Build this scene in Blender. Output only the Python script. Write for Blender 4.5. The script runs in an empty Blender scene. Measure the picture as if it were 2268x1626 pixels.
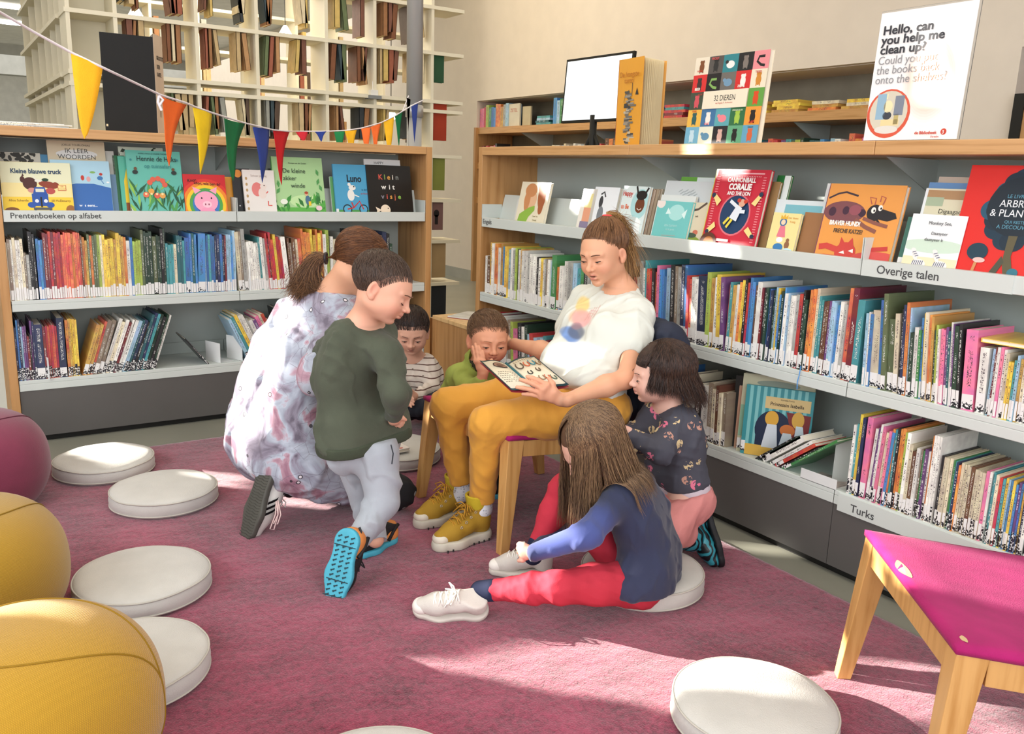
import bpy, bmesh, math, random
import numpy as np
from mathutils import Vector, Matrix
random.seed(7); RNG=np.random.default_rng(7)
SC=bpy.context.scene; COL=SC.collection
# ------------------------------------------------------------------ camera (solved from the vanishing points of the two bookcases)
CX,CY=1134.,813.
_dL=np.array([4050-CX,-(485-CY),0.]); _dR=np.array([-157-CX,-(345-CY),0.])
F=math.sqrt(-(_dL[0]*_dR[0]+_dL[1]*_dR[1])); _dL[2]=_dR[2]=-F
_X=_dL/np.linalg.norm(_dL); _Y=_dR/np.linalg.norm(_dR); _Z=np.cross(_X,_Y)
R=np.array([_X,_Y,_Z]); EYE=np.array([0,0,1.25])
cam=bpy.data.cameras.new('camera'); camo=bpy.data.objects.new('camera',cam); COL.objects.link(camo)
cam.sensor_width=36; cam.lens=36*F/2268; cam.clip_start=.05; cam.clip_end=100
camo.matrix_world=Matrix([[*R[i],EYE[i]] for i in range(3)]+[[0,0,0,1]])
SC.camera=camo
# ------------------------------------------------------------------ exposure, daylight, sun, added fill lights
SC.view_settings.view_transform='Standard'; SC.view_settings.look='None'; SC.view_settings.gamma=1
SC.view_settings.use_curve_mapping=False; SC.view_settings.exposure=0.22
W=bpy.data.worlds.new('world'); SC.world=W; W.use_nodes=True
W.node_tree.nodes['Background'].inputs[0].default_value=(.86,.93,1,1); W.node_tree.nodes['Background'].inputs[1].default_value=.62
def lamp(name,kind,loc,direction,energy,color=(1,1,1),**kw):
    l=bpy.data.lights.new(name,kind); o=bpy.data.objects.new(name,l); COL.objects.link(o)
    l.energy=energy; l.color=color
    for k,v in kw.items(): setattr(l,k,v)
    o.location=loc; o.rotation_euler=Vector(direction).to_track_quat('-Z','Y').to_euler(); return o
SUN=Vector((.686*math.cos(math.radians(15)),-.728*math.cos(math.radians(15)),-math.sin(math.radians(15))))
lamp('low_winter_sun','SUN',(-6,6,4),SUN,20,(1,.94,.85),angle=.007)
lamp('fill_light_left','AREA',(-2.7,1.6,2.1),(1,.12,-.35),135,(.86,.94,1),shape='RECTANGLE',size=5,size_y=2.4)  # unseen panel added for cool side fill; no window opens there
lamp('fill_light_rear','AREA',(.2,-2.6,2.0),(.3,1,-.22),125,(.97,.97,1),shape='RECTANGLE',size=5,size_y=2.2)  # added soft fill from behind the camera, not a known window
lamp('ceiling_fill_warm','AREA',(2.2,6.6,4.0),(0,0,-1),95,(1,.88,.68),shape='RECTANGLE',size=6,size_y=4)  # added warm overhead fill, no such lamps in view
lamp('ceiling_fill_near','AREA',(1.0,1.8,4.0),(0.05,.05,-1),50,(1,.93,.82),shape='RECTANGLE',size=4,size_y=4)  # added overhead fill above the reading group, out of view
# ------------------------------------------------------------------ materials
_MC={}
def srgb(h):
    h=h.lstrip('#'); c=[int(h[i:i+2],16)/255 for i in (0,2,4)]
    return [x/12.92 if x<=.04045 else ((x+.055)/1.055)**2.4 for x in c]
def mat(hexc,rough=.6,kind='plain',scale=1.,bump=0.,metal=0.,sheen=0.,name=None,var=.06,spec=.4,hex2=None,coat=0.):
    key=(hexc,rough,kind,scale,bump,metal,sheen,var,hex2,coat)
    if key in _MC: return _MC[key]
    m=bpy.data.materials.new(name or (kind+'_'+hexc.lstrip('#'))); m.use_nodes=True; nt=m.node_tree; N=nt.nodes; L=nt.links
    b=N['Principled BSDF']; c=srgb(hexc); b.inputs['Base Color'].default_value=(*c,1); b.inputs['Roughness'].default_value=rough
    b.inputs['Metallic'].default_value=metal; b.inputs['Specular IOR Level'].default_value=spec
    if sheen: b.inputs['Sheen Weight'].default_value=sheen
    if coat: b.inputs['Coat Weight'].default_value=coat; b.inputs['Coat Roughness'].default_value=.12
    tc=N.new('ShaderNodeTexCoord'); out=tc.outputs['Object']
    def noise(sc,det=4,vec=None,mp=None):
        n=N.new('ShaderNodeTexNoise'); n.inputs['Scale'].default_value=sc; n.inputs['Detail'].default_value=det
        v=vec or out
        if mp:
            q=N.new('ShaderNodeMapping'); q.inputs['Scale'].default_value=mp; L.new(v,q.inputs[0]); v=q.outputs[0]
        L.new(v,n.inputs['Vector']); return n.outputs[0]
    def ramp(f,stops):
        r=N.new('ShaderNodeValToRGB'); e=r.color_ramp.elements
        while len(e)<len(stops): e.new(.5)
        for i,(p,cc) in enumerate(stops): e[i].position=p; e[i].color=(*cc,1)
        L.new(f,r.inputs[0]); return r.outputs[0]
    def setbump(h,st,dist=.002):
        q=N.new('ShaderNodeBump'); q.inputs['Strength'].default_value=st; q.inputs['Distance'].default_value=dist
        L.new(h,q.inputs['Height']); L.new(q.outputs[0],b.inputs['Normal'])
    dk=[x*(1-var) for x in c]; lt=[min(1,x*(1+var)) for x in c]
    if kind=='plain':
        if var: L.new(ramp(noise(6*scale),[(.35,dk),(.65,lt)]),b.inputs['Base Color'])
        if bump: setbump(noise(220*scale),bump,.0006)
    elif kind=='wood':
        c2=srgb(hex2) if hex2 else [x*.62 for x in c]
        f=noise(3*scale,6,mp=(12,12,.8))
        L.new(ramp(f,[(.3,c2),(.5,c),(.7,lt)]),b.inputs['Base Color']); setbump(f,.06)
    elif kind=='woodx':
        c2=srgb(hex2) if hex2 else [x*.62 for x in c]
        f=noise(3*scale,6,mp=(1.2,1.2,30)); L.new(ramp(f,[(.3,c2),(.5,c),(.7,lt)]),b.inputs['Base Color']); setbump(f,.06)
    elif kind=='cloth':
        w=noise(420*scale,2); f=noise(14*scale,5)
        mx=N.new('ShaderNodeMath'); mx.operation='ADD'; L.new(w,mx.inputs[0]); L.new(f,mx.inputs[1])
        L.new(ramp(f,[(.3,dk),(.7,lt)]),b.inputs['Base Color']); setbump(mx.outputs[0],bump or .35,.003)
    elif kind=='knit':
        q=N.new('ShaderNodeTexWave'); q.inputs['Scale'].default_value=120*scale; q.bands_direction='X'; L.new(out,q.inputs['Vector'])
        q2=N.new('ShaderNodeTexWave'); q2.inputs['Scale'].default_value=120*scale; q2.bands_direction='DIAGONAL'; L.new(out,q2.inputs['Vector'])
        mx=N.new('ShaderNodeMath'); mx.operation='MULTIPLY'; L.new(q.outputs['Fac'],mx.inputs[0]); L.new(q2.outputs['Fac'],mx.inputs[1])
        L.new(ramp(mx.outputs[0],[(.1,[x*.8 for x in c]),(.7,lt)]),b.inputs['Base Color']); setbump(mx.outputs[0],.5,.0015)
    elif kind=='spot':   # print of two or three tones scattered over a ground colour
        pass
    _MC[key]=m; return m
def nodemat(name,build,rough=.6):
    if name in _MC: return _MC[name]
    m=bpy.data.materials.new(name); m.use_nodes=True; nt=m.node_tree; b=nt.nodes['Principled BSDF']; b.inputs['Roughness'].default_value=rough
    build(nt,nt.nodes,nt.links,b); _MC[name]=m; return m
def vcol(name,rough=.5,bump=0,sub=0.,bscale=300,sheen=0,spec=.4):
    def f(nt,N,L,b):
        a=N.new('ShaderNodeVertexColor'); a.layer_name='Col'
        if bump:
            tc=N.new('ShaderNodeTexCoord'); n=N.new('ShaderNodeTexNoise'); n.inputs['Scale'].default_value=bscale; L.new(tc.outputs['Object'],n.inputs['Vector'])
            q=N.new('ShaderNodeBump'); q.inputs['Strength'].default_value=bump; q.inputs['Distance'].default_value=.001; L.new(n.outputs[0],q.inputs['Height']); L.new(q.outputs[0],b.inputs['Normal'])
        L.new(a.outputs[0],b.inputs['Base Color']); b.inputs['Specular IOR Level'].default_value=spec
        if sub: b.inputs['Subsurface Weight'].default_value=sub; b.inputs['Subsurface Radius'].default_value=(.012,.005,.003); b.inputs['Subsurface Scale'].default_value=1
        if sheen: b.inputs['Sheen Weight'].default_value=sheen
    return nodemat(name,f,rough)
# ------------------------------------------------------------------ object helpers
def P(u,v,d): return EYE+R@np.array([(u-CX)/F*d,-(v-CY)/F*d,-d])
def ray(u,v): return R@np.array([u-CX,-(v-CY),-F])
def fl(u,v,z=0.): d=ray(u,v); return EYE+d*((z-EYE[2])/d[2])
def px(u,v,x): d=ray(u,v); return EYE+d*(x/d[0])
def py(u,v,y): d=ray(u,v); return EYE+d*(y/d[1])
def tag(o,label=None,cat=None,group=None,kind=None):
    if label: o['label']=label
    if cat: o['category']=cat
    if group: o['group']=group
    if kind: o['kind']=kind
    return o
def thing(name,label,cat,loc=(0,0,0),rz=0.,group=None):
    o=bpy.data.objects.new(name,None); COL.objects.link(o); o.empty_display_size=.05
    o.matrix_basis=Matrix.Translation(Vector(loc))@Matrix.Rotation(rz,4,'Z'); return tag(o,label,cat,group)
def addobj(name,me,parent=None,world=False):
    o=bpy.data.objects.new(name,me); COL.objects.link(o)
    if parent:
        o.parent=parent
        if world:
            m=Matrix.Identity(4); p=parent
            while p: m=p.matrix_parent_inverse@p.matrix_basis@m if p.parent else p.matrix_basis@m; p=p.parent
            o.matrix_parent_inverse=m.inverted()
    return o
class MB:
    """collects faces; build() links them as one mesh object"""
    def __init__(s): s.v=[]; s.f=[]; s.m=[]; s.mats=[]
    def mi(s,m):
        if m not in s.mats: s.mats.append(m)
        return s.mats.index(m)
    def add(s,vs,fs,m,M=None):
        o=len(s.v)
        if M is not None: vs=[M@Vector(p) for p in vs]
        s.v+= [tuple(p) for p in vs]; i=s.mi(m)
        for f in fs: s.f.append([o+k for k in f]); s.m.append(i)
        return s
    def box(s,x0,x1,y0,y1,z0,z1,m,M=None):
        vs=[(x,y,z) for z in (z0,z1) for y in (y0,y1) for x in (x0,x1)]
        return s.add(vs,[(0,2,3,1),(4,5,7,6),(0,1,5,4),(2,6,7,3),(0,4,6,2),(1,3,7,5)],m,M)
    def prism(s,pts,y0,y1,m,M=None):   # outline in x,z; from y0 (front) to y1
        n=len(pts); vs=[(a,y0,b) for a,b in pts]+[(a,y1,b) for a,b in pts]
        ar=sum(pts[i][0]*pts[(i+1)%n][1]-pts[(i+1)%n][0]*pts[i][1] for i in range(n))
        F1=list(range(n)); F2=[n+i for i in range(n)][::-1]; S=[(i,n+i,n+(i+1)%n,(i+1)%n) for i in range(n)]
        fs=[F1,F2]+S
        if ar<0: fs=[list(f)[::-1] for f in fs]
        return s.add(vs,fs,m,M)
    def tube(s,pts,r,m,seg=8,cap=True,closed=False):
        pts=[Vector(p) for p in pts]; n=len(pts); rs=r if hasattr(r,'__len__') else [r]*n
        vs=[]; prev=None
        for i,p in enumerate(pts):
            t=(pts[min(i+1,n-1)]-pts[max(i-1,0)]); t=t.normalized() if t.length>1e-9 else Vector((0,0,1))
            if prev is None: a=t.orthogonal().normalized()
            else:
                a=prev-t*prev.dot(t); a=a.normalized() if a.length>1e-6 else t.orthogonal().normalized()
            prev=a; b=t.cross(a)
            for k in range(seg):
                an=2*math.pi*k/seg; vs.append(p+(a*math.cos(an)+b*math.sin(an))*rs[i])
        fs=[]
        for i in range(n-1):
            for k in range(seg): fs.append((i*seg+k,i*seg+(k+1)%seg,(i+1)*seg+(k+1)%seg,(i+1)*seg+k))
        if cap: fs+= [tuple(range(seg))[::-1],tuple((n-1)*seg+k for k in range(seg))]
        return s.add(vs,fs,m)
    def lathe(s,prof,m,seg=48,c=(0,0,0)):
        vs=[];n=len(prof)
        for r,z in prof:
            for k in range(seg): a=2*math.pi*k/seg; vs.append((c[0]+r*math.cos(a),c[1]+r*math.sin(a),c[2]+z))
        fs=[(i*seg+k,i*seg+(k+1)%seg,(i+1)*seg+(k+1)%seg,(i+1)*seg+k) for i in range(n-1) for k in range(seg)]
        fs+=[tuple(range(seg))[::-1],tuple((n-1)*seg+k for k in range(seg))]
        return s.add(vs,fs,m)
    def build(s,name,parent=None,smooth=False,world=False,bevel=0.,M=None):
        me=bpy.data.meshes.new(name); me.from_pydata(s.v,[],s.f)
        for m in s.mats: me.materials.append(m)
        me.polygons.foreach_set('material_index',s.m)
        if smooth: me.polygons.foreach_set('use_smooth',[True]*len(me.polygons))
        me.update(); o=addobj(name,me,parent,world)
        if M is not None: o.matrix_basis=M
        if bevel:
            b=o.modifiers.new('bevel','BEVEL'); b.width=bevel; b.segments=2; b.limit_method='ANGLE'; b.angle_limit=.7
        return o
def struct(o): o['kind']='structure'; return o
_FC={}
def text(parent,name,body,size,m,M,align='CENTER',bold=0.,ext=.0003,wid=1.,label=None):
    c=bpy.data.curves.new('t','FONT'); c.body=body; c.size=size; c.align_x=align; c.offset=bold*size; c.extrude=ext; c.resolution_u=3
    c.space_line=.92
    t=bpy.data.objects.new('t',c); COL.objects.link(t)
    me=bpy.data.meshes.new_from_object(t.evaluated_get(bpy.context.evaluated_depsgraph_get())); bpy.data.objects.remove(t); bpy.data.curves.remove(c)
    me.materials.clear(); me.materials.append(m); me.name=name
    o=addobj(name,me,parent); o.matrix_basis=M@Matrix.Diagonal((wid,1,1,1))
    if label: o['label']=label
    return o
UP=Matrix(((1,0,0,0),(0,0,-1,0),(0,1,0,0),(0,0,0,1)))   # text lying in x,y -> standing in x,z facing -y
# ------------------------------------------------------------------ distance-field modeller (bodies, clothes, shoes)
class SDF:
    def __init__(s): s.p=[]
    def cap(s,a,b,ra,rb=None,k=.02,op=1): s.p.append(('c',np.array(a,float),np.array(b,float),ra,ra if rb is None else rb,k,op)); return s
    def chain(s,pts,rs,k=.02,op=1):
        for i in range(len(pts)-1): s.cap(pts[i],pts[i+1],rs[i],rs[i+1],k,op)
        return s
    def ell(s,c,r,rot=None,k=.02,op=1):
        r=np.array([r]*3 if not hasattr(r,'__len__') else r,float); rot=np.eye(3) if rot is None else np.array(rot)[:3,:3]
        s.p.append(('e',np.array(c,float),r,rot,None,k,op)); return s
    def box(s,c,h,rot=None,rd=.005,k=.01,op=1):
        rot=np.eye(3) if rot is None else np.array(rot)[:3,:3]
        s.p.append(('b',np.array(c,float),np.array(h,float),rot,rd,k,op)); return s
    def plane(s,c,n,k=.004): n=np.array(n,float); n/=np.linalg.norm(n); s.p.append(('p',np.array(c,float),n,None,None,k,-1)); return s  # cuts away the side n points to
    def bounds(s,pad):
        lo=[];hi=[]
        for q in s.p:
            if q[-1]<0: continue
            if q[0]=='c': lo+= [q[1]-q[3],q[2]-q[4]]; hi+=[q[1]+q[3],q[2]+q[4]]
            else:
                e=np.abs(q[3])@q[2]; lo.append(q[1]-e-(q[4] or 0)); hi.append(q[1]+e+(q[4] or 0))
        return np.min(lo,0)-pad,np.max(hi,0)+pad
    def field(s,lo,hi,h):
        n=np.maximum(np.ceil((hi-lo)/h).astype(int)+1,3); G=np.full(n,.5,np.float32)
        ax=[lo[i]+h*np.arange(n[i]) for i in range(3)]
        for q in s.p:
            k=q[-2]; op=q[-1]; pad=k+3*h
            if q[0]=='c': a=np.minimum(q[1]-q[3],q[2]-q[4])-pad; b=np.maximum(q[1]+q[3],q[2]+q[4])+pad
            elif q[0]=='p': a=lo; b=hi
            else: e=np.abs(q[3])@q[2]+(q[4] or 0); a=q[1]-e-pad; b=q[1]+e+pad
            i0=np.maximum(np.floor((a-lo)/h).astype(int),0); i1=np.minimum(np.ceil((b-lo)/h).astype(int)+1,n)
            if np.any(i1<=i0): continue
            sl=tuple(slice(i0[i],i1[i]) for i in range(3))
            X=(ax[0][sl[0]]).astype(np.float32)[:,None,None]; Y=(ax[1][sl[1]]).astype(np.float32)[None,:,None]; Z=(ax[2][sl[2]]).astype(np.float32)[None,None,:]
            if q[0]=='c':
                A,B=q[1],q[2]; d=B-A; L2=float(d@d) or 1e-12
                t=np.clip(((X-A[0])*d[0]+(Y-A[1])*d[1]+(Z-A[2])*d[2])/L2,0,1)
                D=np.sqrt((X-A[0]-t*d[0])**2+(Y-A[1]-t*d[1])**2+(Z-A[2]-t*d[2])**2)-(q[3]+(q[4]-q[3])*t)
            elif q[0]=='p': D=(X-q[1][0])*q[2][0]+(Y-q[1][1])*q[2][1]+(Z-q[1][2])*q[2][2]; D=-D
            else:
                M=q[3]; x=X-q[1][0]; y=Y-q[1][1]; z=Z-q[1][2]
                l=[M[0,i]*x+M[1,i]*y+M[2,i]*z for i in range(3)]
                if q[0]=='e':
                    r=q[2]; k0=np.sqrt(sum((l[i]/r[i])**2 for i in range(3))); k1=np.sqrt(sum((l[i]/r[i]**2)**2 for i in range(3)))+1e-9
                    D=np.where(k0<1e-3,-r.min(),k0*(k0-1)/k1)
                else:
                    e=[np.abs(l[i])-q[2][i] for i in range(3)]
                    D=np.sqrt(sum(np.maximum(v,0)**2 for v in e))+np.minimum(np.maximum(np.maximum(e[0],e[1]),e[2]),0)-q[4]
            g=G[sl]
            if op==1:
                t=np.clip(.5+.5*(g-D)/k,0,1); G[sl]=g+(D-g)*t-k*t*(1-t)
            else:
                D=-D; t=np.clip(.5-.5*(g-D)/k,0,1); G[sl]=g+(D-g)*t+k*t*(1-t)
        return G
    def net(s,h,lo=None,hi=None,warp=None):
        a,b=s.bounds(3*h); lo=a if lo is None else np.maximum(a,lo); hi=b if hi is None else np.minimum(b,hi)
        lo=np.floor(lo/h)*h
        G=s.field(lo,hi,h)
        if warp is not None: warp(G,lo,h)
        I=G<0; n=I.shape
        c=np.zeros((n[0]-1,n[1]-1,n[2]-1),np.int8)
        for dx in (0,1):
            for dy in (0,1):
                for dz in (0,1): c+=I[dx:n[0]-1+dx,dy:n[1]-1+dy,dz:n[2]-1+dz]
        act=np.argwhere((c>0)&(c<8))
        if len(act)==0: return np.zeros((0,3)),np.zeros((0,4),int)
        idx=np.full(c.shape,-1,np.int32); idx[act[:,0],act[:,1],act[:,2]]=np.arange(len(act))
        cv={}
        for dx in (0,1):
            for dy in (0,1):
                for dz in (0,1): cv[dx,dy,dz]=G[act[:,0]+dx,act[:,1]+dy,act[:,2]+dz]
        acc=np.zeros((len(act),3)); cnt=np.zeros(len(act))
        for p in cv:
            for i in range(3):
                if p[i]==0:
                    q=list(p); q[i]=1; q=tuple(q); va,vb=cv[p],cv[q]; m=(va<0)!=(vb<0)
                    t=np.where(m,va/np.where(m,va-vb,1),0)
                    w=np.array(p,float)[None,:]+t[:,None]*np.eye(3)[i][None,:]
                    acc[m]+=w[m]; cnt[m]+=1
        V=lo+(act+acc/cnt[:,None])*h
        Q=[]
        for i in range(3):
            j,k=(i+1)%3,(i+2)%3
            s0=[slice(None)]*3; s1=[slice(None)]*3; s0[i]=slice(0,-1); s1[i]=slice(1,None)
            d=I[tuple(s0)]!=I[tuple(s1)]; e=np.argwhere(d)
            e=e[(e[:,j]>0)&(e[:,k]>0)&(e[:,j]<n[j]-1)&(e[:,k]<n[k]-1)]
            if not len(e): continue
            inside=I[e[:,0],e[:,1],e[:,2]]
            def cell(dj,dk):
                g=e.copy(); g[:,j]-=dj; g[:,k]-=dk; return idx[g[:,0],g[:,1],g[:,2]]
            q=np.stack([cell(1,1),cell(0,1),cell(0,0),cell(1,0)],1)
            q[~inside]=q[~inside][:,::-1]; Q.append(q)
        Q=np.concatenate(Q); Q=Q[(Q>=0).all(1)]
        return V,Q
def npmesh(name,V,Q,m,parent=None,world=True,col=None,smooth=True):
    me=bpy.data.meshes.new(name); me.vertices.add(len(V)); me.vertices.foreach_set('co',np.asarray(V,np.float32).ravel())
    k=Q.shape[1]; me.loops.add(len(Q)*k); me.loops.foreach_set('vertex_index',np.asarray(Q,np.int32).ravel())
    me.polygons.add(len(Q)); me.polygons.foreach_set('loop_start',np.arange(0,len(Q)*k,k,dtype=np.int32)); me.polygons.foreach_set('loop_total',np.full(len(Q),k,np.int32))
    me.polygons.foreach_set('use_smooth',np.full(len(Q),smooth)); me.update(calc_edges=True); me.validate()
    if col is not None:
        a=me.color_attributes.new('Col','FLOAT_COLOR','POINT'); C=np.ones((len(me.vertices),4),np.float32); C[:,:3]=col; a.data.foreach_set('color',C.ravel())
    me.materials.append(m); return addobj(name,me,parent,world)
def relax(V,Q,it=2,lam=.5):
    for _ in range(it):
        acc=np.zeros_like(V); cnt=np.zeros(len(V))
        for a,b in ((0,1),(1,2),(2,3),(3,0)):
            np.add.at(acc,Q[:,a],V[Q[:,b]]); np.add.at(cnt,Q[:,a],1); np.add.at(acc,Q[:,b],V[Q[:,a]]); np.add.at(cnt,Q[:,b],1)
        cnt[cnt==0]=1; V=V+lam*(acc/cnt[:,None]-V)
    return V
def vnoise(V,f,seed=0,amp=1.):
    """cheap smooth noise from summed sines"""
    r=np.random.default_rng(seed); o=np.zeros(len(V))
    for _ in range(7):
        k=r.normal(size=3)*f; o+=np.sin(V@k+r.uniform(0,6.28))
    return o/7*amp*1.6
def sculpt(name,S,h,m,parent,fine=(),col=None,it=1,lo=None,hi=None,label=None):
    """surface of S as one mesh; 'fine' = [(lo,hi,h)] regions meshed finer"""
    parts=[]; V,Q=S.net(h,lo,hi)
    for (a,b,hh) in fine:
        a=np.array(a,float); b=np.array(b,float)
        c=V[Q].mean(1); keep=~(((c>a+h)&(c<b-h)).all(1)); Q=Q[keep]
        v,q=S.net(hh,a,b); parts.append((v,q))
    V=relax(V,Q,it)
    for v,q in parts: v=relax(v,q,it); Q=np.concatenate([Q,q+len(V)]); V=np.concatenate([V,v])
    used=np.unique(Q); mp=np.zeros(len(V),int)-1; mp[used]=np.arange(len(used)); V=V[used]; Q=mp[Q]
    C=col(V) if col is not None else None
    o=npmesh(name,V,Q,m,parent,True,C)
    if label: o['label']=label
    return o
# ================================================================== SETTING
XR,YL,TOP=2.345,4.253,1.384          # front plane of the right / left bookcase, height of their tops
M_wall=mat('#e0d4c5',.85,bump=.1,var=.02); M_white=mat('#efece4',.7,var=.02)
M_floor=mat('#8d8c7e',.32,var=.05,scale=.6,spec=.5)
M_plinth=mat('#5b5855',.5,var=.03); M_steel=mat('#cdd3cd',.45,var=.01,spec=.45); M_back=mat('#aab2ac',.55,var=.02)
M_wood=mat('#bf905c',.42,'wood',1,hex2='#a87743',var=.08); M_woodx=mat('#c89a66',.42,'woodx',1,hex2='#b3844f',var=.06)
M_ply=mat('#e3bd85',.4,'wood',1,hex2='#c9a06a',var=.05); M_black=mat('#15140f',.6); M_dark=mat('#2b2927',.6)
M_cream=mat('#e4dcc4',.6,var=.02); M_paper=mat('#efe7d3',.8,var=.03); M_lamp=None
def emis(hexc,st):
    def f(nt,N,L,b): b.inputs['Emission Color'].default_value=(*srgb(hexc),1); b.inputs['Emission Strength'].default_value=st; b.inputs['Base Color'].default_value=(*srgb(hexc),1)
    return nodemat('lamp_%s_%g'%(hexc,st),f)
b=MB(); b.box(-3,9,-3.5,26,-.05,0,M_floor); struct(b.build('floor'))
b=MB(); b.box(5.3,5.36,8.8,26,0,4.3,M_wall); b.box(5.3,5.36,-3.5,8.8,2.065,4.3,M_wall); b.box(5.3,5.36,2.75,3.15,0,2.065,M_wall)
b.box(5.36,5.8,8.8,8.86,0,2.06,M_wall); b.box(5.36,5.8,-3.5,8.86,2.06,2.12,M_wall); b.box(5.8,5.86,-3.5,8.86,0,2.12,mat('#8f8a7c',.8)); b.box(5.36,5.8,2.75,3.15,0,2.065,M_wall)
struct(b.build('wall_right'))
b=MB(); b.box(5.285,5.3,8.82,26,0,.12,mat('#a5a49a',.6)); struct(b.build('baseboard_right'))
b=MB(); b.box(-3,9,26,26.1,0,4.5,mat('#d8d8d2',.8)); b.box(-3,9,22,22.4,3.0,3.62,mat('#a9aaa6',.8)); struct(b.build('wall_back'))
b=MB(); b.box(-3,9,9.6,26,3.62,3.7,mat('#c9c9c4',.8)); b.box(-3,9,-3.5,9.6,4.3,4.4,M_white); b.box(-3,9,9.6,9.7,3.6,4.4,M_white); struct(b.build('ceiling'))
for i,(y,x0,x1) in enumerate(((16.4,.2,1.7),(18.3,.2,1.9),(24.4,.6,2.6))):
    b=MB(); b.box(x0,x1,y,y+.12,3.56,3.62,emis('#fffbf2',6)); tag(b.build('strip_light'),('long white strip light on the far ceiling, nearest to the camera','long white strip light on the far ceiling, middle one','long white strip light on the far ceiling, farthest one')[i],'ceiling lamp','strip lights on the far ceiling')
# unseen sun blocker at left, its openings shaped to drop sunlight on chosen patches
HOLES=[
[(5.90,1.49),(6.02,1.59),(6.21,1.67),(6.31,1.72),(6.35,1.77),(6.33,1.81),(6.33,1.86),(6.44,1.92),(6.54,2.06),(6.14,1.97),(6.12,1.91),(5.86,1.75),(5.93,1.70),(5.91,1.63),(5.94,1.59)],
[(6.06,1.79),(6.18,1.86),(5.98,1.88),(5.94,1.86),(5.93,1.82),(5.90,1.76)],
[(6.37,2.31),(6.27,2.38),(5.86,2.28),(5.91,2.23)],[(6.21,2.31),(6.20,2.25),(6.20,2.18),(6.12,1.93),(6.02,1.92),(6.1,2.2)],
[(7.37,1.39),(7.61,1.44),(7.56,1.50),(7.34,1.48),(7.20,1.45)],[(7.56,1.51),(7.57,1.56),(7.38,1.54),(7.34,1.47)],[(7.35,1.56),(7.33,1.61),(7.25,1.64),(7.20,1.54)],
[(7.22,2.44),(7.12,2.32),(7.05,2.07),(6.99,1.85),(6.94,1.70),(6.90,1.75),(6.86,1.91),(6.92,2.1),(7.0,2.3),(7.12,2.42),(7.2,2.5)],
[(6.21,1.78),(6.235,1.83),(6.29,1.88),(6.30,1.86),(6.26,1.78),(6.235,1.77)],[(7.23,2.52),(7.27,2.56),(7.26,2.50),(7.23,2.42),(7.20,2.42)],[(7.18,2.56),(7.23,2.61),(7.21,2.52),(7.15,2.44)],
[(9.14,3.39),(8.58,3.39),(8.56,3.27),(8.99,3.24),(9.17,3.32)],[(7.97,3.08),(7.98,3.13),(7.84,3.13),(7.75,3.10),(7.86,3.06)],[(8.05,3.02),(8.00,3.02),(7.96,2.84),(8.00,2.83)],
[(8.05,3.48),(7.94,3.48),(7.94,3.41),(8.04,3.41)],[(7.51,2.14),(7.45,2.15),(7.44,2.07),(7.55,2.08)],[(7.49,2.05),(7.50,2.08),(7.43,2.10),(7.39,2.05)],
[(7.24,3.84),(7.22,3.78),(7.13,3.60),(7.21,3.60)],[(5.05,1.55),(5.11,1.61),(5.18,1.59),(5.16,1.55),(5.08,1.50)],[(7.28,2.57),(7.40,2.54),(7.38,2.48),(7.28,2.49)]]
def sun_blocker():
    b=MB(); st=.02; z=0.; m=M_white
    while z<4.3:
        zc=z+st/2; cuts=[]
        for pl in HOLES:
            xs=[]
            for i in range(len(pl)):
                (y0,z0),(y1,z1)=pl[i],pl[(i+1)%len(pl)]
                if (z0<=zc)!=(z1<=zc): xs.append(y0+(zc-z0)/(z1-z0)*(y1-y0))
            xs.sort(); cuts+=list(zip(xs[::2],xs[1::2]))
        cuts.sort(); y=-3.5; runs=[]
        for a,c in cuts:
            if a>y: runs.append((y,a))
            y=max(y,c)
        runs.append((y,26.))
        for a,c in runs: b.add([(-3,a,z),(-3,c,z),(-3,c,z+st),(-3,a,z+st)],[(0,1,2,3)],m)
        z+=st
    struct(b.build('sun_blocker_left'))
sun_blocker()
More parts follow.
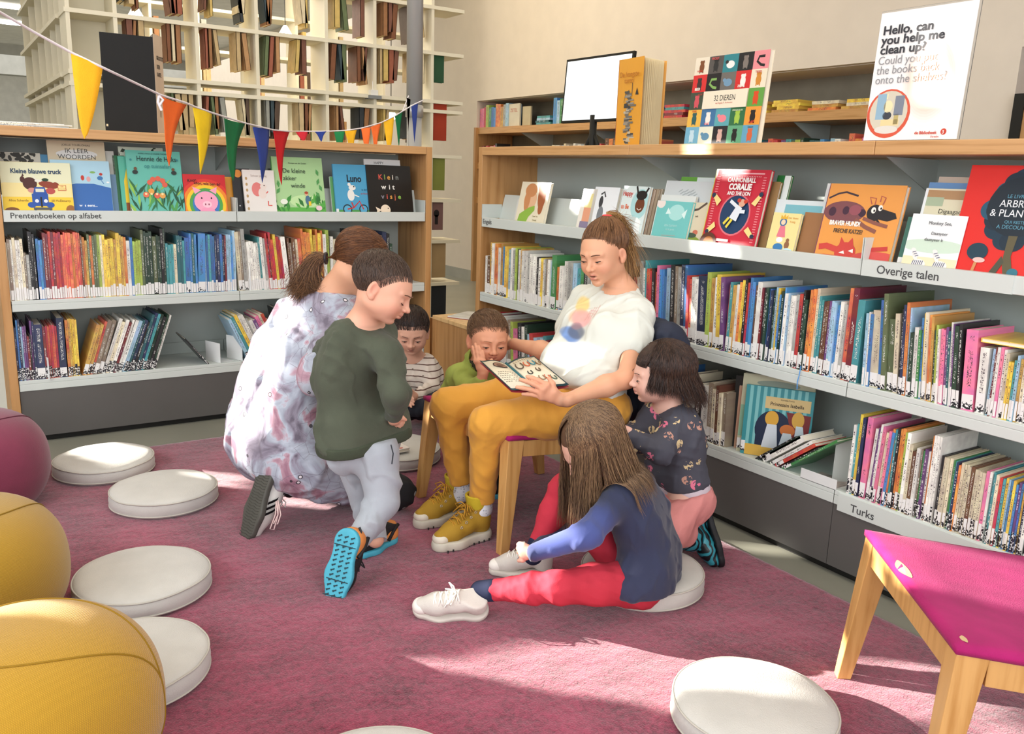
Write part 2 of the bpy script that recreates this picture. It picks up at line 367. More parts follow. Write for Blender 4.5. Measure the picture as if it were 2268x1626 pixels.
# rug
def rug():
    def f(nt,N,L,b):
        tc=N.new('ShaderNodeTexCoord')
        def ns(s,d=3):
            n=N.new('ShaderNodeTexNoise'); n.inputs['Scale'].default_value=s; n.inputs['Detail'].default_value=d; L.new(tc.outputs['Object'],n.inputs[0]); return n.outputs[0]
        a=ns(240,3); c=ns(5,5); q=ns(70,4)
        s=N.new('ShaderNodeMath'); s.operation='ADD'; L.new(a,s.inputs[0]); L.new(c,s.inputs[1])
        s3=N.new('ShaderNodeMath'); s3.operation='ADD'; L.new(s.outputs[0],s3.inputs[0]); L.new(q,s3.inputs[1])
        s2=N.new('ShaderNodeMath'); s2.operation='MULTIPLY'; s2.inputs[1].default_value=.333; L.new(s3.outputs[0],s2.inputs[0])
        r=N.new('ShaderNodeValToRGB'); e=r.color_ramp.elements; e[0].position=.38; e[0].color=(*srgb('#561026'),1); e[1].position=.6; e[1].color=(*srgb('#9b3653'),1)
        L.new(s2.outputs[0],r.inputs[0]); L.new(r.outputs[0],b.inputs['Base Color'])
        w=N.new('ShaderNodeBump'); w.inputs['Strength'].default_value=1; w.inputs['Distance'].default_value=.004; L.new(s2.outputs[0],w.inputs['Height']); L.new(w.outputs[0],b.inputs['Normal'])
        b.inputs['Sheen Weight'].default_value=.5; b.inputs['Specular IOR Level'].default_value=.1
    m=nodemat('rug_pile',f,.95)
    x0,x1,y0,y1=-2.2,2.225,-1.2,3.95; n=int((x1-x0)/.012); k=int((y1-y0)/.012)
    X,Y=np.meshgrid(np.linspace(x0,x1,n),np.linspace(y0,y1,k),indexing='ij'); V=np.stack([X.ravel(),Y.ravel(),0*X.ravel()+.012],1)
    V[:,2]+=vnoise(V,90,3,.0012)+vnoise(V,230,4,.0010)
    e=(np.minimum(np.minimum(V[:,0]-x0,x1-V[:,0]),np.minimum(V[:,1]-y0,y1-V[:,1]))<.004); V[e,2]=0
    i=np.arange(n-1)[:,None]*k+np.arange(k-1)[None,:]; Q=np.stack([i,i+k,i+k+1,i+1],-1).reshape(-1,4)
    tag(npmesh('rug',V,Q,m),'large burgundy short pile rug under the reading group','rug')
rug()
# ================================================================== BOOKCASES (local: x along the front, y back, z up)
ML=Matrix.Translation((.2,YL,0)); MR=Matrix.Translation((XR,3.86,0))@Matrix.Rotation(-math.pi/2,4,'Z')
S1,S2,S3=1.0,.645,.288   # heights on which the books stand
def bay(name,M,x0,x1,label,group,ends,shelfcut=None):
    t=thing(name,label,'bookcase',group=group); t.matrix_basis=M@Matrix.Translation((x0,0,0)); w=x1-x0; D=.36
    a=w if not ends[1] else w-.036; c=0 if not ends[0] else .036
    b=MB(); b.box(c,a,D-.02,D,.03,TOP-.042,M_back); b.build('back_panel',t)
    b=MB(); b.box(c+.001,a-.001,.004,.03,.03,.277,M_plinth); b.box(c,a,.03,.05,0,.03,M_black); b.build('plinth',t)
    for i,z in enumerate((S1,S2,S3)):
        g=.0015; b=MB(); b.box(c+g,a-g,0,.02,z-.014 if i==0 else z-.014,z+.035 if i==0 else z+.003,M_steel)
        b.v=b.v; b.box(c+g,a-g,.02,D-.021,z-.004,z,M_steel); b.box(c+g,a-g,D-.03,D-.021,z,z+.06,M_back)
        if i>0: b.box(c+g,a-g,0.,.006,z-.045,z-.014,M_steel)
        so=b.build('shelf',t,bevel=.002)
        if i==0:
            b=MB(); b.add([(c+g,.10,z),(a-g,.10,z),(a-g,.14,z+.15),(c+g,.14,z+.15)],[(0,1,2,3)],M_steel)
            b.add([(c+g,.105,z),(a-g,.105,z),(a-g,.145,z+.15),(c+g,.145,z+.15)],[(3,2,1,0)],M_steel); b.add([(c+g,.14,z+.15),(a-g,.14,z+.15),(a-g,.145,z+.15),(c+g,.145,z+.15)],[(0,1,2,3)],M_steel)
            b.build('display_ramp',so)
            for xx,e in ((c+g,.003),(a-g-.003,.003)):
                q=MB(); q.box(xx,xx+e,0.0,.12,z+.03,z+.1,M_steel); q.build('shelf_end',so)
    for side in (0,1):
        if ends[side]:
            b=MB(); xx=0 if side==0 else w-.035; b.box(xx,xx+.035,-.004,D+.02,0,TOP-.0,M_wood); b.build('end_panel',t,bevel=.002)
    if not ends[1] :
        b=MB(); b.add([(w-.003,.06,TOP-.043),(w-.003,D-.02,TOP-.043),(w-.003,D-.02,TOP-.16),(w,.06,TOP-.043),(w,D-.02,TOP-.043),(w,D-.02,TOP-.16)],[(0,1,2),(3,5,4),(0,2,5,3),(0,3,4,1)],M_back); b.build('bracket',t)
    return t
bayL1=bay('bookcase',ML,0,1.018,'left bookcase bay with rainbow ordered picture books, nearest the camera','wooden topped bookcases',(1,0))
bayL2=bay('bookcase',ML,1.018,2.082,'left bookcase bay behind the kneeling woman, ending at the wooden end panel','wooden topped bookcases',(0,1))
bayR1=bay('bookcase',MR,0,1.16,'right bookcase bay marked Engels, farthest one beside the wooden bench box','wooden topped bookcases',(1,0))
bayR2=bay('bookcase',MR,1.16,2.261,'right bookcase bay in the middle, behind the reading woman','wooden topped bookcases',(0,0))
bayR3=bay('bookcase',MR,2.261,3.45,'right bookcase bay marked Overige talen and Turks, nearest the camera','wooden topped bookcases',(0,0))
def topboard(M,x0,x1,label):
    b=MB(); b.box(x0,x1,-.006,.42,TOP-.04,TOP,M_woodx); o=b.build('worktop',M=M,bevel=.0025); tag(o,label,'worktop')
topboard(ML,.0365,2.0455,'long orange brown wooden top board of the left bookcase')
topboard(MR,.036,1.159,'wooden top board of the right bookcase carrying the monitor, farthest section')
topboard(MR,1.1605,2.2605,'wooden top board of the right bookcase under the animal poster book, middle section')
topboard(MR,2.262,3.45,'wooden top board of the right bookcase under the sign, nearest section')
# lettered shelf fronts
M_ink=mat('#4a4b4b',.6,var=0)
def shelftext(t,s,x,z,size,y=-.0008): return text(t,'shelf_lettering',s,size,M_ink,Matrix.Translation((x,y,z))@UP,'LEFT',bold=.008,label='dark grey lettering')
shelftext(bayL1,'Prentenboeken op alfabet',.062,S1+.002,.034)
shelftext(bayR1,'Engels',.05,S1+.003,.034)
b=MB(); b.box(.004,.455,-.004,0,S1-.014,S1+.035,M_steel); b.build('label_holder',bayR3); shelftext(bayR3,'Overige talen',.055,S1-.002,.036,-.0045)
b=MB(); b.box(.02,1.1,-.004,0,S3-.06,S3-.002,M_steel); b.build('label_holder',bayR3); shelftext(bayR3,'Turks',.068,S3-.048,.036,-.0045)
# bench box closing the corner
t=thing('bench_box','low wooden box with pale top filling the corner between both bookcases','bench',(2.3,3.86,0))
b=MB(); b.box(0,.55,0,.43,0,.44,M_wood); b.build('box_body',t); b=MB(); b.box(-.004,.56,.0,.39,.44,.462,M_ply); b.build('bench_top',t,bevel=.002)
b=MB(); Mb=Matrix.Translation((2.5,4.06,.468))@Matrix.Rotation(.5,4,'Z')
b.box(-.11,.11,-.15,.15,-.005,.004,mat('#d9dcd6',.25,var=.1,scale=3),Mb); b.box(-.112,.112,-.152,.152,-.006,-.003,mat('#8c2b2b',.5),Mb); b.v=[(x,y,z+.0) for x,y,z in b.v]; tag(b.build('magazine'),'flat picture book with pale glossy cover lying on the bench box','book')
# steel column
t=thing('column','round brushed grey steel column behind the left bookcase','column',(2.555,5.0,0)); M_col=mat('#a9a9a8',.38,metal=.15,var=.02,spec=.6)
b=MB(); b.lathe([(.05,1.62),(.05,4.3)],M_col,32); b.build('column_upper',t,True); b=MB(); b.lathe([(.047,0),(.047,1.6)],M_col,32); b.build('column_lower',t,True)
b=MB(); b.lathe([(.047,1.58),(.056,1.585),(.056,1.65),(.05,1.655)],mat('#b6b6b4',.3,metal=.5),32); b.build('collar',t,True)
# ================================================================== LATTICE SHELVING
ZR=[.02,.354,.701,1.03,1.376,1.721,1.793,2.153,2.484,2.86,3.2]
LX=[.79,1.06,1.556,1.958,2.462,2.84,3.324]
def lattice(name,label,x0s,y,dep,zr,xend,m,group):
    t=thing(name,label,'shelving',(x0s[0],y,0),group=group); ox=x0s[0]
    for z in zr: b=MB(); b.box(0-.02,xend-ox,0,dep,z-.013,z+.013,m); b.build('shelf_board',t)
    for x in x0s: b=MB(); b.box(x-ox-.012,x-ox+.012,.004,dep-.004,zr[0],zr[-1],m); b.build('upright',t)
    return t
lattice('lattice_shelving','tall cream lattice shelving with old books, front face behind the left bookcase',LX,6.2,.3,ZR,3.6,M_cream,'lattice shelving walls')
b=MB(); 
t=thing('lattice_shelving','cream lattice shelving side wall receding at the far left','shelving',(.79,6.523,0),group='lattice shelving walls')
for z in ZR: b=MB(); b.box(-.03,.3,.003,2.6,z-.013,z+.013,M_cream); b.build('shelf_board',t)
for y in (.05,.3,.62,1.0,1.45,1.95,2.55): b=MB(); b.box(.0,.3,y,y+.022,.03,3.19,M_cream); b.build('upright',t)
b=MB(); b.box(.3,.31,.0,2.6,.03,3.19,M_cream); b.build('back_board',t); b=MB(); b.box(.02,.26,-.02,0,.03,3.19,M_cream); b.build('front_board',t)
lattice('lattice_shelving','cream lattice shelving seen through the front lattice, farther back',[1.3,1.7,2.1,2.55,3.0,3.4,3.9,4.3],8.3,.28,[.1,.45,.8,1.15,1.5,1.88,2.25,2.6,2.95,3.3],4.3,M_cream,'lattice shelving walls')
for i,(u,v,y,n) in enumerate(((300,28,7.6,'leftmost, near the black book'),(632,70,7.6,'right one, left of the steel column'),(866,252,7.8,'lowest, beside the bunting'))):
    p=py(u,v,y); t=thing('pendant_lamp','small bright pendant bulb glowing inside the lattice shelving, '+n,'lamp',tuple(p),group='pendant bulbs')
    b=MB(); b.lathe([(.012,.05),(.02,.04),(.055,-.02),(.05,-.045),(.02,-.055)],emis('#fff3d6',9),20); b.build('bulb',t,True)
    b=MB(); b.tube([(0,0,.05),(0,0,3.55-p[2])],.004,M_dark,6); b.build('cord',t)
l=lamp('lattice_interior','POINT',(2.2,7.5,2.6),(0,0,-1),50,(1,.92,.78)); l.data.shadow_soft_size=.3
lamp('far_hall_lamps','AREA',(2.5,17,3.4),(0,0,-1),520,(1,.97,.92),shape='RECTANGLE',size=8,size_y=12)
# ================================================================== WALL SHELVES in the recess
t=thing('wall_shelving','built-in wooden shelves in the wall recess behind the right bookcase','shelving',(5.3,3.15,0))
for z in (1.735,1.345,.95): b=MB(); b.box(.0,.48,0,5.62,z-.035,z+.035,M_woodx); b.build('shelf_board',t)
b=MB(); b.box(-.03,.48,5.62,5.66,0,1.77,M_wood); b.build('side_panel',t)
for y in (1.2,2.4,3.6,4.8): b=MB(); b.add([(.05,y,1.70),(.48,y,1.70),(.48,y,1.5),(.05,y+.006,1.70),(.48,y+.006,1.70),(.48,y+.006,1.5)],[(0,1,2),(3,5,4),(0,2,5,3),(0,3,4,1)],M_back); b.build('bracket',t)
t=thing('wall_shelving','narrow wooden shelf side with black edge at the far right of the wall','shelving',(5.25,2.2,0)); b=MB(); b.box(0,.45,0,.46,0,1.78,M_wood); b.build('side_panel',t); b=MB(); b.box(-.01,0,.46,.52,0,1.8,M_black); b.build('edge_strip',t)
# ================================================================== BOOKS IN ROWS
CT=dict(w='#e9e6dc',c='#dccfae',g='#a3a39c',n='#8f7d68',b='#2f6fb0',l='#9cc3dc',v='#1f2d52',t='#3e9aa0',e='#3d8a4a',d='#1f3f2c',m='#a9be45',y='#ecc52c',o='#e2812d',s='#e0603f',r='#c8252b',k='#7c1f2a',p='#6f3f7c',i='#e56f98',x='#1d1c1e',z='#6b4327',a='#c9993c',T='#1f5f66',G='#5e6b45',u='#3f8fd0')
CN=dict(w='white',c='cream',g='grey',n='taupe',b='blue',l='pale blue',v='navy',t='teal',e='green',d='dark green',m='lime',y='yellow',o='orange',s='coral red',r='red',k='maroon',p='purple',i='pink',x='black',z='brown',a='mustard',T='dark teal',G='olive',u='bright blue')
def covermat():
    def f(nt,N,L,b):
        at=N.new('ShaderNodeVertexColor'); at.layer_name='Col'; uv=N.new('ShaderNodeAttribute'); uv.attribute_name='loc'; tc=N.new('ShaderNodeTexCoord'); sp=N.new('ShaderNodeSeparateXYZ'); L.new(tc.outputs['Object'],sp.inputs[0]); sg=N.new('ShaderNodeSeparateXYZ'); L.new(uv.outputs['Vector'],sg.inputs[0])
        def mth(op,a,c=None,v=None):
            q=N.new('ShaderNodeMath'); q.operation=op; L.new(a,q.inputs[0])
            if c is not None: L.new(c,q.inputs[1])
            if v is not None: q.inputs[1].default_value=v
            return q.outputs[0]
        # offset noise by the book's own random so that every spine is lettered differently
        cm=N.new('ShaderNodeCombineXYZ'); r100=mth('MULTIPLY',at.outputs['Alpha'],v=90.); L.new(mth('ADD',sp.outputs[0],r100),cm.inputs[0]); L.new(r100,cm.inputs[1]); L.new(sp.outputs[2],cm.inputs[2])
        n=N.new('ShaderNodeTexNoise'); n.inputs['Scale'].default_value=400; n.inputs['Detail'].default_value=1; L.new(cm.outputs[0],n.inputs['Vector'])
        let=mth('GREATER_THAN',n.outputs[0],v=.56)
        n2=N.new('ShaderNodeTexNoise'); n2.inputs['Scale'].default_value=14; L.new(cm.outputs[0],n2.inputs['Vector']); let=mth('MULTIPLY',let,mth('GREATER_THAN',n2.outputs[0],v=.44))
        for gt,ch,val in ((1,0,.3),(0,0,.7),(1,2,.3),(0,2,.93)):
            let=mth('MULTIPLY',let,mth('GREATER_THAN' if gt else 'LESS_THAN',sg.outputs[ch],v=val))
        let=mth('MULTIPLY',let,mth('LESS_THAN',sg.outputs[1],v=.01))
        hs=N.new('ShaderNodeSeparateColor'); hs.mode='HSV'; L.new(at.outputs['Color'],hs.inputs[0])
        dark=mth('LESS_THAN',hs.outputs[2],v=.35)
        tx=N.new('ShaderNodeMix'); tx.data_type='RGBA'; L.new(dark,tx.inputs[0]); tx.inputs[6].default_value=(.07,.05,.06,1); tx.inputs[7].default_value=(.75,.75,.7,1)
        # broad illustration blotches
        n3=N.new('ShaderNodeTexNoise'); n3.inputs['Scale'].default_value=22; n3.inputs['Detail'].default_value=3; L.new(cm.outputs[0],n3.inputs['Vector'])
        hv=N.new('ShaderNodeHueSaturation'); L.new(at.outputs['Color'],hv.inputs['Color'])
        q=mth('MULTIPLY',n3.outputs[0],v=.9); L.new(mth('ADD',q,v=.55),hv.inputs['Value']); hh=mth('MULTIPLY',n3.outputs[0],v=.12); L.new(mth('ADD',hh,v=.44),hv.inputs['Hue'])
        mx=N.new('ShaderNodeMix'); mx.data_type='RGBA'; L.new(let,mx.inputs[0]); L.new(hv.outputs[0],mx.inputs[6]); L.new(tx.outputs[2],mx.inputs[7]); L.new(mx.outputs[2],b.inputs['Base Color'])
        b.inputs['Coat Weight'].default_value=.25; b.inputs['Coat Roughness'].default_value=.2
    return nodemat('printed_book_cover',f,.38)
M_cov=covermat()
def paint(o,c,k=1.):
    me=o.data; n=len(me.vertices); a=me.color_attributes.new('Col','FLOAT_COLOR','POINT'); c=np.array(c)*k; c=np.clip(c*.9+c.mean()*.1+.012,0,1)
    a.data.foreach_set('color',np.tile([*c,random.random()],n).astype(np.float32)); V=np.zeros(n*3,np.float32); me.vertices.foreach_get('co',V); V=V.reshape(-1,3)
    lo=V.min(0); hi=V.max(0); q=me.attributes.new('loc','FLOAT_VECTOR','POINT'); q.data.foreach_set('vector',((V-lo)/np.maximum(hi-lo,1e-6)).ravel())
def labelmat():
    def f(nt,N,L,b):
        tc=N.new('ShaderNodeTexCoord'); oi=N.new('ShaderNodeObjectInfo'); sg=N.new('ShaderNodeSeparateXYZ'); L.new(tc.outputs['Generated'],sg.inputs[0])
        n=N.new('ShaderNodeTexNoise'); n.inputs['Scale'].default_value=170; n.noise_dimensions='4D'; L.new(tc.outputs['Object'],n.inputs['Vector']); L.new(oi.outputs['Random'],n.inputs['W'])
        r=N.new('ShaderNodeValToRGB'); e=r.color_ramp.elements; e[0].position=.2; e[0].color=(.47,.47,.47,1); e[1].position=.55; e[1].color=(.70,.70,.70,1); L.new(sg.outputs[2],r.inputs[0])
        q=N.new('ShaderNodeMath'); q.operation='GREATER_THAN'; L.new(n.outputs[0],q.inputs[0]); L.new(r.outputs[0],q.inputs[1])
        mx=N.new('ShaderNodeMix'); mx.data_type='RGBA'; L.new(q.outputs[0],mx.inputs[0]); mx.inputs[6].default_value=(.82,.81,.78,1); mx.inputs[7].default_value=(.015,.015,.02,1); L.new(mx.outputs[2],b.inputs['Base Color'])
    return nodemat('call_number_label',f,.45)
M_lab=labelmat()
def bookmesh(t,h,d):
    b=MB(); c=min(.0022,t*.25)
    b.box(0,t,0,.0022,0,h,M_cov); b.box(0,c,.0022,d,0,h,M_cov); b.box(t-c,t,.0022,d,0,h,M_cov); b.box(c,t-c,.0022,d-.004,.003,h-.003,M_paper)
    return b
def ordinal(n): return str(n)+('th' if 10<=n%100<=20 else {1:'st',2:'nd',3:'rd'}.get(n%10,'th'))
ROWN={}
def row(M,z,xs,runs,where,group,front=.004,dmin=.19,maxd=.30,start=1,names=None):
    """runs: (x0,x1,'colour letters',height range,lean in degrees,label?)"""
    cnt=start
    for rn in runs:
        x0,x1,cols,(h0,h1),lean=rn[:5]; lab=rn[5] if len(rn)>5 else 1
        n=len(cols); wts=np.array([random.uniform(.7,1.3) for _ in cols]); lr=math.radians(lean); wts=wts/wts.sum()*(x1-x0)*math.cos(lr); x=x0
        hbase=None
        for i,ch in enumerate(cols):
            t=max(.003,wts[i]-.0007); h=random.uniform(h0,h1)
            if i and cols[i-1]==ch and random.random()<.6: h=hl+random.uniform(-.004,.004)
            hl=h; d=min(max(dmin,h*random.uniform(.72,.85)),maxd)
            o=bookmesh(t,h,d).build('picture_book'); fy=front+random.uniform(0,.01)
            paint(o,srgb(CT[ch]),random.uniform(.82,1.15))
            # leaning books turn about their lower corner and stay on the shelf
            zoff=t*abs(math.sin(lr)) if lean>0 else 0.
            if lean>0: T=Matrix.Translation((x,fy,z+.0003+t*math.sin(lr)))@Matrix.Rotation(lr,4,'Y')
            else: T=Matrix.Translation((x,fy,z+.0003))@Matrix.Rotation(lr,4,'Y')
            o.matrix_basis=M@T
            size='tall' if h>.262 else ('small' if h<.205 else 'mid-sized')
            nb=CN[cols[i-1]] if i else (CN[cols[i+1]] if n>1 else None)
            tilt=' leaning' if abs(lean)>7 else ''
            l='%s%s %s book, %s from the left on %s'%(size,tilt,CN[ch],ordinal(cnt),where)
            if nb and nb!=CN[ch] and len(l.split())<12: l+=', beside %s one'%('an '+nb if nb[0] in 'aeiou' else 'a '+nb)
            l=l if len(l.split())<=16 else l.replace(' from the left on',' on'); tag(o,l,'book',group); cnt+=1
            if lab and random.random()<lab:
                q=MB(); q.box(.0004,t-.0004,-.0005,.0001,.006,.006+random.choice((.042,.048,.054)),M_lab); q.build('spine_label',o)
            x+=wts[i]/math.cos(lr) if lean else wts[i]
    return cnt
def lx(u,v=600): return py(u,v,YL)[0]-.2            # position along the left bookcase
def ry(u,v=700): return 3.86-px(u,v,XR)[1]          # position along the right bookcase
A=lambda r,f,vb: [(f(a[0],vb(a[0])),f(a[1],vb(a[1])))+tuple(a[2:]) for a in r]
vL2=lambda u:652-.04*u; vL3=lambda u:835-.085*u
n=row(ML,S2,None,A([(5,18,'wg',(.2,.23),0),(18,60,'cnwcwwc',(.25,.28),0),(60,72,'ng',(.2,.23),0),(72,86,'xxx',(.29,.31),0),(62+26,104,'bub',(.25,.28),0),(104,128,'kkrk',(.28,.30),0),(128,150,'rrrs',(.28,.30),0),(150,186,'sssosss',(.28,.30),0),(186,206,'zoaG',(.25,.29),0),(206,222,'oGG',(.26,.29),0),
  (222,240,'mcy',(.28,.29),0),(240,264,'yyya',(.25,.29),0),(264,286,'yaao',(.27,.29),0),(286,300,'wb',(.25,.27),0),(300,318,'mmmm',(.25,.26),0),(318,336,'Gdd',(.29,.31),0),(336,352,'dG',(.27,.3),0),(352,372,'ddxd',(.24,.31),0),(372,396,'tttc',(.23,.25),0),(396,414,'TTt',(.25,.29),0),(414,424,'b',(.26,.27),0),(424,440,'uTu',(.28,.29),0),(440,456,'u',(.28,.29),2),(456,480,'lbtbu',(.25,.28),0),(480,505,'vvbvk',(.27,.29),0),(505,526,'llul',(.27,.30),0)],lx,vL2),'the left rainbow middle shelf','rainbow ordered books on the left middle shelf')
row(ML,S2,None,A([(531,552,'cng',(.28,.31),-3),(552,586,'wwwwwwt',(.22,.27),-4),(586,600,'wgw',(.25,.28),-4),(600,636,'rkrryrrr',(.25,.29),-5,1),(636,646,'w',(.26,.27),-6),(646,676,'znzcs',(.23,.26),-4),(676,700,'oooy',(.26,.31),-3),(700,735,'yoyowm',(.24,.30),-2),(735,800,'wcegtTex',(.22,.30),0),(800,870,'xvkxnvxd',(.22,.29),0)],lx,lambda u:640),'the left middle shelf, far bay','books on the left middle shelf, far bay',start=1)
row(ML,S3,None,A([(24,34,'tT',(.24,.26),0),(34,58,'xvbvl',(.24,.28),0),(58,84,'ppkxpv',(.18,.27),0),(84,102,'v',(.25,.255),0),(102,134,'krsrsr',(.235,.245),0),(134,150,'v',(.27,.275),0),(152,178,'oayyy',(.26,.27),0),(182,226,'aasnn',(.24,.26),18),(226,262,'wcwkw',(.24,.27),20),(262,300,'wlTvx',(.24,.26),21),(300,345,'Tvtdxdw',(.26,.29),19)],lx,vL3),'the left bottom shelf','books on the left bottom shelf')
row(ML,S3,None,A([(462,466,'x',(.17,.18),-38)],lx,lambda u:795),'the left bottom shelf gap, lying aslant','single slipped book on the left bottom shelf',start=1)
row(ML,S3,None,A([(552,640,'ltywwgwpicrk',(.22,.26),-24),(640,780,'xcwrvbtgkczwnb',(.2,.27),-10),(780,900,'vtTdxgwbkz',(.2,.27),0)],lx,lambda u:790),'the left bottom shelf behind the group','books on the left bottom shelf, far bay')
vE2=lambda u:640+.19*(u-1070)
row(MR,S2,None,A([(1069,1080,'wz',(.19,.21),0),(1080,1092,'aww',(.26,.27),0),(1092,1108,'owa',(.24,.27),0),(1108,1128,'uylw',(.24,.26),0),(1128,1150,'wgmxwa',(.24,.26),0),(1150,1172,'wwwgw',(.24,.25),0),(1172,1196,'wwwxwy',(.22,.25),0),(1196,1216,'wgnwl',(.22,.23),0),(1216,1226,'e',(.25,.255),0),(1226,1242,'ow',(.2,.22),0),(1242,1262,'wg',(.23,.24),0),(1262,1390,'ltexgwbvkcnyotx',(.2,.26),0)],ry,vE2),'the Engels middle shelf','books on the Engels middle shelf',start=1)
vM2=lambda u:720+.247*(u-1400)
row(MR,S2,None,A([(1392,1412,'ckg',(.2,.24),-2),(1412,1444,'gwtrrx',(.25,.29),-3),(1444,1470,'siuub',(.23,.28),-3),(1470,1492,'lxn',(.26,.29),-3),(1492,1515,'gvb',(.26,.30),-3),(1515,1538,'rsww',(.24,.27),-3),(1538,1556,'v',(.26,.265),-3),(1556,1580,'maw',(.26,.28),-2),(1580,1600,'yp',(.27,.28),-4),(1600,1622,'staw',(.24,.26),0),(1622,1644,'oyxr',(.25,.28),0),(1644,1662,'buz',(.25,.29),0),(1662,1672,'w',(.27,.28),0),(1672,1700,'kxdbvd',(.25,.26),0),(1700,1722,'lyudu',(.24,.27),0),(1722,1752,'wlwwwg',(.24,.25),0),(1752,1764,'rx',(.25,.27),0),(1764,1776,'dx',(.22,.24),0),(1776,1794,'ooc',(.27,.28),0),(1794,1812,'ttz',(.24,.27),0),(1812,1842,'zplluu',(.23,.25),0),(1842,1856,'wg',(.24,.26),0),(1856,1878,'sk',(.29,.3),0),(1878,1893,'t',(.26,.265),0)],ry,vM2),'the right middle shelf','books on the right middle shelf')
row(MR,S2,None,A([(1908,1922,'lwb',(.22,.24),-3),(1922,1942,'c',(.235,.24),-4),(1942,1960,'bG',(.27,.30),-5),(1960,1985,'Gc',(.22,.28),-5),(1985,2008,'xvol',(.25,.28),-4),(2008,2030,'dwe',(.19,.24),-4),(2030,2060,'uycoa',(.22,.27),-5),(2060,2085,'dmwii',(.21,.23),-5),(2085,2105,'pTwp',(.21,.25),-5),(2105,2122,'dx',(.23,.26),-5),(2126,2152,'i',(.225,.23),-4),(2156,2176,'w',(.185,.19),-3),(2178,2216,'lkwiwc',(.18,.20),-1),(2216,2262,'yytlacw',(.15,.19),-1),(2262,2330,'wrlbwkyww',(.16,.2),0)],ry,lambda u:830+.27*(u-1905)),'the Overige talen middle shelf','books on the Overige talen middle shelf')
row(MR,S3,None,A([(1075,1100,'rwwlw',(.24,.26),-3),(1100,1130,'kwwgn',(.24,.26),-3),(1130,1165,'mixwd',(.21,.25),-4),(1165,1215,'lrliltk',(.19,.23),-5),(1215,1300,'swvnexgwmwlw',(.19,.25),0),(1300,1560,'ncxdgzcvtlkwmbsncgxw',(.17,.25),0),(1560,1600,'nczcn',(.2,.23),-2)],ry,lambda u:870+.36*(u-1300)),'the right bottom shelf behind the group','books on the right bottom shelf')
row(MR,S3,None,A([(1870,1880,'wt',(.23,.24),0),(1880,1893,'yv',(.25,.27),0),(1896,1908,'i',(.265,.27),0),(1908,1932,'wpwi',(.22,.26),2),(1932,1950,'ciu',(.22,.25),2),(1950,1966,'otx',(.25,.26),0),(1966,1990,'oomw',(.25,.26),0),(1990,2014,'czw',(.2,.22),0),(2014,2034,'nepw',(.21,.23),0),(2034,2056,'owww',(.26,.27),0),(2058,2084,'xccc',(.21,.215),0),(2084,2102,'etvo',(.2,.21),0),(2102,2132,'ccccz',(.205,.21),0),(2132,2156,'cccc',(.20,.205),0),(2156,2186,'iwttc',(.205,.21),0),(2186,2216,'rtylu',(.2,.205),0),(2216,2248,'yupbyv',(.195,.205),0),(2248,2300,'wxtwugx',(.17,.21),0)],ry,lambda u:1105+.37*(u-1870)),'the Turks bottom shelf','books on the Turks bottom shelf')
# pile lying aslant beside the princess book
def slant():
    specs=[('x',.20,.006,'thin black book, lowest of the fallen books'),('d',.21,.009,'dark green book among the fallen books on the bottom shelf'),('w',.20,.022,'thick white book among the fallen books on the bottom shelf'),('w',.20,.012,'thin white book under the red fallen book'),('r',.19,.012,'bright red book among the fallen books'),('x',.18,.006,'thin dark book between the red and the lime edged fallen books'),('e',.25,.009,'large lime edged book, topmost of the fallen books')]
    x=ry(1668,1005)
    for c,h,t,l in specs:
        o=bookmesh(t,h,.17).build('picture_book'); paint(o,srgb(CT[c])); a=math.radians(52)
        o.matrix_basis=MR@Matrix.Translation((x,.012,S3+.0005+t*math.sin(a)))@Matrix.Rotation(a,4,'Y'); tag(o,l,'book','fallen books on the right bottom shelf')
        q=MB(); q.box(.0004,t-.0004,-.0005,.0001,.006,.04,M_lab); q.build('spine_label',o); x+=t/math.cos(a)+.002
slant()
# flat books
def flatbook(M,x,y,z,w,d,t,col,rz,label,cat='book',name='picture_book',group=None):
    b=MB(); b.box(-w/2,w/2,-d/2,d/2,0,.0018,M_cov); b.box(-w/2,w/2,-d/2,d/2,t-.0018,t,M_cov); b.box(-w/2,-w/2+.002,-d/2,d/2,.0018,t-.0018,M_cov); b.box(-w/2+.002,w/2-.003,-d/2+.003,d/2-.003,.0018,t-.0018,M_paper)
    o=b.build(name); paint(o,srgb(CT.get(col,col))); o.matrix_basis=M@Matrix.Translation((x,y,z))@Matrix.Rotation(rz,4,'Z'); return tag(o,label,cat,group)
flatbook(MR,ry(2225,745)+.035,.12,S2+.195+.006,.22,.2,.012,'y',.1,'yellow book lying flat across the tops of small books under Overige talen')
flatbook(MR,ry(1248,665),.05,S2+.0003,.09,.09,.012,'u',0,'blue book lying flat at the end of the Engels middle shelf')
# white and clear bookends
def bookend(M,x,y,z,rz,label,h=.12,tm='#e7e8e6'):
    m=mat(tm,.35,var=.01); b=MB(); b.box(-.001,.001,-.06,.06,0,h,m); t=thing('bookend',label,'bookend',group='white metal bookends'); t.matrix_basis=M@Matrix.Translation((x,y,z+.0005))@Matrix.Rotation(rz,4,'Z')
    b.build('upright_plate',t,bevel=.0006); b=MB(); b.box(0,.08,-.06,.06,0,.001,m); b.build('foot_plate',t)
bookend(ML,lx(546,650)-.005,.055,S2,.5,'white bookend at the start of the far bay middle shelf')
bookend(ML,lx(482,790)-.004,.07,S3,.35,'white bookend in the gap of the left bottom shelf',.1)
bookend(ML,lx(530,795)-.0,.08,S3,.4,'white bookend leaning on the far bay bottom books',.12)
bookend(ML,lx(107,840)-.012,.05,S3,.3,'thin white bookend between purple and red striped books',.1)
bookend(MR,ry(1842,1060),.1,S3,-.6,'grey bookend standing open beside the fallen books',.15,'#b9bdb8')
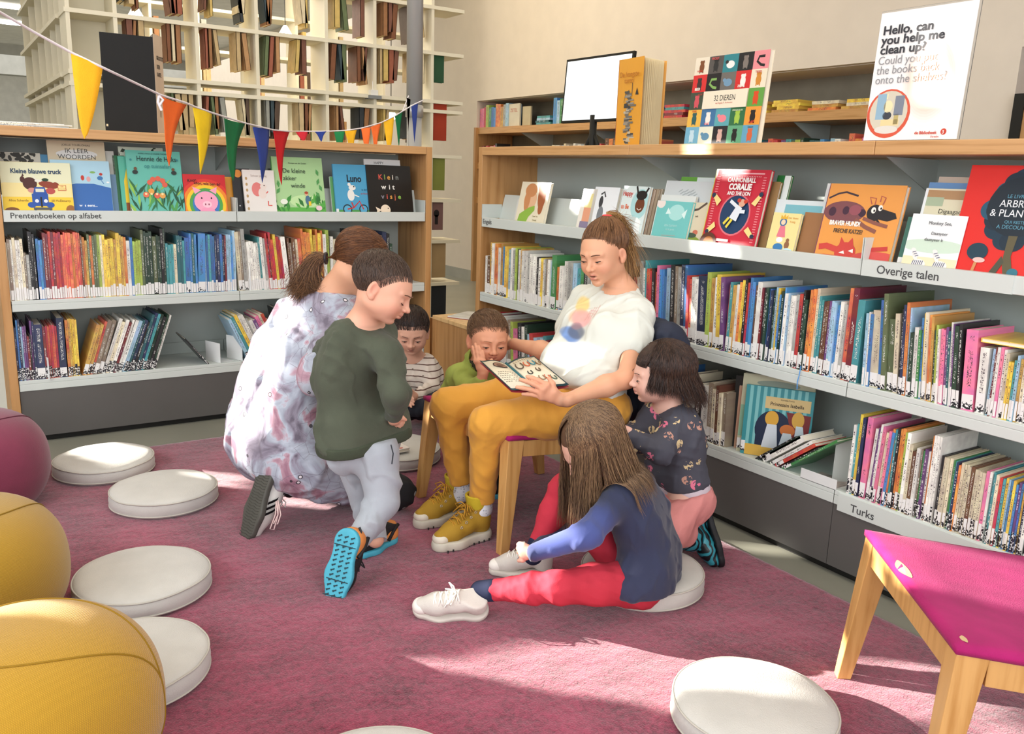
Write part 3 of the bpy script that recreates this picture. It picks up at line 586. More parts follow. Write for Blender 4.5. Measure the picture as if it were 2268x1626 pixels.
b=MB(); b.box(-.07,.07,0,.11,0,.0015,mat('#dfe0dd',.2)); b.box(-.07,.07,0,.0015,0,.035,mat('#dfe0dd',.2)); b.box(-.06,.06,.01,.1,.0015,.006,mat('#b7a9a2',.4,var=.4,scale=4)); tag(b.build('leaflet_tray',M=MR@Matrix.Translation((ry(1810,1080),.0,S3+.0005))),'clear leaflet tray with flyers on the right bottom shelf','tray')
b=MB(); b.tube([(0,-.002,.02),(.002,-.006,.01),(.001,-.008,-.015),(-.003,-.008,-.035),(-.001,-.008,-.06)],.0016,mat('#4b8fd0',.6),6); tag(b.build('ribbon_bookmark',M=MR@Matrix.Translation((ry(1776,800),0,S2))),'blue ribbon bookmark hanging over the shelf edge','ribbon')
# ================================================================== FACE-OUT BOOKS
def shape(b,s,w,h,lv,y0=-.0003):
    k=s[0]; y=y0-.00006*lv
    if k=='e':
        _,cx,cy,rx,ry_,c=s[:6]; rot=s[6] if len(s)>6 else 0; pts=[]
        for i in range(24):
            a=2*math.pi*i/24; dx,dy=rx*w*math.cos(a),ry_*w*math.sin(a); pts.append((cx*w+dx*math.cos(rot)-dy*math.sin(rot),cy*h+dx*math.sin(rot)+dy*math.cos(rot)))
    elif k=='r': _,x,yy,a,bb,c=s[:6]; pts=[(x*w,yy*h),((x+a)*w,yy*h),((x+a)*w,(yy+bb)*h),(x*w,(yy+bb)*h)]
    elif k=='p': _,pp,c=s[:3]; pts=[(q[0]*w,q[1]*h) for q in pp]
    elif k=='l':
        _,pp,wd,c=s[:4]; pts=[(q[0]*w,q[1]*h) for q in pp]; L=[];Rr=[]
        for i,p in enumerate(pts):
            a=pts[max(i-1,0)]; d=pts[min(i+1,len(pts)-1)]; dx,dy=d[0]-a[0],d[1]-a[1]; n_=math.hypot(dx,dy) or 1; q=wd*w/2
            L.append((p[0]-dy/n_*q,p[1]+dx/n_*q)); Rr.append((p[0]+dy/n_*q,p[1]-dx/n_*q))
        for i in range(len(pts)-1):
            b.add([(L[i][0],y,L[i][1]),(L[i+1][0],y,L[i+1][1]),(Rr[i+1][0],y,Rr[i+1][1]),(Rr[i][0],y,Rr[i][1])],[(0,1,2,3)],mat(c,.45,var=0))
        return
    for ax_,lim,sg in ((0,.0008,1),(0,w-.0008,-1),(1,.0008,1),(1,h-.0008,-1)):
        o=[]
        for i in range(len(pts)):
            p,q=pts[i],pts[(i+1)%len(pts)]; a=(p[ax_]-lim)*sg; c_=(q[ax_]-lim)*sg
            if a>=0: o.append(p)
            if (a>=0)!=(c_>=0): t_=a/(a-c_); o.append((p[0]+(q[0]-p[0])*t_,p[1]+(q[1]-p[1])*t_))
        pts=o
        if len(pts)<3: return
    ar=sum(pts[i][0]*pts[(i+1)%len(pts)][1]-pts[(i+1)%len(pts)][0]*pts[i][1] for i in range(len(pts)))
    if ar<0: pts=pts[::-1]
    b.add([(p[0],y,p[1]) for p in pts],[tuple(range(len(pts)))],mat(c,.45,var=0))
def cover(M,w,h,t,col,label,art=(),txt=(),group=None,spine=None,lab=0,name='picture_book',parent=None,gloss=.3):
    m=mat(col,gloss,var=.02,coat=.2); ms=mat(spine,gloss,var=.02) if spine else m
    b=MB(); b.box(.003,w,0,.002,0,h,m); b.box(.003,w,t-.002,t,0,h,m); b.box(0,.003,0,t,0,h,ms); b.box(.003,w-.003,.002,t-.002,.003,h-.003,M_paper)
    o=b.build(name,M=M); tag(o,label,'book',group)
    if art:
        b=MB()
        for i,s in enumerate(art): shape(b,s,w,h,i)
        b.build('cover_picture',o)
    ly=-.0004-.00006*(len(art)+1)
    for (s,x,y,sz,c,*r) in txt:
        al=r[0] if r else 'CENTER'; bd=r[1] if len(r)>1 else 0; wd=r[2] if len(r)>2 else 1; rot=r[3] if len(r)>3 else 0
        text(o,'title_lettering',s,sz*h,mat(c,.5,var=0),Matrix.Translation((x*w,ly,y*h))@Matrix.Rotation(-rot,4,'Y')@UP,al,bd,.00015,wd)
    if lab: q=MB(); q.box(.0,.014,-.0006,.002,.012,.05,M_lab); q.build('spine_label',o)
    return o
def faceL(u0,u1,vt,dy,tilt=12,t=.012,z=S1,**k):
    x0=py(u0,420,YL+dy)[0]-.2; x1=py(u1,420,YL+dy)[0]-.2; zt=py((u0+u1)/2,vt,YL+dy+.04)[2]; h=(zt-z)/math.cos(math.radians(tilt))
    return ML@Matrix.Translation((x0,dy,z+.0005))@Matrix.Rotation(-math.radians(tilt),4,'X'),x1-x0,h,t
def faceR(u0,u1,vt,dy,vm=480,tilt=12,t=.012,z=S1):
    x0=3.86-px(u0,vm,XR+dy)[1]; x1=3.86-px(u1,vm,XR+dy)[1]; zt=px((u0+u1)/2,vt,XR+dy+.04)[2]; h=(zt-z)/math.cos(math.radians(tilt))
    return MR@Matrix.Translation((x0,dy,z+.0005))@Matrix.Rotation(-math.radians(tilt),4,'X'),x1-x0,h,t
GL='face-out picture books on the left top shelf'; GR='face-out picture books on the right top shelf'
def leaf(x,y,l,a,c,w=.25): 
    ca,sa=math.cos(a),math.sin(a); return ('p',[(x,y),(x+l*.5*ca-l*w*sa,y+l*.5*sa+l*w*ca),(x+l*ca,y+l*sa),(x+l*.5*ca+l*w*sa,y+l*.5*sa-l*w*ca)],c)
rr=random.Random(3)
cover(*faceL(-12,98,338,.075),'#c9c4b4','cream book with dark leafy branches, behind the blue truck book',[('e',rr.uniform(.05,.9),rr.uniform(.86,1),.07,.035,'#2b2a22',rr.uniform(0,3)) for _ in range(22)],group=GL)
cover(*faceL(98,125,343,.078),'#3f7fa5','blue book edge showing behind the truck book',group=GL)
cover(*faceL(115,243,313,.062),'#cdbfa2','beige book titled IK LEER WOORDEN at the back of the left display',[('e',.5,.83,.36,.085,'#d8d8d4')],[('JOELLE TOURLONIAS',.5,.935,.035,'#3a3530'),('IK LEER',.5,.845,.085,'#40423f',),('WOORDEN',.5,.765,.085,'#40423f')],group=GL)
cover(*faceL(236,262,335,.07),'#b9b8b0','white and grey-blue book edge beside the blue sailing book',[('r',0,.1,1,.55,'#6d8fae')],group=GL)
cover(*faceL(118,249,356,.04),'#a9cfe0','pale blue book with a dark blue wave and small figures',[('p',[(0,0),(1,0),(1,.53),(.7,.6),(.4,.6),(.2,.55),(0,.56)],'#3568ad'),('e',.52,.7,.03,.05,'#c0392b'),('e',.62,.68,.035,.05,'#d9a0a0'),('e',.7,.8,.05,.02,'#7fae5a'),('e',.82,.7,.05,.04,'#3b74ad'),('e',.84,.77,.03,.025,'#b5332c'),('l',[(.84,.66),(.88,.6)],.012,'#3b74ad'),('e',.95,.63,.025,.015,'#e8e8e8')],[('w  s eens...',.42,.2,.065,'#e8eef4','LEFT',.02)],group=GL)
cover(*faceL(4,162,360,.022),'#ecd98c','yellow book titled Kleine blauwe truck with a blue car',[('r',0,0,1,.1,'#a08c66'),('r',0,.1,1,.28,'#eec93a'),('r',0,.62,1,.38,'#dfe0bd'),('r',.02,.38,.96,.25,'#ecdc9a'),('e',.4,.62,.1,.1,'#4a2018',.6),('e',.3,.69,.035,.05,'#4a2018'),('p',[(.29,.74),(.31,.8),(.33,.75)],'#4a2018'),('e',.66,.6,.14,.055,'#8a3a22',-.2),('e',.76,.6,.05,.045,'#8a3a22'),('e',.52,.67,.05,.022,'#e3e0d2'),('l',[(.5,.68),(.45,.76)],.014,'#e3e0d2'),('e',.62,.69,.05,.025,'#1d3a26'),('e',.42,.5,.06,.04,'#c98a80'),('e',.68,.49,.07,.05,'#b54a48'),
 ('p',[(.43,.44),(.46,.56),(.6,.56),(.63,.44)],'#2450a0'),('r',.47,.47,.12,.06,'#d9dbc9'),('r',.41,.22,.23,.22,'#2450a0'),('e',.4,.24,.06,.045,'#2450a0'),('e',.66,.24,.06,.045,'#2450a0'),('r',.42,.15,.26,.045,'#4d5258'),('r',.43,.09,.03,.06,'#1b1b1e'),('r',.64,.09,.03,.06,'#1b1b1e'),('r',.525,.2,.025,.18,'#15181c'),('e',.475,.31,.028,.028,'#dfe3ea'),('e',.6,.31,.028,.028,'#dfe3ea'),('e',.12,.14,.1,.05,'#7a4a22'),('e',.95,.15,.07,.08,'#9a6228'),('r',.79,.5,.12,.1,'#c9583a'),('r',.797,.51,.106,.082,'#ecd98c')],
 [('Kleine blauwe truck',.5,.8,.115,'#27425f','CENTER',.025,.86),('Alice Schertle',.22,.3,.055,'#8a6a2a'),('Jill McElmurry',.82,.3,.055,'#8a6a2a'),('100',.85,.56,.035,'#c9583a'),('Prentenboek',.85,.525,.025,'#c9583a')],group=GL)
cover(*faceL(258,284,345,.07),'#2f6b45','dark green patterned book edge behind the yellow spined one',group=GL)
cover(*faceL(273,372,327,.074),'#c9d2c0','book with dark jungle leaves showing above the teal garden book',[leaf(rr.uniform(0,.9),rr.uniform(.85,.98),.12,rr.uniform(0,6),'#2c3a2a') for _ in range(16)],group=GL)
cover(*faceL(270,300,347,.05),'#57b39a','mint book with a yellow pencil on its spine side',[('p',[(.3,.2),(.3,.6),(.55,.8),(.8,.6),(.8,.2)],'#e9c32c'),('r',.3,.1,.5,.15,'#8a4a22')],group=GL)
cover(*faceL(288,409,335,.022),'#62b5a4','teal book titled Hennie de Heks op tuinsafari with jungle leaves',[leaf(rr.uniform(0,1),rr.uniform(.02,.42),rr.uniform(.15,.32),rr.uniform(.6,2.5),rr.choice(['#2e6b3f','#4f9a52','#1f5238','#8fbf4f']),.09) for _ in range(44)]+[('e',.52+.14*math.cos(a),.5+.09*math.sin(a),.05,.05,'#d9604a') for a in (0,.7,1.4,2.1,2.8)]+[('e',x,.36+.04*math.sin(x*20),.055,.055,c) for x,c in ((.3,'#e0714f'),(.4,'#dfa24a'),(.5,'#d9604a'),(.6,'#e0a04f'))]+[('e',x,.36,.022,.022,'#f0d9a0') for x in (.3,.4,.5,.6)]+[('e',.14,.68,.05,.04,'#26302e'),('e',.15,.73,.03,.03,'#6b4a30'),('e',.85,.68,.05,.04,'#26302e'),('e',.84,.73,.03,.03,'#6b4a30'),('e',.08,.86,.02,.02,'#2e7f86'),('e',.93,.87,.02,.02,'#2e7f86')],
 [('Hennie de Heks',.55,.845,.105,'#1c2a2c','CENTER',.0,.82),('op tuinsafari',.56,.745,.085,'#3a8a8a','CENTER',.0,.9),('KORKY PAUL & VALERIE THOMAS',.5,.945,.028,'#1c4a4c')],group=GL,lab=1)
cover(*faceL(480,526,392,.07,t=.01),'#e9a13a','yellow and orange book edge behind the pig book',group=GL)
def rainbow():
    o=[('r',0,0,1,1,'#c9252c')]
    for i,c in enumerate(('#d9382c','#e8862c','#f0c62f','#4f9e4a','#3a78b8','#3a4f9a')): o.append(('e',.5,.32,.62-.075*i,.62-.075*i,c))
    return o
cover(*faceL(410,504,387,.022),'#c9252c','red rainbow book titled Knor, knor, wie ben ik with a pink pig',rainbow()+[('e',.5,.38,.28,.25,'#f0a3bd'),('e',.52,.1,.2,.17,'#ee9ab8'),('p',[(.25,.55),(.2,.72),(.4,.64)],'#f0a3bd'),('p',[(.6,.64),(.78,.72),(.75,.55)],'#f0a3bd'),('e',.52,.32,.11,.08,'#f6c3d2'),('e',.48,.32,.016,.024,'#8a3550'),('e',.56,.32,.016,.024,'#8a3550'),('e',.4,.46,.018,.024,'#2a1c22'),('e',.63,.46,.018,.024,'#2a1c22'),('e',.86,.14,.05,.05,'#f2f0ea'),('e',.86,.14,.018,.018,'#e9c32c')],[('Knor,',.22,.83,.105,'#2b1712','CENTER',.01,.9,.12),('knor, wie ben ik?',.56,.76,.095,'#2b1712','CENTER',.01,.9,-.05)],group=GL)
cover(*faceL(520,560,374,.05,t=.008),'#2b2b2c','black book with a round orange face beside the squirrel book',[('e',.32,.9,.22,.22,'#d98a3a'),('e',.3,.25,.04,.04,'#e8e8e8'),('e',.6,.26,.05,.04,'#e8e8e8')],group=GL)
cover(*faceL(602,628,374,.05,t=.008),'#252627','narrow black book edge between squirrel and green books',[('e',.6,.4,.1,.1,'#dddddd')],group=GL)
cover(*faceL(544,614,377,.022),'#e9e3dc','white book with a pink squirrel and autumn leaves around',[('e',.42,.6,.17,.22,'#e0807c'),('e',.58,.52,.13,.17,'#e9d9cf'),('e',.62,.66,.1,.09,'#e9dcd2'),('e',.65,.68,.02,.02,'#3a2a2a'),('l',[(.7,.52),(.76,.56)],.03,'#d9544a'),('l',[(.74,.36),(.74,.27),(.86,.27)],.035,'#d9544a')]+[('e',.1,y,.035,.05,'#b99a6a') for y in (.82,.7,.58,.46,.34,.2)]+[('e',x,.07,.055,.035,c) for x,c in ((.18,'#c9603a'),(.36,'#c9804a'),(.58,'#b9704a'),(.8,'#cfae4a'))],[('Scheer je weg',.5,.86,.06,'#b9a8a0')],group=GL)
cover(*faceL(610,723,349,.03),'#a9cf94','green book titled De kleine akker winde with a child among leaves',[('r',0,.0,1,.18,'#5fae4a'),('e',.6,.28,.3,.12,'#bfe0a2')]+[leaf(rr.choice([rr.uniform(0,.25),rr.uniform(.75,1),rr.uniform(0,1)]),rr.uniform(0,.25),rr.uniform(.1,.2),rr.uniform(.3,2.8),rr.choice(['#3f8f3c','#58a848','#2f7434']),.2) for _ in range(34)]+[leaf(x,y,.12,a,'#4f9650',.25) for x,y,a in ((.9,.7,1.9),(.86,.55,1.2),(.95,.45,2),(.05,.4,.9),(.1,.5,1.6),(.9,.35,2.3))]+[('e',.65,.3,.05,.09,'#4a6f8a'),('e',.63,.4,.035,.035,'#e0b08a'),('e',.63,.42,.038,.025,'#a8442a'),('r',.66,.21,.05,.07,'#e9c32c'),('e',.18,.27,.07,.05,'#e8eddc'),('e',.86,.17,.06,.05,'#ecc8cf')],
 [('De kleine',.2,.74,.105,'#24352a','LEFT',.0,.95),('akker',.2,.62,.105,'#24352a','LEFT',.0,.95),('winde',.34,.5,.105,'#24352a','LEFT',.0,.95),('Monique van der Zanden',.5,.89,.03,'#24352a')],group=GL,spine='#4f8f4a')
cover(*faceL(737,756,392,.05,t=.01),'#dfe8dc','white and green book edge beside the blue bicycle book',[('r',0,0,.4,1,'#5fa060')],group=GL)
cover(*faceL(817,897,354,.055,t=.01),'#e4e4e2','white book with black lettering behind the black fish book',[],[('HAPPY',.4,.92,.06,'#1d1d1d')],group=GL)
cover(*faceL(746,824,365,.03),'#4d9fc6','blue book titled Luno with a white animal on a red bicycle',[('r',0,0,1,.16,'#4f9a4f')]+[('e',x,.17,.13,.13,'#1d2a30') for x in (.32,.78)]+[('e',x,.17,.1,.1,'#5aa9cc') for x in (.32,.78)]+[('l',[(.32,.17),(.5,.2),(.68,.32),(.78,.17)],.035,'#c0342f'),('l',[(.5,.2),(.45,.3)],.035,'#c0342f'),('e',.45,.43,.1,.15,'#ece9e2'),('e',.5,.57,.1,.07,'#ece9e2'),('e',.42,.63,.045,.045,'#ece9e2'),('l',[(.5,.45),(.68,.4)],.03,'#ece9e2'),('e',.55,.59,.02,.02,'#222222')],[('Luno',.36,.68,.18,'#17202c','LEFT',.03,.8),('is dol',.84,.52,.05,'#17405c'),('op fietsen',.84,.45,.04,'#b8442f')],group=GL,lab=1)
cover(*faceL(820,918,367,.022),'#191817','black book titled Klein wit visje with a cream fish',[('e',.36,.16,.11,.11,'#ecd9c0'),('p',[(.27,.16),(.14,.22),(.17,.15),(.14,.08)],'#ecd9c0'),('e',.42,.19,.012,.012,'#191817')],
 [(c,x,.735,.13,k,'CENTER',.02) for c,x,k in (('K',.3,'#d9584a'),('l',.4,'#8fae5a'),('e',.49,'#dfa24a'),('i',.58,'#e8e0d0'),('n',.68,'#8a8f8a'))]+[(c,x,.55,.13,'#efece4','CENTER',.02) for c,x in (('w',.36),('i',.49),('t',.58))]+[(c,x,.37,.13,k,'CENTER',.02) for c,x,k in (('v',.32,'#8f8a96'),('i',.42,'#d9584a'),('s',.51,'#e0a04a'),('j',.6,'#c9684a'),('e',.7,'#8fbf4f'))],group=GL)
# ---- right bookcase, top shelf
cover(*faceR(1136,1150,440,.06,450,t=.008),'#d9d9d6','pale thin book edge left of the bear hug book',group=GR)
cover(*faceR(1139,1202,403,.03,446,t=.014),'#e6dcc2','cream board book with a child hugging a brown teddy bear',[('e',.4,.62,.22,.2,'#e2b58f'),('e',.38,.82,.2,.14,'#c98a5a'),('e',.3,.62,.1,.24,'#c98a5a'),('p',[(.05,.02),(.12,.3),(.4,.45),(.6,.5),(.62,.4),(.45,.25),(.35,.02)],'#8fb548'),('e',.78,.7,.13,.26,'#a5603a',.1),('e',.72,.88,.1,.1,'#a5603a'),('e',.8,.47,.08,.14,'#a5603a')],[('I Love You',.68,.26,.045,'#8f8250'),('Through',.68,.18,.045,'#8f8250'),('and Through',.68,.1,.045,'#8f8250')],group=GR)
cover(*faceR(1275,1306,418,.03,450,t=.008),'#e9e4d8','pale book with a coloured stripe left of the white scooter book',[('r',.2,.0,.6,.3,'#8a7f9a'),('r',.3,.3,.5,.3,'#e2a07f'),('r',.3,.6,.5,.3,'#e9dc9a')],group=GR)
cover(*faceR(1300,1354,414,.03,450,t=.02),'#e9edf0','white board book with a black and white long tailed animal',[('e',.35,.7,.08,.16,'#3a3c40'),('e',.4,.45,.12,.22,'#7a7f84'),('e',.55,.3,.14,.1,'#c9ccd0'),('l',[(.3,.85),(.42,.9),(.5,.8)],.05,'#3a3c40')],[],group=GR)
cover(*faceR(1362,1420,412,.03,450,t=.014),'#d9e6e4','white book titled Happy to Be Happy with a smiling child',[('e',.72,.68,.32,.38,'#a9d3d4'),('e',.74,.66,.17,.2,'#6b3a22'),('e',.74,.84,.2,.12,'#1c1a1a'),('l',[(.6,.86),(.5,1.0)],.06,'#1c1a1a'),('l',[(.85,.86),(.95,.98)],.06,'#1c1a1a'),('l',[(.66,.6),(.74,.57),(.82,.6)],.02,'#f0e8e0'),('p',[(.55,.0),(.6,.38),(.74,.44),(.9,.38),(.95,0)],'#eef0ee'),('l',[(.6,.38),(.5,.25)],.03,'#1c1a1a')],[('Happy',.02,.82,.13,'#c23a2c','LEFT',.02,.8),('to Be',.05,.58,.12,'#d9602c','LEFT',.02,.8),('Happy',.02,.36,.13,'#c23a2c','LEFT',.02,.8)],group=GR)
for k,(a,c) in enumerate(((1418,'#b59c86'),(1428,'#a8967f'),(1436,'#b9ac98'))): cover(*faceR(a,a+12,418,.05+.012*k,450,t=.01),c,'brown board book edge right of the Happy book, %s'%('nearest it','middle one','rightmost')[k],group=GR)
cover(*faceR(1482,1562,392,.085,460,t=.012),'#6aa845','bright green topped book behind the silver one',[('r',.45,.9,.55,.1,'#dfe8e6')],group=GR)
cover(*faceR(1452,1556,401,.065,460,t=.012),'#d5dbdc','silvery white glossy book behind the teal elephant book',[('e',.35+.04*i,.85-.03*(i%3),.05,.01,'#aab3b5',.5) for i in range(9)],spine='#eef2f2',group=GR,gloss=.12)
cover(*faceR(1446,1522,432,.045,480,t=.012),'#dfe3e0','white book edge just above the teal elephant book',group=GR)
cover(*faceR(1440,1518,445,.025,486,t=.014),'#74c3c0','teal book with a white crown shape and faint title Een olifant',[('e',.12,.94,.12,.1,'#e9ddd6'),('e',.6,.75,.22,.16,'#a9dcd8'),('p',[(.3,.7),(.35,.85),(.45,.72)],'#d9efec'),('p',[(.75,.72),(.88,.84),(.85,.62)],'#d9efec'),('l',[(.3,.22),(.7,.24)],.02,'#9aaea8')],[('EEN OLIFANT',.52,.43,.065,'#b9e3e0'),('op de grond',.52,.35,.055,'#b9e3e0')],group=GR,spine='#e4e8e4')
cover(*faceR(1515,1556,448,.04,500,t=.012),'#d9cdb2','cream book with a branch and green hills left of the cannonball book',[('l',[(.1,.82),(.4,.85),(.8,1.0)],.09,'#5a4a40'),('e',.4,.1,.5,.3,'#8aa03f'),('e',.5,.35,.14,.1,'#c9705a'),('e',.3,.28,.3,.1,'#4a5a4a')],[('tails',.4,.68,.06,'#6a5a4a')],group=GR)
cover(*faceR(1690,1721,388,.075,470,t=.012),'#2f7a3f','green book with white edge behind the cannonball book',[('r',.55,0,.45,1,'#e9f0ea')],group=GR)
cover(*faceR(1672,1700,402,.055,470,t=.012),'#9a7a50','brown wooden toned book edge behind the cannonball book',group=GR)
def coralie():
    o=[('r',.04,0,.96,1,'#c62a3e'),('r',.12,.945,.78,.016,'#ecb0b4'),('r',.12,.045,.78,.016,'#ecb0b4'),('e',.52,.46,.285,.30,'#d9707a'),('e',.52,.46,.26,.275,'#1d3c60')]
    for i in range(26): y=.15+.03*i; o.append(('r',.065,y,.055,.011,'#e58a90')); o.append(('r',.905,y,.055,.011,'#e58a90'))
    o+=[('r',.13+.03*i,.91,.014,.01,'#ecb0b4') for i in range(25)]+[('r',.28+.03*i,.09,.014,.01,'#ecb0b4') for i in range(20)]
    o+=[('p',[(.08,.66),(.13,.69),(.24,.62),(.18,.55)],'#ecd58a'),('p',[(.98-.02,.69),(.9,.7),(.8,.6),(.88,.57)],'#ecd58a'),('p',[(.08,.26),(.13,.22),(.24,.3),(.2,.36)],'#ecd58a'),('p',[(.95,.24),(.9,.2),(.78,.28),(.84,.33)],'#ecd58a'),('e',.08,.68,.035,.035,'#25344c'),('e',.94,.71,.035,.035,'#25344c'),('e',.1,.235,.035,.03,'#25344c'),('e',.94,.22,.035,.03,'#25344c')]
    o+=[('p',[(.46,.42),(.56,.58),(.66,.54),(.6,.38)],'#dfe5ec'),('l',[(.55,.56),(.42,.62)],.05,'#dfe5ec'),('l',[(.6,.5),(.72,.5)],.05,'#dfe5ec'),('e',.64,.6,.06,.055,'#d9a58a'),('e',.58,.63,.035,.03,'#c9402c'),('e',.7,.62,.035,.03,'#c9402c'),('l',[(.46,.42),(.38,.34)],.04,'#e0d04a'),('l',[(.52,.4),(.44,.3)],.04,'#e0d04a')]
    o+=[('e',.16,.1,.16,.15,'#5a3428'),('e',.17,.1,.1,.09,'#a8682c'),('e',.21,.06,.06,.05,'#ece4d8'),('e',.21,.085,.02,.016,'#2a1a14'),('r',.32,.13,.22,.03,'#efe0d8')]
    return o
cover(*faceR(1550,1669,375,.022,520,t=.016),'#c62a3e','red book titled Cannonball Coralie and the Lion',coralie(),[('CANNONBALL',.54,.845,.078,'#f0ece8','CENTER',.03,.82),('CORALIE',.54,.755,.1,'#f0ece8','CENTER',.05,.86),('AND THE LION',.54,.69,.06,'#f0ece8','CENTER',.03,.86)],group=GR,spine='#c9c235')
cover(*faceR(1692,1808,443,.06,500,t=.012),'#dfe8ea','pale blue and white large book behind the small king board book',[('r',.25,.62,.7,.3,'#7fbcc8'),('r',.35,.55,.6,.2,'#4f8fa8')],group=GR,spine='#f0f4f4')
cover(*faceR(1764,1806,470,.04,520,t=.02),'#9c6f4a','brown board book edge behind the small king board book',group=GR)
cover(*faceR(1788,1815,474,.05,520,t=.012),'#c9606a','pink book edge left of the orange dog book',group=GR)
cover(*faceR(1697,1758,471,.02,510,t=.012),'#ecdc98','small yellow board book with a crowned child and teddy',[('e',.42,.8,.13,.12,'#3f6a9a'),('e',.42,.8,.08,.08,'#eecfae'),('p',[(.3,.87),(.3,.96),(.38,.91),(.43,.98),(.48,.91),(.55,.96),(.55,.87)],'#dfae3a'),('p',[(.28,.48),(.34,.72),(.52,.72),(.6,.48)],'#e07a8a'),('e',.42,.42,.12,.08,'#eef0f4'),('e',.42,.26,.18,.12,'#3a7ab0'),('e',.72,.32,.09,.12,'#8f6244'),('e',.72,.42,.06,.06,'#8f6244'),('e',.78,.2,.18,.08,'#c3dfe8'),('p',[(.7,0),(1,0),(1,.12)],'#3a5f9a')],[('Der kleine',.75,.88,.06,'#dfa85a'),('Konig',.75,.8,.06,'#dfa85a')],group=GR)
cover(*faceR(1800,1834,406,.07,500,t=.01),'#eef0ee','white book edge behind the orange dog book',group=GR)
def hund():
    return [('r',.0,.92,.0,.0,'#e29c48'),('l',[(.03,.82),(.15,.88),(.25,.9),(.42,.86)],.022,'#3c2f3a'),('e',.28,.66,.28,.13,'#7c4a4e'),('e',.12,.66,.05,.055,'#43283a'),('e',.3,.68,.045,.05,'#43283a'),('e',.52,.66,.05,.045,'#3c2638'),('e',.42,.69,.08,.06,'#93505a'),('e',.68,.67,.1,.095,'#252226'),('p',[(.68,.74),(.94,.68),(.97,.62),(.86,.58),(.72,.6)],'#252226'),('l',[(.72,.6),(.78,.54),(.86,.52)],.025,'#252226'),('e',.66,.7,.03,.036,'#efe9e0'),('e',.74,.73,.028,.034,'#efe9e0'),('e',.67,.695,.012,.014,'#1a1a1a'),('e',.75,.725,.012,.014,'#1a1a1a'),('l',[(.62,.77),(.58,.85),(.66,.84),(.66,.76)],.014,'#b0584a'),('l',[(.72,.8),(.72,.87),(.78,.85),(.76,.77)],.014,'#b0584a'),('l',[(.45,.58),(.6,.5),(.75,.45)],.045,'#8a5548'),('l',[(.55,.6),(.72,.55),(.88,.52)],.04,'#8a5548'),
     ('e',.42,.18,.14,.12,'#c9433c'),('p',[(.32,.24),(.33,.36),(.4,.28)],'#c9433c'),('p',[(.42,.28),(.48,.36),(.52,.25)],'#c9433c'),('l',[(.32,.2),(.15,.24),(.05,.22)],.07,'#c9433c'),('l',[(.32,.1),(.15,.1),(.04,.09)],.07,'#c9433c'),('e',.85,.1,.36,.12,'#d0504a'),('l',[(.68,.3),(.75,.24),(.95,.27)],.05,'#c23c38'),('p',[(.34,.17),(.4,.2),(.42,.16)],'#f2ede6'),('p',[(.46,.2),(.52,.23),(.53,.18)],'#f2ede6')]
cover(*faceR(1806,1975,408,.02,500,t=.02),'#e39a4d','orange book titled Braver Hund! Freche Katze! with dog and red cat',hund(),[('BRAVER HUND!',.12,.5,.075,'#f2ede4','LEFT',.05,.8),('FRECHE KATZE!',.2,.41,.07,'#4a4038','LEFT',.02,.8)],group=GR,spine='#7a3f5a')
cover(*faceR(2022,2170,405,.065,500,t=.008),'#6d95c4','blue topped glossy booklets behind the Digaagad book',group=GR,gloss=.12)
cover(*faceR(2040,2170,392,.085,500,t=.006),'#c9b8a8','clear covered booklet highest at the back behind the tree book',group=GR,gloss=.1)
cover(*faceR(2018,2150,418,.045,500,t=.01),'#ddd6b8','book titled Digaagad with wooden frame picture',[('r',.0,.0,.05,1,'#e8ecec'),('r',.05,.88,.95,.1,'#b08a62'),('r',.05,.8,.3,.1,'#a9b89a'),('r',.12,.4,.88,.13,'#a5804e')],[('Digaagad',.5,.72,.075,'#4a4638'),('Guduudan ee Yar',.5,.6,.075,'#4a4638')],group=GR,spine='#eef2f4')
cover(*faceR(1990,2030,480,.03,530,t=.008),'#3f6f62','dark green book edge with paw label left of the zebra book',group=GR,lab=1)
def zebra(x,s): 
    o=[('e',x,.2,.13*s,.09*s,'#e6e2de'),('e',x-.1*s,.34,.045*s,.1*s,'#e6e2de',.5),('e',x-.14*s,.42,.05*s,.035*s,'#e6e2de',-.3)]+[('l',[(x-.1*s+.035*i*s,.26),(x-.13*s+.035*i*s,.12)],.014,'#5a5a78') for i in range(6)]+[('l',[(x-.1*s,.15),(x-.1*s,.02)],.03,'#8a88a0'),('l',[(x+.09*s,.15),(x+.1*s,.02)],.03,'#8a88a0')]+[('l',[(x-.15*s+.03*i*s,.38-.03*i),(x-.09*s+.03*i*s,.4-.03*i)],.012,'#5a5a78') for i in range(3)]; return o
cover(*faceR(1998,2120,475,.015,540,t=.008),'#e9ecec','white book titled Monkey See with two zebras, left of the tree book',[('r',0,0,1,.32,'#e4d9b4'),('e',.5,.5,.6,.12,'#c9dcc9')]+zebra(.32,1)+zebra(.72,1),[('Monkey See,',.55,.84,.075,'#4a4c50'),('Daanyeer',.58,.68,.07,'#4a4c50'),('daanyeer k',.5,.58,.07,'#4a4c50')],group=GR)
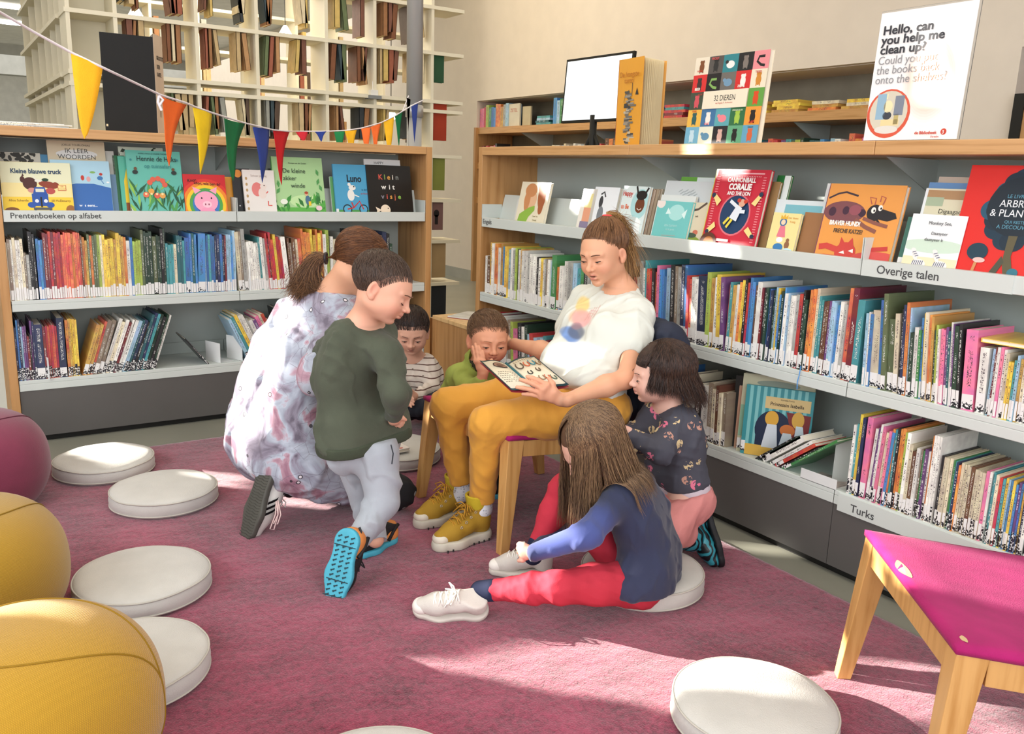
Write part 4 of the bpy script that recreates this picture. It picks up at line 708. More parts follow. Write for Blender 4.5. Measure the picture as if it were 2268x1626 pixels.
def tree():
    o=[('r',.0,.0,1,1,'#d8241c')]
    rq=random.Random(5)
    for i in range(26):
        a=rq.uniform(0,6.28); o.append(('e',.66+.3*math.cos(a)*rq.uniform(.6,1),.64+.27*math.sin(a)*rq.uniform(.6,1),.14,.12,rq.choice(['#123042','#1a4257','#102636','#1f5068'])))
    o+=[('e',.66,.66,.36,.34,'#10202c'),('p',[(.62,.42),(.72,.42),(.7,.25),(.76,.12),(.8,.08),(.68,.06),(.62,.2)],'#5a5238'),('p',[(.6,.25),(.5,.1),(.46,.07),(.56,.06),(.64,.2)],'#4a4a3a'),('e',.76,.12,.06,.05,'#2f6f80'),('e',.32,.27,.12,.1,'#173848'),('e',.36,.2,.07,.03,'#e0b8b0'),('l',[(.33,.18),(.31,.09)],.035,'#c98a5a'),('e',.3,.07,.04,.02,'#2f7f90'),('r',.2,.045,.7,.006,'#8a1612')]
    return o
o=cover(*faceR(2108,2310,366,.02,480,t=.02),'#d8241c','large red book titled Arbres & Plantes with a dark blue tree',tree(),[('LE LIVRE DES',.66,.73,.042,'#5f9ab0'),('ARBRES',.62,.655,.085,'#e4e8ea','CENTER',.0,.95),('& PLANTES',.62,.575,.085,'#e4e8ea','CENTER',.0,.95),('QUI RESTENT',.68,.52,.035,'#5f9ab0'),('A DECOUVRIR',.66,.475,.045,'#5f9ab0'),('Olivier Tallec',.82,.88,.035,'#d9d9d9')],group=GR)
# ---- bottom shelf, right: the princess book and neighbours, standing at an angle
def stand(M,x,y,z,rz,w,h,t,col,label,tilt=0,**k): return cover(M@Matrix.Translation((x,y,z+.0005))@Matrix.Rotation(rz,4,'Z')@Matrix.Rotation(-math.radians(tilt),4,'X'),w,h,t,col,label,**k)
x=ry(1622,980)
stand(MR,x+.022,.02,S3,.55,.235,.255,.012,'#3a8f96','striped teal book titled Prinzessin Isabella with three figures',4,art=[('r',.06+.1*i,0,.05,1,'#7fc0bf') for i in range(9)]+[('r',.3,.7,.66,.17,'#d9bd82'),('e',.45,.4,.27,.3,'#142440'),('r',.2,.06,.5,.36,'#142440'),('p',[(.62,.68),(.98,.66),(.95,.1),(.72,.08),(.68,.5)],'#7c2a28'),('r',.06,.0,.9,.16,'#d9ae4a'),('e',.42,.56,.1,.12,'#dba63a'),('p',[(.3,.14),(.36,.48),(.5,.48),(.54,.14)],'#d3dae0'),('e',.66,.42,.11,.09,'#c97030'),('p',[(.54,.12),(.6,.38),(.72,.38),(.8,.12)],'#cdd8de'),('e',.8,.58,.09,.13,'#d9a848'),('p',[(.76,.14),(.78,.5),(.88,.5),(.95,.14)],'#cfdde2')],txt=[('Prinzessin Isabella',.62,.75,.07,'#2a2018','CENTER',.01,.9),('Cornelia Funke',.62,.83,.03,'#2a2018')],lab=1)
stand(MR,x-.006,.03,S3,.55,.25,.29,.02,'#c9c6a6','large pale book with yellow and green spine behind the princess book',4,art=[('r',.0,.2,.1,.4,'#8fb89a'),('e',.5,.9,.3,.05,'#8f9a8a')],lab=1)
stand(MR,x-.035,.05,S3,.6,.21,.235,.01,'#d3a78c','pinkish brown book left of the princess book',2)
stand(MR,x-.055,.05,S3,.62,.22,.27,.012,'#20231f','tall black book left of the pinkish book',2)
# ================================================================== ON THE BOOKCASE TOPS
def arr():
    o=[]; cols=['#e4d9c2','#55504c','#2f7f86','#1d1c1e','#e08a8e','#cf3030','#1e1c1e','#6b6660','#cc2a2a','#e3d8be','#3f4a3c','#e4d6ba','#e4d6ba','#e4d6ba','#5f9a42','#e3b24a','#3f6f9a','#5aa0a8','#2f6a42','#e0963a','#6fa9c4','#d9dcc8','#201f24','#5fa07a','#5f9cb8']
    an=['#7a4a2a','#2a2a2a','#e8e6e0','#7a7068','#1c1c1c','#3a2c2c','#7faa5a','#6f93ad','#e9e4dc','#c98430','#c9505a',None,None,None,'#d0481f','#2f5a5a','#e8e4da','#e2808a','#9fc04a','#1e1c1c','#b9d4e0','#5a8aa8','#c9a59a','#1c1c1c','#c9603a']
    k=0
    for r in range(5):
        for c in range(5):
            x,y=c/5,1-(r+1)/5; o.append(('r',x,y,.2,.2,cols[k]))
            if an[k]:
                a=an[k]; cx,cy=x+.1,y+.085
                if k in (2,7,17,21): o+=[('e',cx,cy,.055,.038,a),('e',cx-.05,cy+.03,.022,.018,'#2a2a2a' if k==2 else a)]
                elif k in (6,4): o+=[('l',[(cx+.04,cy+.05),(cx-.03,cy+.05),(cx-.05,cy),(cx,cy-.04),(cx+.05,cy-.05)],.025,a)]
                else: o+=[('e',cx,cy,.035,.05,a),('e',cx,cy+.05,.028,.026,a),('l',[(cx-.02,cy+.08),(cx-.028,cy+.055)],.012,a),('l',[(cx+.02,cy+.08),(cx+.028,cy+.055)],.012,a),('l',[(cx-.022,cy-.03),(cx-.022,cy-.065)],.014,a),('l',[(cx+.022,cy-.03),(cx+.022,cy-.065)],.014,a)]
            k+=1
    o.append(('r',.2,.4,.6,.2,'#e6dcc4')); return o
P0=px(1517,317,2.40); P1=px(1678,314,2.40)
cover(MR@Matrix.Translation((3.86-P0[1],.055,TOP+.0005))@Matrix.Rotation(-math.radians(5),4,'X'),P0[1]-P1[1],.315,.02,'#e6dcc4','big square-patterned animal book titled 32 DIEREN standing on the right bookcase',arr(),[('32 DIEREN',.5,.485,.088,'#26241f','CENTER',.0,.8),('van Ingela P. Arrhenius',.5,.45,.028,'#c9604a'),('HAAN',.1,.83,.03,'#c23a2c','CENTER',.02),('WOLF',.3,.95,.04,'#c9484a','CENTER',.02),('BEER',.1,.62,.04,'#efe8dc','CENTER',.03),('TIJGER',.9,.76,.03,'#c23a2c','CENTER',.02),('ZEBRA',.7,.62,.035,'#efe8dc','CENTER',.02),('AAP',.9,.22,.04,'#c9402c','CENTER',.03),('KOE',.3,.22,.035,'#e0707a','CENTER',.02),('POES',.1,.37,.03,'#c23a2c','CENTER',.02),('SPRINKHAAN',.7,.36,.025,'#dfe8c8'),('Leeuw',.9,.17,.03,'#1d2a30'),('H E R T',.16,.56,.028,'#c23a2c')])
# tall orange book with fanned pages
def toren():
    t=thing('picture_book','tall orange book titled De hoogste toren standing with fanned pages','book',(2.43,2.9,TOP)); t.matrix_basis=Matrix.Translation((2.425,2.89,TOP+.0005))@Matrix.Rotation(math.radians(-96),4,'Z')
    m=mat('#dc9c34',.35,var=.03); H=.345; W_=.17
    b=MB(); b.box(0,W_,0,.003,0,H,m); b.box(-.003,0,0,.03,0,H,mat('#8a2f2a',.5)); b.build('front_cover',t)
    b=MB(); 
    for i in range(14):
        a=math.radians(3+i*3.1); b.add([(0,.004+i*.0018,.004),(W_*.96*math.cos(a),.004+i*.0018+W_*.96*math.sin(a),.004),(W_*.96*math.cos(a),.004+i*.0018+W_*.96*math.sin(a),H-.004),(0,.004+i*.0018,H-.004)],[(0,1,2,3)],mat('#e9d9b0',.7,var=.05))
    b.build('pages',t); a=math.radians(48); b=MB(); b.box(0,W_,0,.003,0,H,m,Matrix.Translation((0,.03,0))@Matrix.Rotation(a,4,'Z')); b.build('back_cover',t)
    b=MB(); r=random.Random(9); cs=['#6d6a62','#8f8b80','#3a3a3a','#b9b09a','#54504a']; s=[]
    for i in range(46): y=.02+.6*i/46; s.append(('r',.5+r.uniform(-.2,.06)+.0*y,y,r.uniform(.08,.26),r.uniform(.012,.03),r.choice(cs)))
    s+=[('l',[(.62,.6),(.62,.72)],.02,'#3a3a3a'),('p',[(.76,.58),(.82,.66),(.88,.58)],'#2a2a2a'),('l',[(.3,.5),(.35,.6),(.5,.64)],.014,'#4a4a40')]
    for i,q in enumerate(s): shape(b,q,W_,H,i)
    b.build('cover_picture',t); mi=mat('#b06a1c',.5,var=0)
    for s_,y in (('De hoogste',.79),('toren',.72)): text(t,'title_lettering',s_,.03,mi,Matrix.Translation((W_*.5,-.007,y*H))@UP,'CENTER',0,.0002,.95)
toren()
# black and white giant open book on the left top
t=thing('picture_book','very tall black backed open book standing on the left bookcase','book',(.69,YL+.2,TOP+.0005))
b=MB(); b.box(0,.225,0,.004,0,.435,mat('#141413',.7,bump=.2),Matrix.Rotation(math.radians(-3),4,'Z')); b.build('back_cover',t)
b=MB(); Mq=Matrix.Translation((.226,-.012,0))@Matrix.Rotation(math.radians(60),4,'Z')
for i in range(9): b.box(0,.12,.001*i*2,.001*i*2+.001,0.002,.452-.002*i,mat('#cbb9a4' if i==0 else ('#2a2928' if i%2 else '#c9c2b4'),.6),Mq)
b.build('pages',t); b=MB(); b.box(0.004,.012,-.0012,0,.025,.035,mat('#e0cfa8',.5)); b.build('sticker',t)
for s_,z_ in (('GROOTSTE',.34),('DEER',.30),('KARTE',.265)): text(t,'title_lettering',s_,.026,mat('#2a2420',.6,var=0),Mq@Matrix.Translation((.03,-.001,z_))@UP,'LEFT',.01,.0002,.7)
b=MB(); 
for q in (('e',.45,.33,.1,.12,'#201c1a'),('e',.45,.42,.07,.06,'#201c1a'),('l',[(.4,.44),(.38,.48)],.03,'#201c1a'),('l',[(.5,.44),(.52,.48)],.03,'#201c1a'),('l',[(.42,.3),(.4,.2)],.03,'#201c1a'),('l',[(.5,.3),(.55,.2)],.03,'#201c1a')): shape(b,q,.11,.4,1,-.0005)
o=b.build('cover_picture',t); o.matrix_basis=Mq
for i in range(6): flatbook(ML,.15-.02*(i%3),.2+.01*i,TOP+.0003+i*.0035,.42-.03*(i%2),.26,.0032,['w','g','w','c','w','w'][i],.05*(i%3-1),'%s thin white magazine in the pile on the left bookcase top'%('lowest','second lowest','third','fourth','second highest','topmost')[i],'magazine','magazine',group='magazines piled on the left bookcase top')
# monitor
t=thing('computer_monitor','thin black framed monitor with a white glaring screen behind the right bookcase','monitor',(3.35,4.23,1.42)); Mm=Matrix.Rotation(math.radians(-88),4,'Z')@Matrix.Rotation(math.radians(-4),4,'X')
b=MB(); b.box(-.305,.305,0,.02,.16,.545,M_black,Mm); b.build('bezel',t,bevel=.002); b=MB(); b.box(-.29,.29,-.002,.0,.175,.53,emis('#e8f0f4',.55),Mm); b.build('screen',t)
b=MB(); b.tube([(.02,0,-.25),(.02,.0,.2)],.022,M_black,12); b.tube([(.02,-.05,-.25),(.02,-.05,.03),(.02,-.02,.08)],.012,M_black,8); b.tube([(.02,.05,-.25),(.02,.05,.03),(.02,.02,.08)],.012,M_black,8); b.build('stand',t,True)
t=thing('desk','tall hidden counter behind the right bookcase carrying the monitor','desk',(3.16,3.7,0)); b=MB(); b.box(0,.6,0,1.1,1.12,1.155,M_woodx); b.build('desk_top',t); b=MB(); b.box(.05,.65,.05,1.05,0,1.12,M_plinth); b.build('desk_body',t)
# sign in acrylic holder
t=thing('sign_holder','clear stand with white sign reading Hello, can you help me clean up','sign',(XR+.03,1.665,TOP)); t.matrix_basis=Matrix.Translation((XR+.03,1.665,TOP+.0005))@Matrix.Rotation(-math.pi/2,4,'Z')@Matrix.Rotation(-math.radians(3),4,'X')
def glassy(nt,N,L,b): b.inputs['Transmission Weight'].default_value=.95; b.inputs['Base Color'].default_value=(.96,.98,1,1)
M_acr=nodemat('clear_acrylic',glassy,.04)
b=MB(); b.box(-.004,.296,.006,.009,0,.375,M_acr); b.box(-.004,.296,.009,.09,0,.003,M_acr); b.build('acrylic_holder',t)
m=mat('#f1f0ee',.16,var=.0,coat=.6); b=MB(); b.box(0,.292,0,.0012,.003,.368,m); pb=b.build('poster_sheet',t)
b=MB()
def sc(s,lv): shape(b,s,.292,.368,lv,-.0002)
for i in range(14): sc(('e',.62,.46,.30-.0185*i,.44-.027*i,'#%02x%02x%02x'%(241-i,240-int(5.2*i),238-int(7.6*i)),.1),i*.4)
sc(('e',.24,.215,.24,.24,'#d2573c'),8); sc(('e',.24,.225,.21,.21,'#cfc8b4'),9)
for q in (('r',.1,.17,.1,.2,'#8fb0c4'),('r',.3,.2,.1,.15,'#7a8290'),('e',.23,.27,.05,.06,'#e6dcae'),('r',.2,.33,.015,.04,'#e6dcae'),('e',.23,.2,.05,.04,'#3a4048'),('r',.17,.12,.2,.05,'#e3cf9a'),('r',.31,.13,.05,.08,'#b9a86a'),('e',.24,.09,.13,.04,'#d9d5cc')): sc(q,10)
sc(('e',.86,.065,.03,.03,'#c8442f'),8)
b.build('printed_picture',t)
inkb=mat('#33343a',.5,var=0); inkg=mat('#8e8e90',.5,var=0)
for s_,z_ in (('Hello, can',.83),('you help me',.755),('clean up?',.68)): text(t,'sign_lettering',s_,.035,inkb,Matrix.Translation((.014,-.0024,z_*.368))@UP,'LEFT',.022,.0002,1.12)
for s_,z_ in (('Could you put',.6),('the books back',.525),('onto the shelves?',.45)): text(t,'sign_lettering',s_,.034,inkg,Matrix.Translation((.012,-.0024,z_*.368))@UP,'LEFT',-.004,.0002,.93)
text(t,'sign_lettering','de Bibliotheek',.0115,mat('#c8442f',.5,var=0),Matrix.Translation((.165,-.0024,.018))@UP,'LEFT',.02,.0002); text(t,'sign_lettering','Utrecht',.008,mat('#c8442f',.5,var=0),Matrix.Translation((.215,-.0024,.008))@UP,'LEFT',.0,.0002)
text(t,'sign_lettering','3',.014,mat('#f1f0ee',.5,var=0),Matrix.Translation((.86*.292,-.0028,.018))@UP,'CENTER',.0,.0002)
# ================================================================== BUNTING
def bunting():
    pts=[(-900,-420,1.2),(-400,-170,1.6),(-60,-2,1.9),(0,27,2.05),(70,68,2.15),(155,115,2.25),(228,150,2.3),(355,210,2.75),(412,228,2.9),(430,236,3.05),(470,250,3.2),(540,272,3.6),(598,286,3.9),(606,288,4.0),(640,291,4.15),(660,291,4.75),(722,291,4.85),(765,289,4.9),(800,284,4.95),(843,272,5.0),(873,258,5.05),(892,246,5.1),(915,232,5.12),(937,222,5.15)]
    W3=[P(*q) for q in pts]; t=thing('bunting','string of coloured felt pennants from the top left corner to the steel column','bunting',tuple(W3[0])); 
    sm=mat('#e9e2e4',.7); b=MB(); sp=[]
    for i in range(len(W3)-1):
        for k in range(4): sp.append(W3[i]+(W3[i+1]-W3[i])*k/4)
    sp.append(W3[-1]); b.tube(sp,.0035,sm,6); b.build('string',t,True,world=True)
    fl_=[((157,115),(228,150),(187,308),2.25,2.3,'#f2b01c','amber'),((357,214),(412,232),(375,368),2.75,2.9,'#ee6a25','orange'),((429,238),(471,253),(444,385),3.05,3.2,'#f2cc1a','yellow'),((495,262),(541,274),(517,400),3.4,3.6,'#12703f','green'),((561,281),(598,287),(581,405),3.75,3.9,'#2b3f8a','blue'),((604,289),(640,292),(624,410),4.0,4.15,'#cf1c24','red'),
     ((655,292),(682,292),(672,313),4.72,4.76,'#cf2a3a','short folded red'),((697,292),(723,291),(712,314),4.8,4.84,'#2b4296','short folded blue'),((740,292),(764,291),(752,345),4.86,4.88,'#1c8048','second green'),((763,290),(790,288),(780,350),4.88,4.92,'#e9b01f','second amber'),((800,285),(821,282),(812,352),4.95,4.96,'#ee7030','second orange'),((821,281),(844,273),(832,350),4.96,5.0,'#ee7030','third orange'),((850,270),(873,259),(862,342),5.02,5.05,'#f0b822','third amber'),((874,257),(892,247),(884,325),5.06,5.1,'#127040','last green'),((911,236),(926,229),(918,317),5.1,5.11,'#27397c','last dark blue')]
    for i,(a,c,tip,d0,d1,col,nm) in enumerate(fl_):
        A0,A1=P(*a,d0),P(*c,d1); T=P(*tip,(d0+d1)/2); nrm=np.cross(A1-A0,T-A0); nrm/=np.linalg.norm(nrm); b=MB(); m=mat(col,.85,'cloth',bump=.3,var=.08); n=12
        rows=[];curl=.10*np.linalg.norm(A1-A0)*(1 if i%2 else -.8)
        for k in range(n+1):
            s=k/n; wf=(1-s)**(.9 if i%3 else .65); mid=(A0+A1)/2*(1-s)+T*s; half=(A1-A0)/2*wf*(1-.28*math.sin(s*math.pi)*(i%2)); sw=nrm*curl*math.sin(s*math.pi)*.5
            bow=nrm*curl*.6*wf
            rows.append([mid-half+sw-bow*.3,mid-half*.5+sw+bow*.35,mid+sw+bow*.6,mid+half*.5+sw+bow*.35,mid+half+sw-bow*.3])
        vs=[];fs=[]
        for side in (0,1):
            for r_ in rows: vs+=[tuple(p+nrm*.0015*side) for p in r_]
        q=(n+1)*5
        for k in range(n):
            for j in range(4): x0=k*5+j; fs+=[(x0,x0+1,x0+6,x0+5),(q+x0,q+x0+5,q+x0+6,q+x0+1)]
            fs+=[(k*5,k*5+5,q+k*5+5,q+k*5),(k*5+4,q+k*5+4,q+k*5+9,k*5+9)]
        b.add(vs,fs,m); o=b.build('pennant',t,True,world=True); o['label']=nm+' pennant'
    b=MB(); k=P(352,212,2.74); b.tube([k,k+np.array([-.004,0,-.02]),k+np.array([.006,0,-.045])],.004,sm,6); b.tube([k,k+np.array([.012,0,-.012]),k+np.array([.0,0,-.03])],.004,sm,6); b.build('string_knot',t,world=True)
    b=MB(); b.tube([P(892,246,5.12),P(905,212,5.12)],.003,sm,6); b.build('string_tail',t,world=True)
    b=MB(); A0=P(901,216,5.11); b.add([A0,A0+np.array([.025,.0,-.01]),A0+np.array([.01,0,-.2]),A0+np.array([.006,.002,-.1])],[(0,1,2),(0,2,1)],mat('#9c1f28',.85)); b.build('pennant',t,world=True)['label']='narrow dark red pennant'
bunting()
c=py(868,208,5.9); b=MB(); b.box(-.05,.05,-.04,.04,-.02,.005,mat('#7f8283',.6)); b.box(-.028,.028,-.025,.025,.005,.045,mat('#e8e6e0',.5)); b.lathe([(.006,.045),(.007,.1),(.002,.13)],mat('#ffffff',.3),12); tag(b.build('tea_light',M=Matrix.Translation(tuple(c+np.array([0,.32,0])))),'small white and grey light box in the lattice shelving by the column','lamp')
# ================================================================== OLD BOOKS HANGING IN THE LATTICE
def oldbooks():
    pal=['#9a6c46','#b58a5e','#7d4f34','#cdb488','#bfa578','#5a483a','#7a5040','#3d4c52','#d8c9a6','#9a9a90','#66734f','#9a5a44','#34393c','#cdb068']; names=['brown','tan','dark brown','beige','straw','blackish','rust red','slate','cream','grey','olive','brick red','black','mustard']; rg=random.Random(21)
    proto=None; rows_=[(2.484,2.153),(2.153,1.793),(2.86,2.484),(1.721,1.376),(1.376,1.03)]; cols_=list(zip(LX[1:-1],LX[2:]))
    rn={(2.484,2.153):'second visible row',(2.153,1.793):'third row',(2.86,2.484):'topmost row',(1.721,1.376):'row above the bunting',(1.376,1.03):'lowest row'}
    for (zt,zb) in rows_[:4]:
        for ci,(xa,xb) in enumerate(cols_):
            for part in range(2 if xb-xa>.35 else 1):
                x=xa+.03+part*(xb-xa)*.5; n=rg.choice((2,3,3,4,4)); x+=rg.uniform(0,.05); cap=xa+(xb-xa)*(.5*(part+1) if xb-xa>.35 else 1)-.03
                for k in range(n):
                    t=rg.uniform(.018,.045); h=min(rg.uniform(.2,.27),zt-zb-.07); d=rg.uniform(.13,.17)
                    if x+t>cap: break
                    i=rg.randrange(len(pal)); b=MB(); m=mat(pal[i],.7,var=.1,scale=4); b.box(0,.003,0,d,0,h,m); b.box(t-.003,t,0,d,0,h,m); b.box(0,t,0,.003,0,h,m); b.box(.003,t-.003,.003,d-.004,.003,h-.002,mat('#d9c79c',.8,var=.08))
                    a=rg.choice((0,0,0,.08,-.1)); o=b.build('old_book',M=Matrix.Translation((x,6.215,zt-.0135-h-(.004 if a else 0)))@(Matrix.Translation((t/2,0,h))@Matrix.Rotation(a,4,'Y')@Matrix.Translation((-t/2,0,-h))))
                    tag(o,'%s old book, %s in lattice %s, column %s'%(names[i],ordinal(k+1+part*5),rn[(zt,zb)],['one','two','three','four','five','six'][ci]),'book','old books in the lattice shelving'); x+=t+.004
    # end column, books face on
    for z,c,w,h,nm in ((2.14,'#1f4a2e',.09,.2,'dark green'),(1.78,'#9c3218',.12,.28,'rust red'),(1.362,'#7a8038',.11,.25,'olive green'),(1.016,'#7a5a56',.10,.22,'pinkish silhouette'),(.687,'#a98e66',.13,.28,'tan'),(.34,'#22262c',.14,.26,'slate black')):
        b=MB(); b.box(0,w,0,.002,0,h,mat(c,.6,var=.06)); b.box(0,w,.028,.03,0,h,mat(c,.6,var=.06)); b.box(.002,w-.003,.002,.028,.003,h-.003,M_paper)
        if 'silhouette' in nm: shape(b,('e',.4,.6,.25,.3,'#1c1618'),w,h,1); shape(b,('r',.25,.2,.3,.35,'#1c1618'),w,h,1)
        tag(b.build('old_book',M=Matrix.Translation((3.345,6.22,z-.0005-h))),'%s book hanging face-on at the right end of the lattice shelving'%nm,'book','face-on books at the lattice end')
    # books in the rear lattice
    for zz in (1.15,1.5,1.88,2.25):
        for ci,xa in enumerate((1.3,1.7,2.1,2.55,3.0,3.4)):
            x=xa+.03
            for k in range(rg.choice((0,1,2,3))):
                t=rg.uniform(.02,.05); h=rg.uniform(.2,.26); i=rg.randrange(len(pal)); b=MB(); b.box(0,t,0,.16,0,h,mat(pal[i],.7,var=.1,scale=4)); o=b.build('old_book',M=Matrix.Translation((x,8.32,zz+.014)))
                tag(o,'%s old book, %s in rear lattice cell %s, %s'%(names[i],ordinal(k+1),['one','two','three','four','five','six'][ci],{1.15:'bunting level',1.5:'lower row',1.88:'middle row',2.25:'top row'}[zz]),'book','old books in the rear lattice'); x+=t+.003
                if x>xa+.3: break
oldbooks()
# books on the wall shelves
def wallbooks():
    rg=random.Random(4); rowc='iimrbeuoogy'; nm=0
    def up(y0,z,cols,hh,where,g):
        y=y0
        for i,c in enumerate(cols):
            t=rg.uniform(.035,.06) if hh>.2 else rg.uniform(.03,.05); h=hh*rg.uniform(.85,1.05); b=MB(); b.box(0,t,0,.18,0,h,M_cov); o=b.build('book',M=Matrix.Translation((5.33,y,z))@Matrix.Rotation(-math.pi/2,4,'Z')); paint(o,srgb(CT[c]))
            tag(o,'%s book, %s %s'%(CN[c],ordinal(i+1),where),'book',g); y-=t+.002
        return y
    up(8.78,1.771,'iirmebuooagl',.24,'upright on upper wall shelf at its left end','upright books on the upper wall shelf')
    b=MB(); b.box(0,.22,0,.02,0,.235,mat('#d8d0bc',.5)); t=tag(b.build('book',M=Matrix.Translation((5.34,8.2,1.771))@Matrix.Rotation(-math.pi/2,4,'Z')),'beige face-out book on the upper wall shelf','book'); text(t,'title_lettering','ZETEL',.05,mat('#b8584a',.5,var=0),Matrix.Translation((.11,-.001,.15))@UP)
    b=MB(); b.box(0,.15,0,.02,0,.2,mat('#c4b694',.5)); tag(b.build('book',M=Matrix.Translation((5.36,7.95,1.771))@Matrix.Rotation(-math.pi/2,4,'Z')),'small tan face-out book on the upper wall shelf','book')
    def lie(y,n,cols,where,g):
        for i in range(n):
            c=cols[i%len(cols)]; t=.022; b=MB(); L_=rg.uniform(.2,.26); b.box(-L_/2,L_/2,0,.2,0,t,M_cov); o=b.build('book',M=Matrix.Translation((5.34,y+rg.uniform(-.02,.02),1.7705+i*(t+.0005)))@Matrix.Rotation(-math.pi/2,4,'Z')); paint(o,srgb(CT[c]))
            tag(o,'%s book lying flat, %s up in the %s'%(CN[c],ordinal(i+1),where),'book',g)
    lie(7.55,4,'tTlt','teal pile on the upper wall shelf','flat teal books'); up(7.35,1.771,'ulek',.25,'upright left of the monitor','upright books behind the monitor')
    lie(5.95,5,'lubgb','blue pile behind the orange book','flat books behind the orange book'); lie(5.62,5,'rkrtr','red pile right of the tall orange book','flat red books'); lie(5.3,5,'rwtmo','mixed pile left of the animal book','flat mixed books')
    lie(4.72,4,'yaya','yellow pile right of the animal book','flat yellow books'); lie(4.42,4,'ayyy','second yellow pile right of the animal book','flat yellow books, second pile'); lie(4.1,3,'oac','tan pile near the sign','flat tan books'); lie(3.82,3,'acy','low yellow pile beside the sign','flat yellow books by the sign')
    up(8.72,1.382,'kwrrwwix',.2,'upright on lower wall shelf at its left end','upright books on the lower wall shelf')
    up(7.35,1.382,'cwwnlcgwtwwwlnwcinr',.19,'upright on lower wall shelf under the monitor','pale books on the lower wall shelf'); up(6.5,1.382,'zozox',.24,'upright on lower wall shelf left of the orange book','brown books on the lower wall shelf')
    up(6.15,1.382,'sossoss',.21,'upright on lower wall shelf right of the orange book','orange books on the lower wall shelf'); up(5.7,1.382,'xTx',.2,'upright on lower wall shelf left of the animal book','dark books on the lower wall shelf')
    up(4.75,1.382,'TtxvsriptGmdtTTuTlw',.2,'upright on lower wall shelf left of the sign','mixed books on the lower wall shelf'); up(3.85,1.382,'soiskn',.22,'upright on lower wall shelf beside the sign','reddish books on the lower wall shelf')
wallbooks()
# ================================================================== SEATING
M_felt=mat('#c3c0b9',.9,'cloth',.8,bump=.35,var=.05,sheen=.2); M_seam=mat('#bdb8ad',.9)
def cushion(x,y,z,label,r=.19,h=.062,seed=0):
    t=thing('floor_cushion',label,'cushion',(x,y,z),seed*.7,'round pale grey felt floor cushions')
    b=MB(); prof=[(r-.014,0),(r-.004,.006),(r,.016),(r+.002,h*.5),(r,h-.014),(r-.004,h-.004),(r-.012,h+.001),(r*.85,h+.006),(r*.6,h+.011),(r*.3,h+.013),(.01,h+.013)]; b.lathe(prof,M_felt,72)
    V=np.array(b.v); V[:,2]+=vnoise(V,22,seed,.003)*(V[:,2]>.02); V[:,:2]*=(1+vnoise(V,16,seed+9,.006))[:,None]; b.v=[tuple(q) for q in V]; b.build('cushion_body',t,True)
    for zz,rr_ in ((h-.006,r-.001),(.012,r)):
        pts=[]
        for i in range(73): a=2*math.pi*i/72; p=np.array([[rr_*math.cos(a),rr_*math.sin(a),zz]]); s=1+vnoise(p,16,seed+9,.006)[0]; pts.append((p[0,0]*s,p[0,1]*s,zz+vnoise(p,22,seed,.003)[0]*(zz>.02)))
        q=MB(); q.tube(pts,.0026,M_seam,6,cap=False); q.build('seam',t,True)
RZ=.0125
for i,(x,y,l) in enumerate(((.481,3.69,'round grey floor cushion partly in sun, farthest on the left by the bookcase'),(.618,3.234,'round grey floor cushion, second from the left bookcase, near the kneeling woman'),(.41,2.532,'round grey floor cushion beside the farther yellow pouf'),(.292,2.087,'round grey floor cushion half hidden behind the nearest yellow pouf'),(1.491,1.158,'round grey floor cushion half in sunlight beside the pink stool chair'),(1.736,1.821,'round grey floor cushion under the girl in red leggings'),(1.596,3.269,'round grey floor cushion with an open book on it, behind the boy'),(.62,1.345,'round grey floor cushion just showing at the bottom edge of the photo'))):
    cushion(x,y,RZ-.0008,l,seed=i)
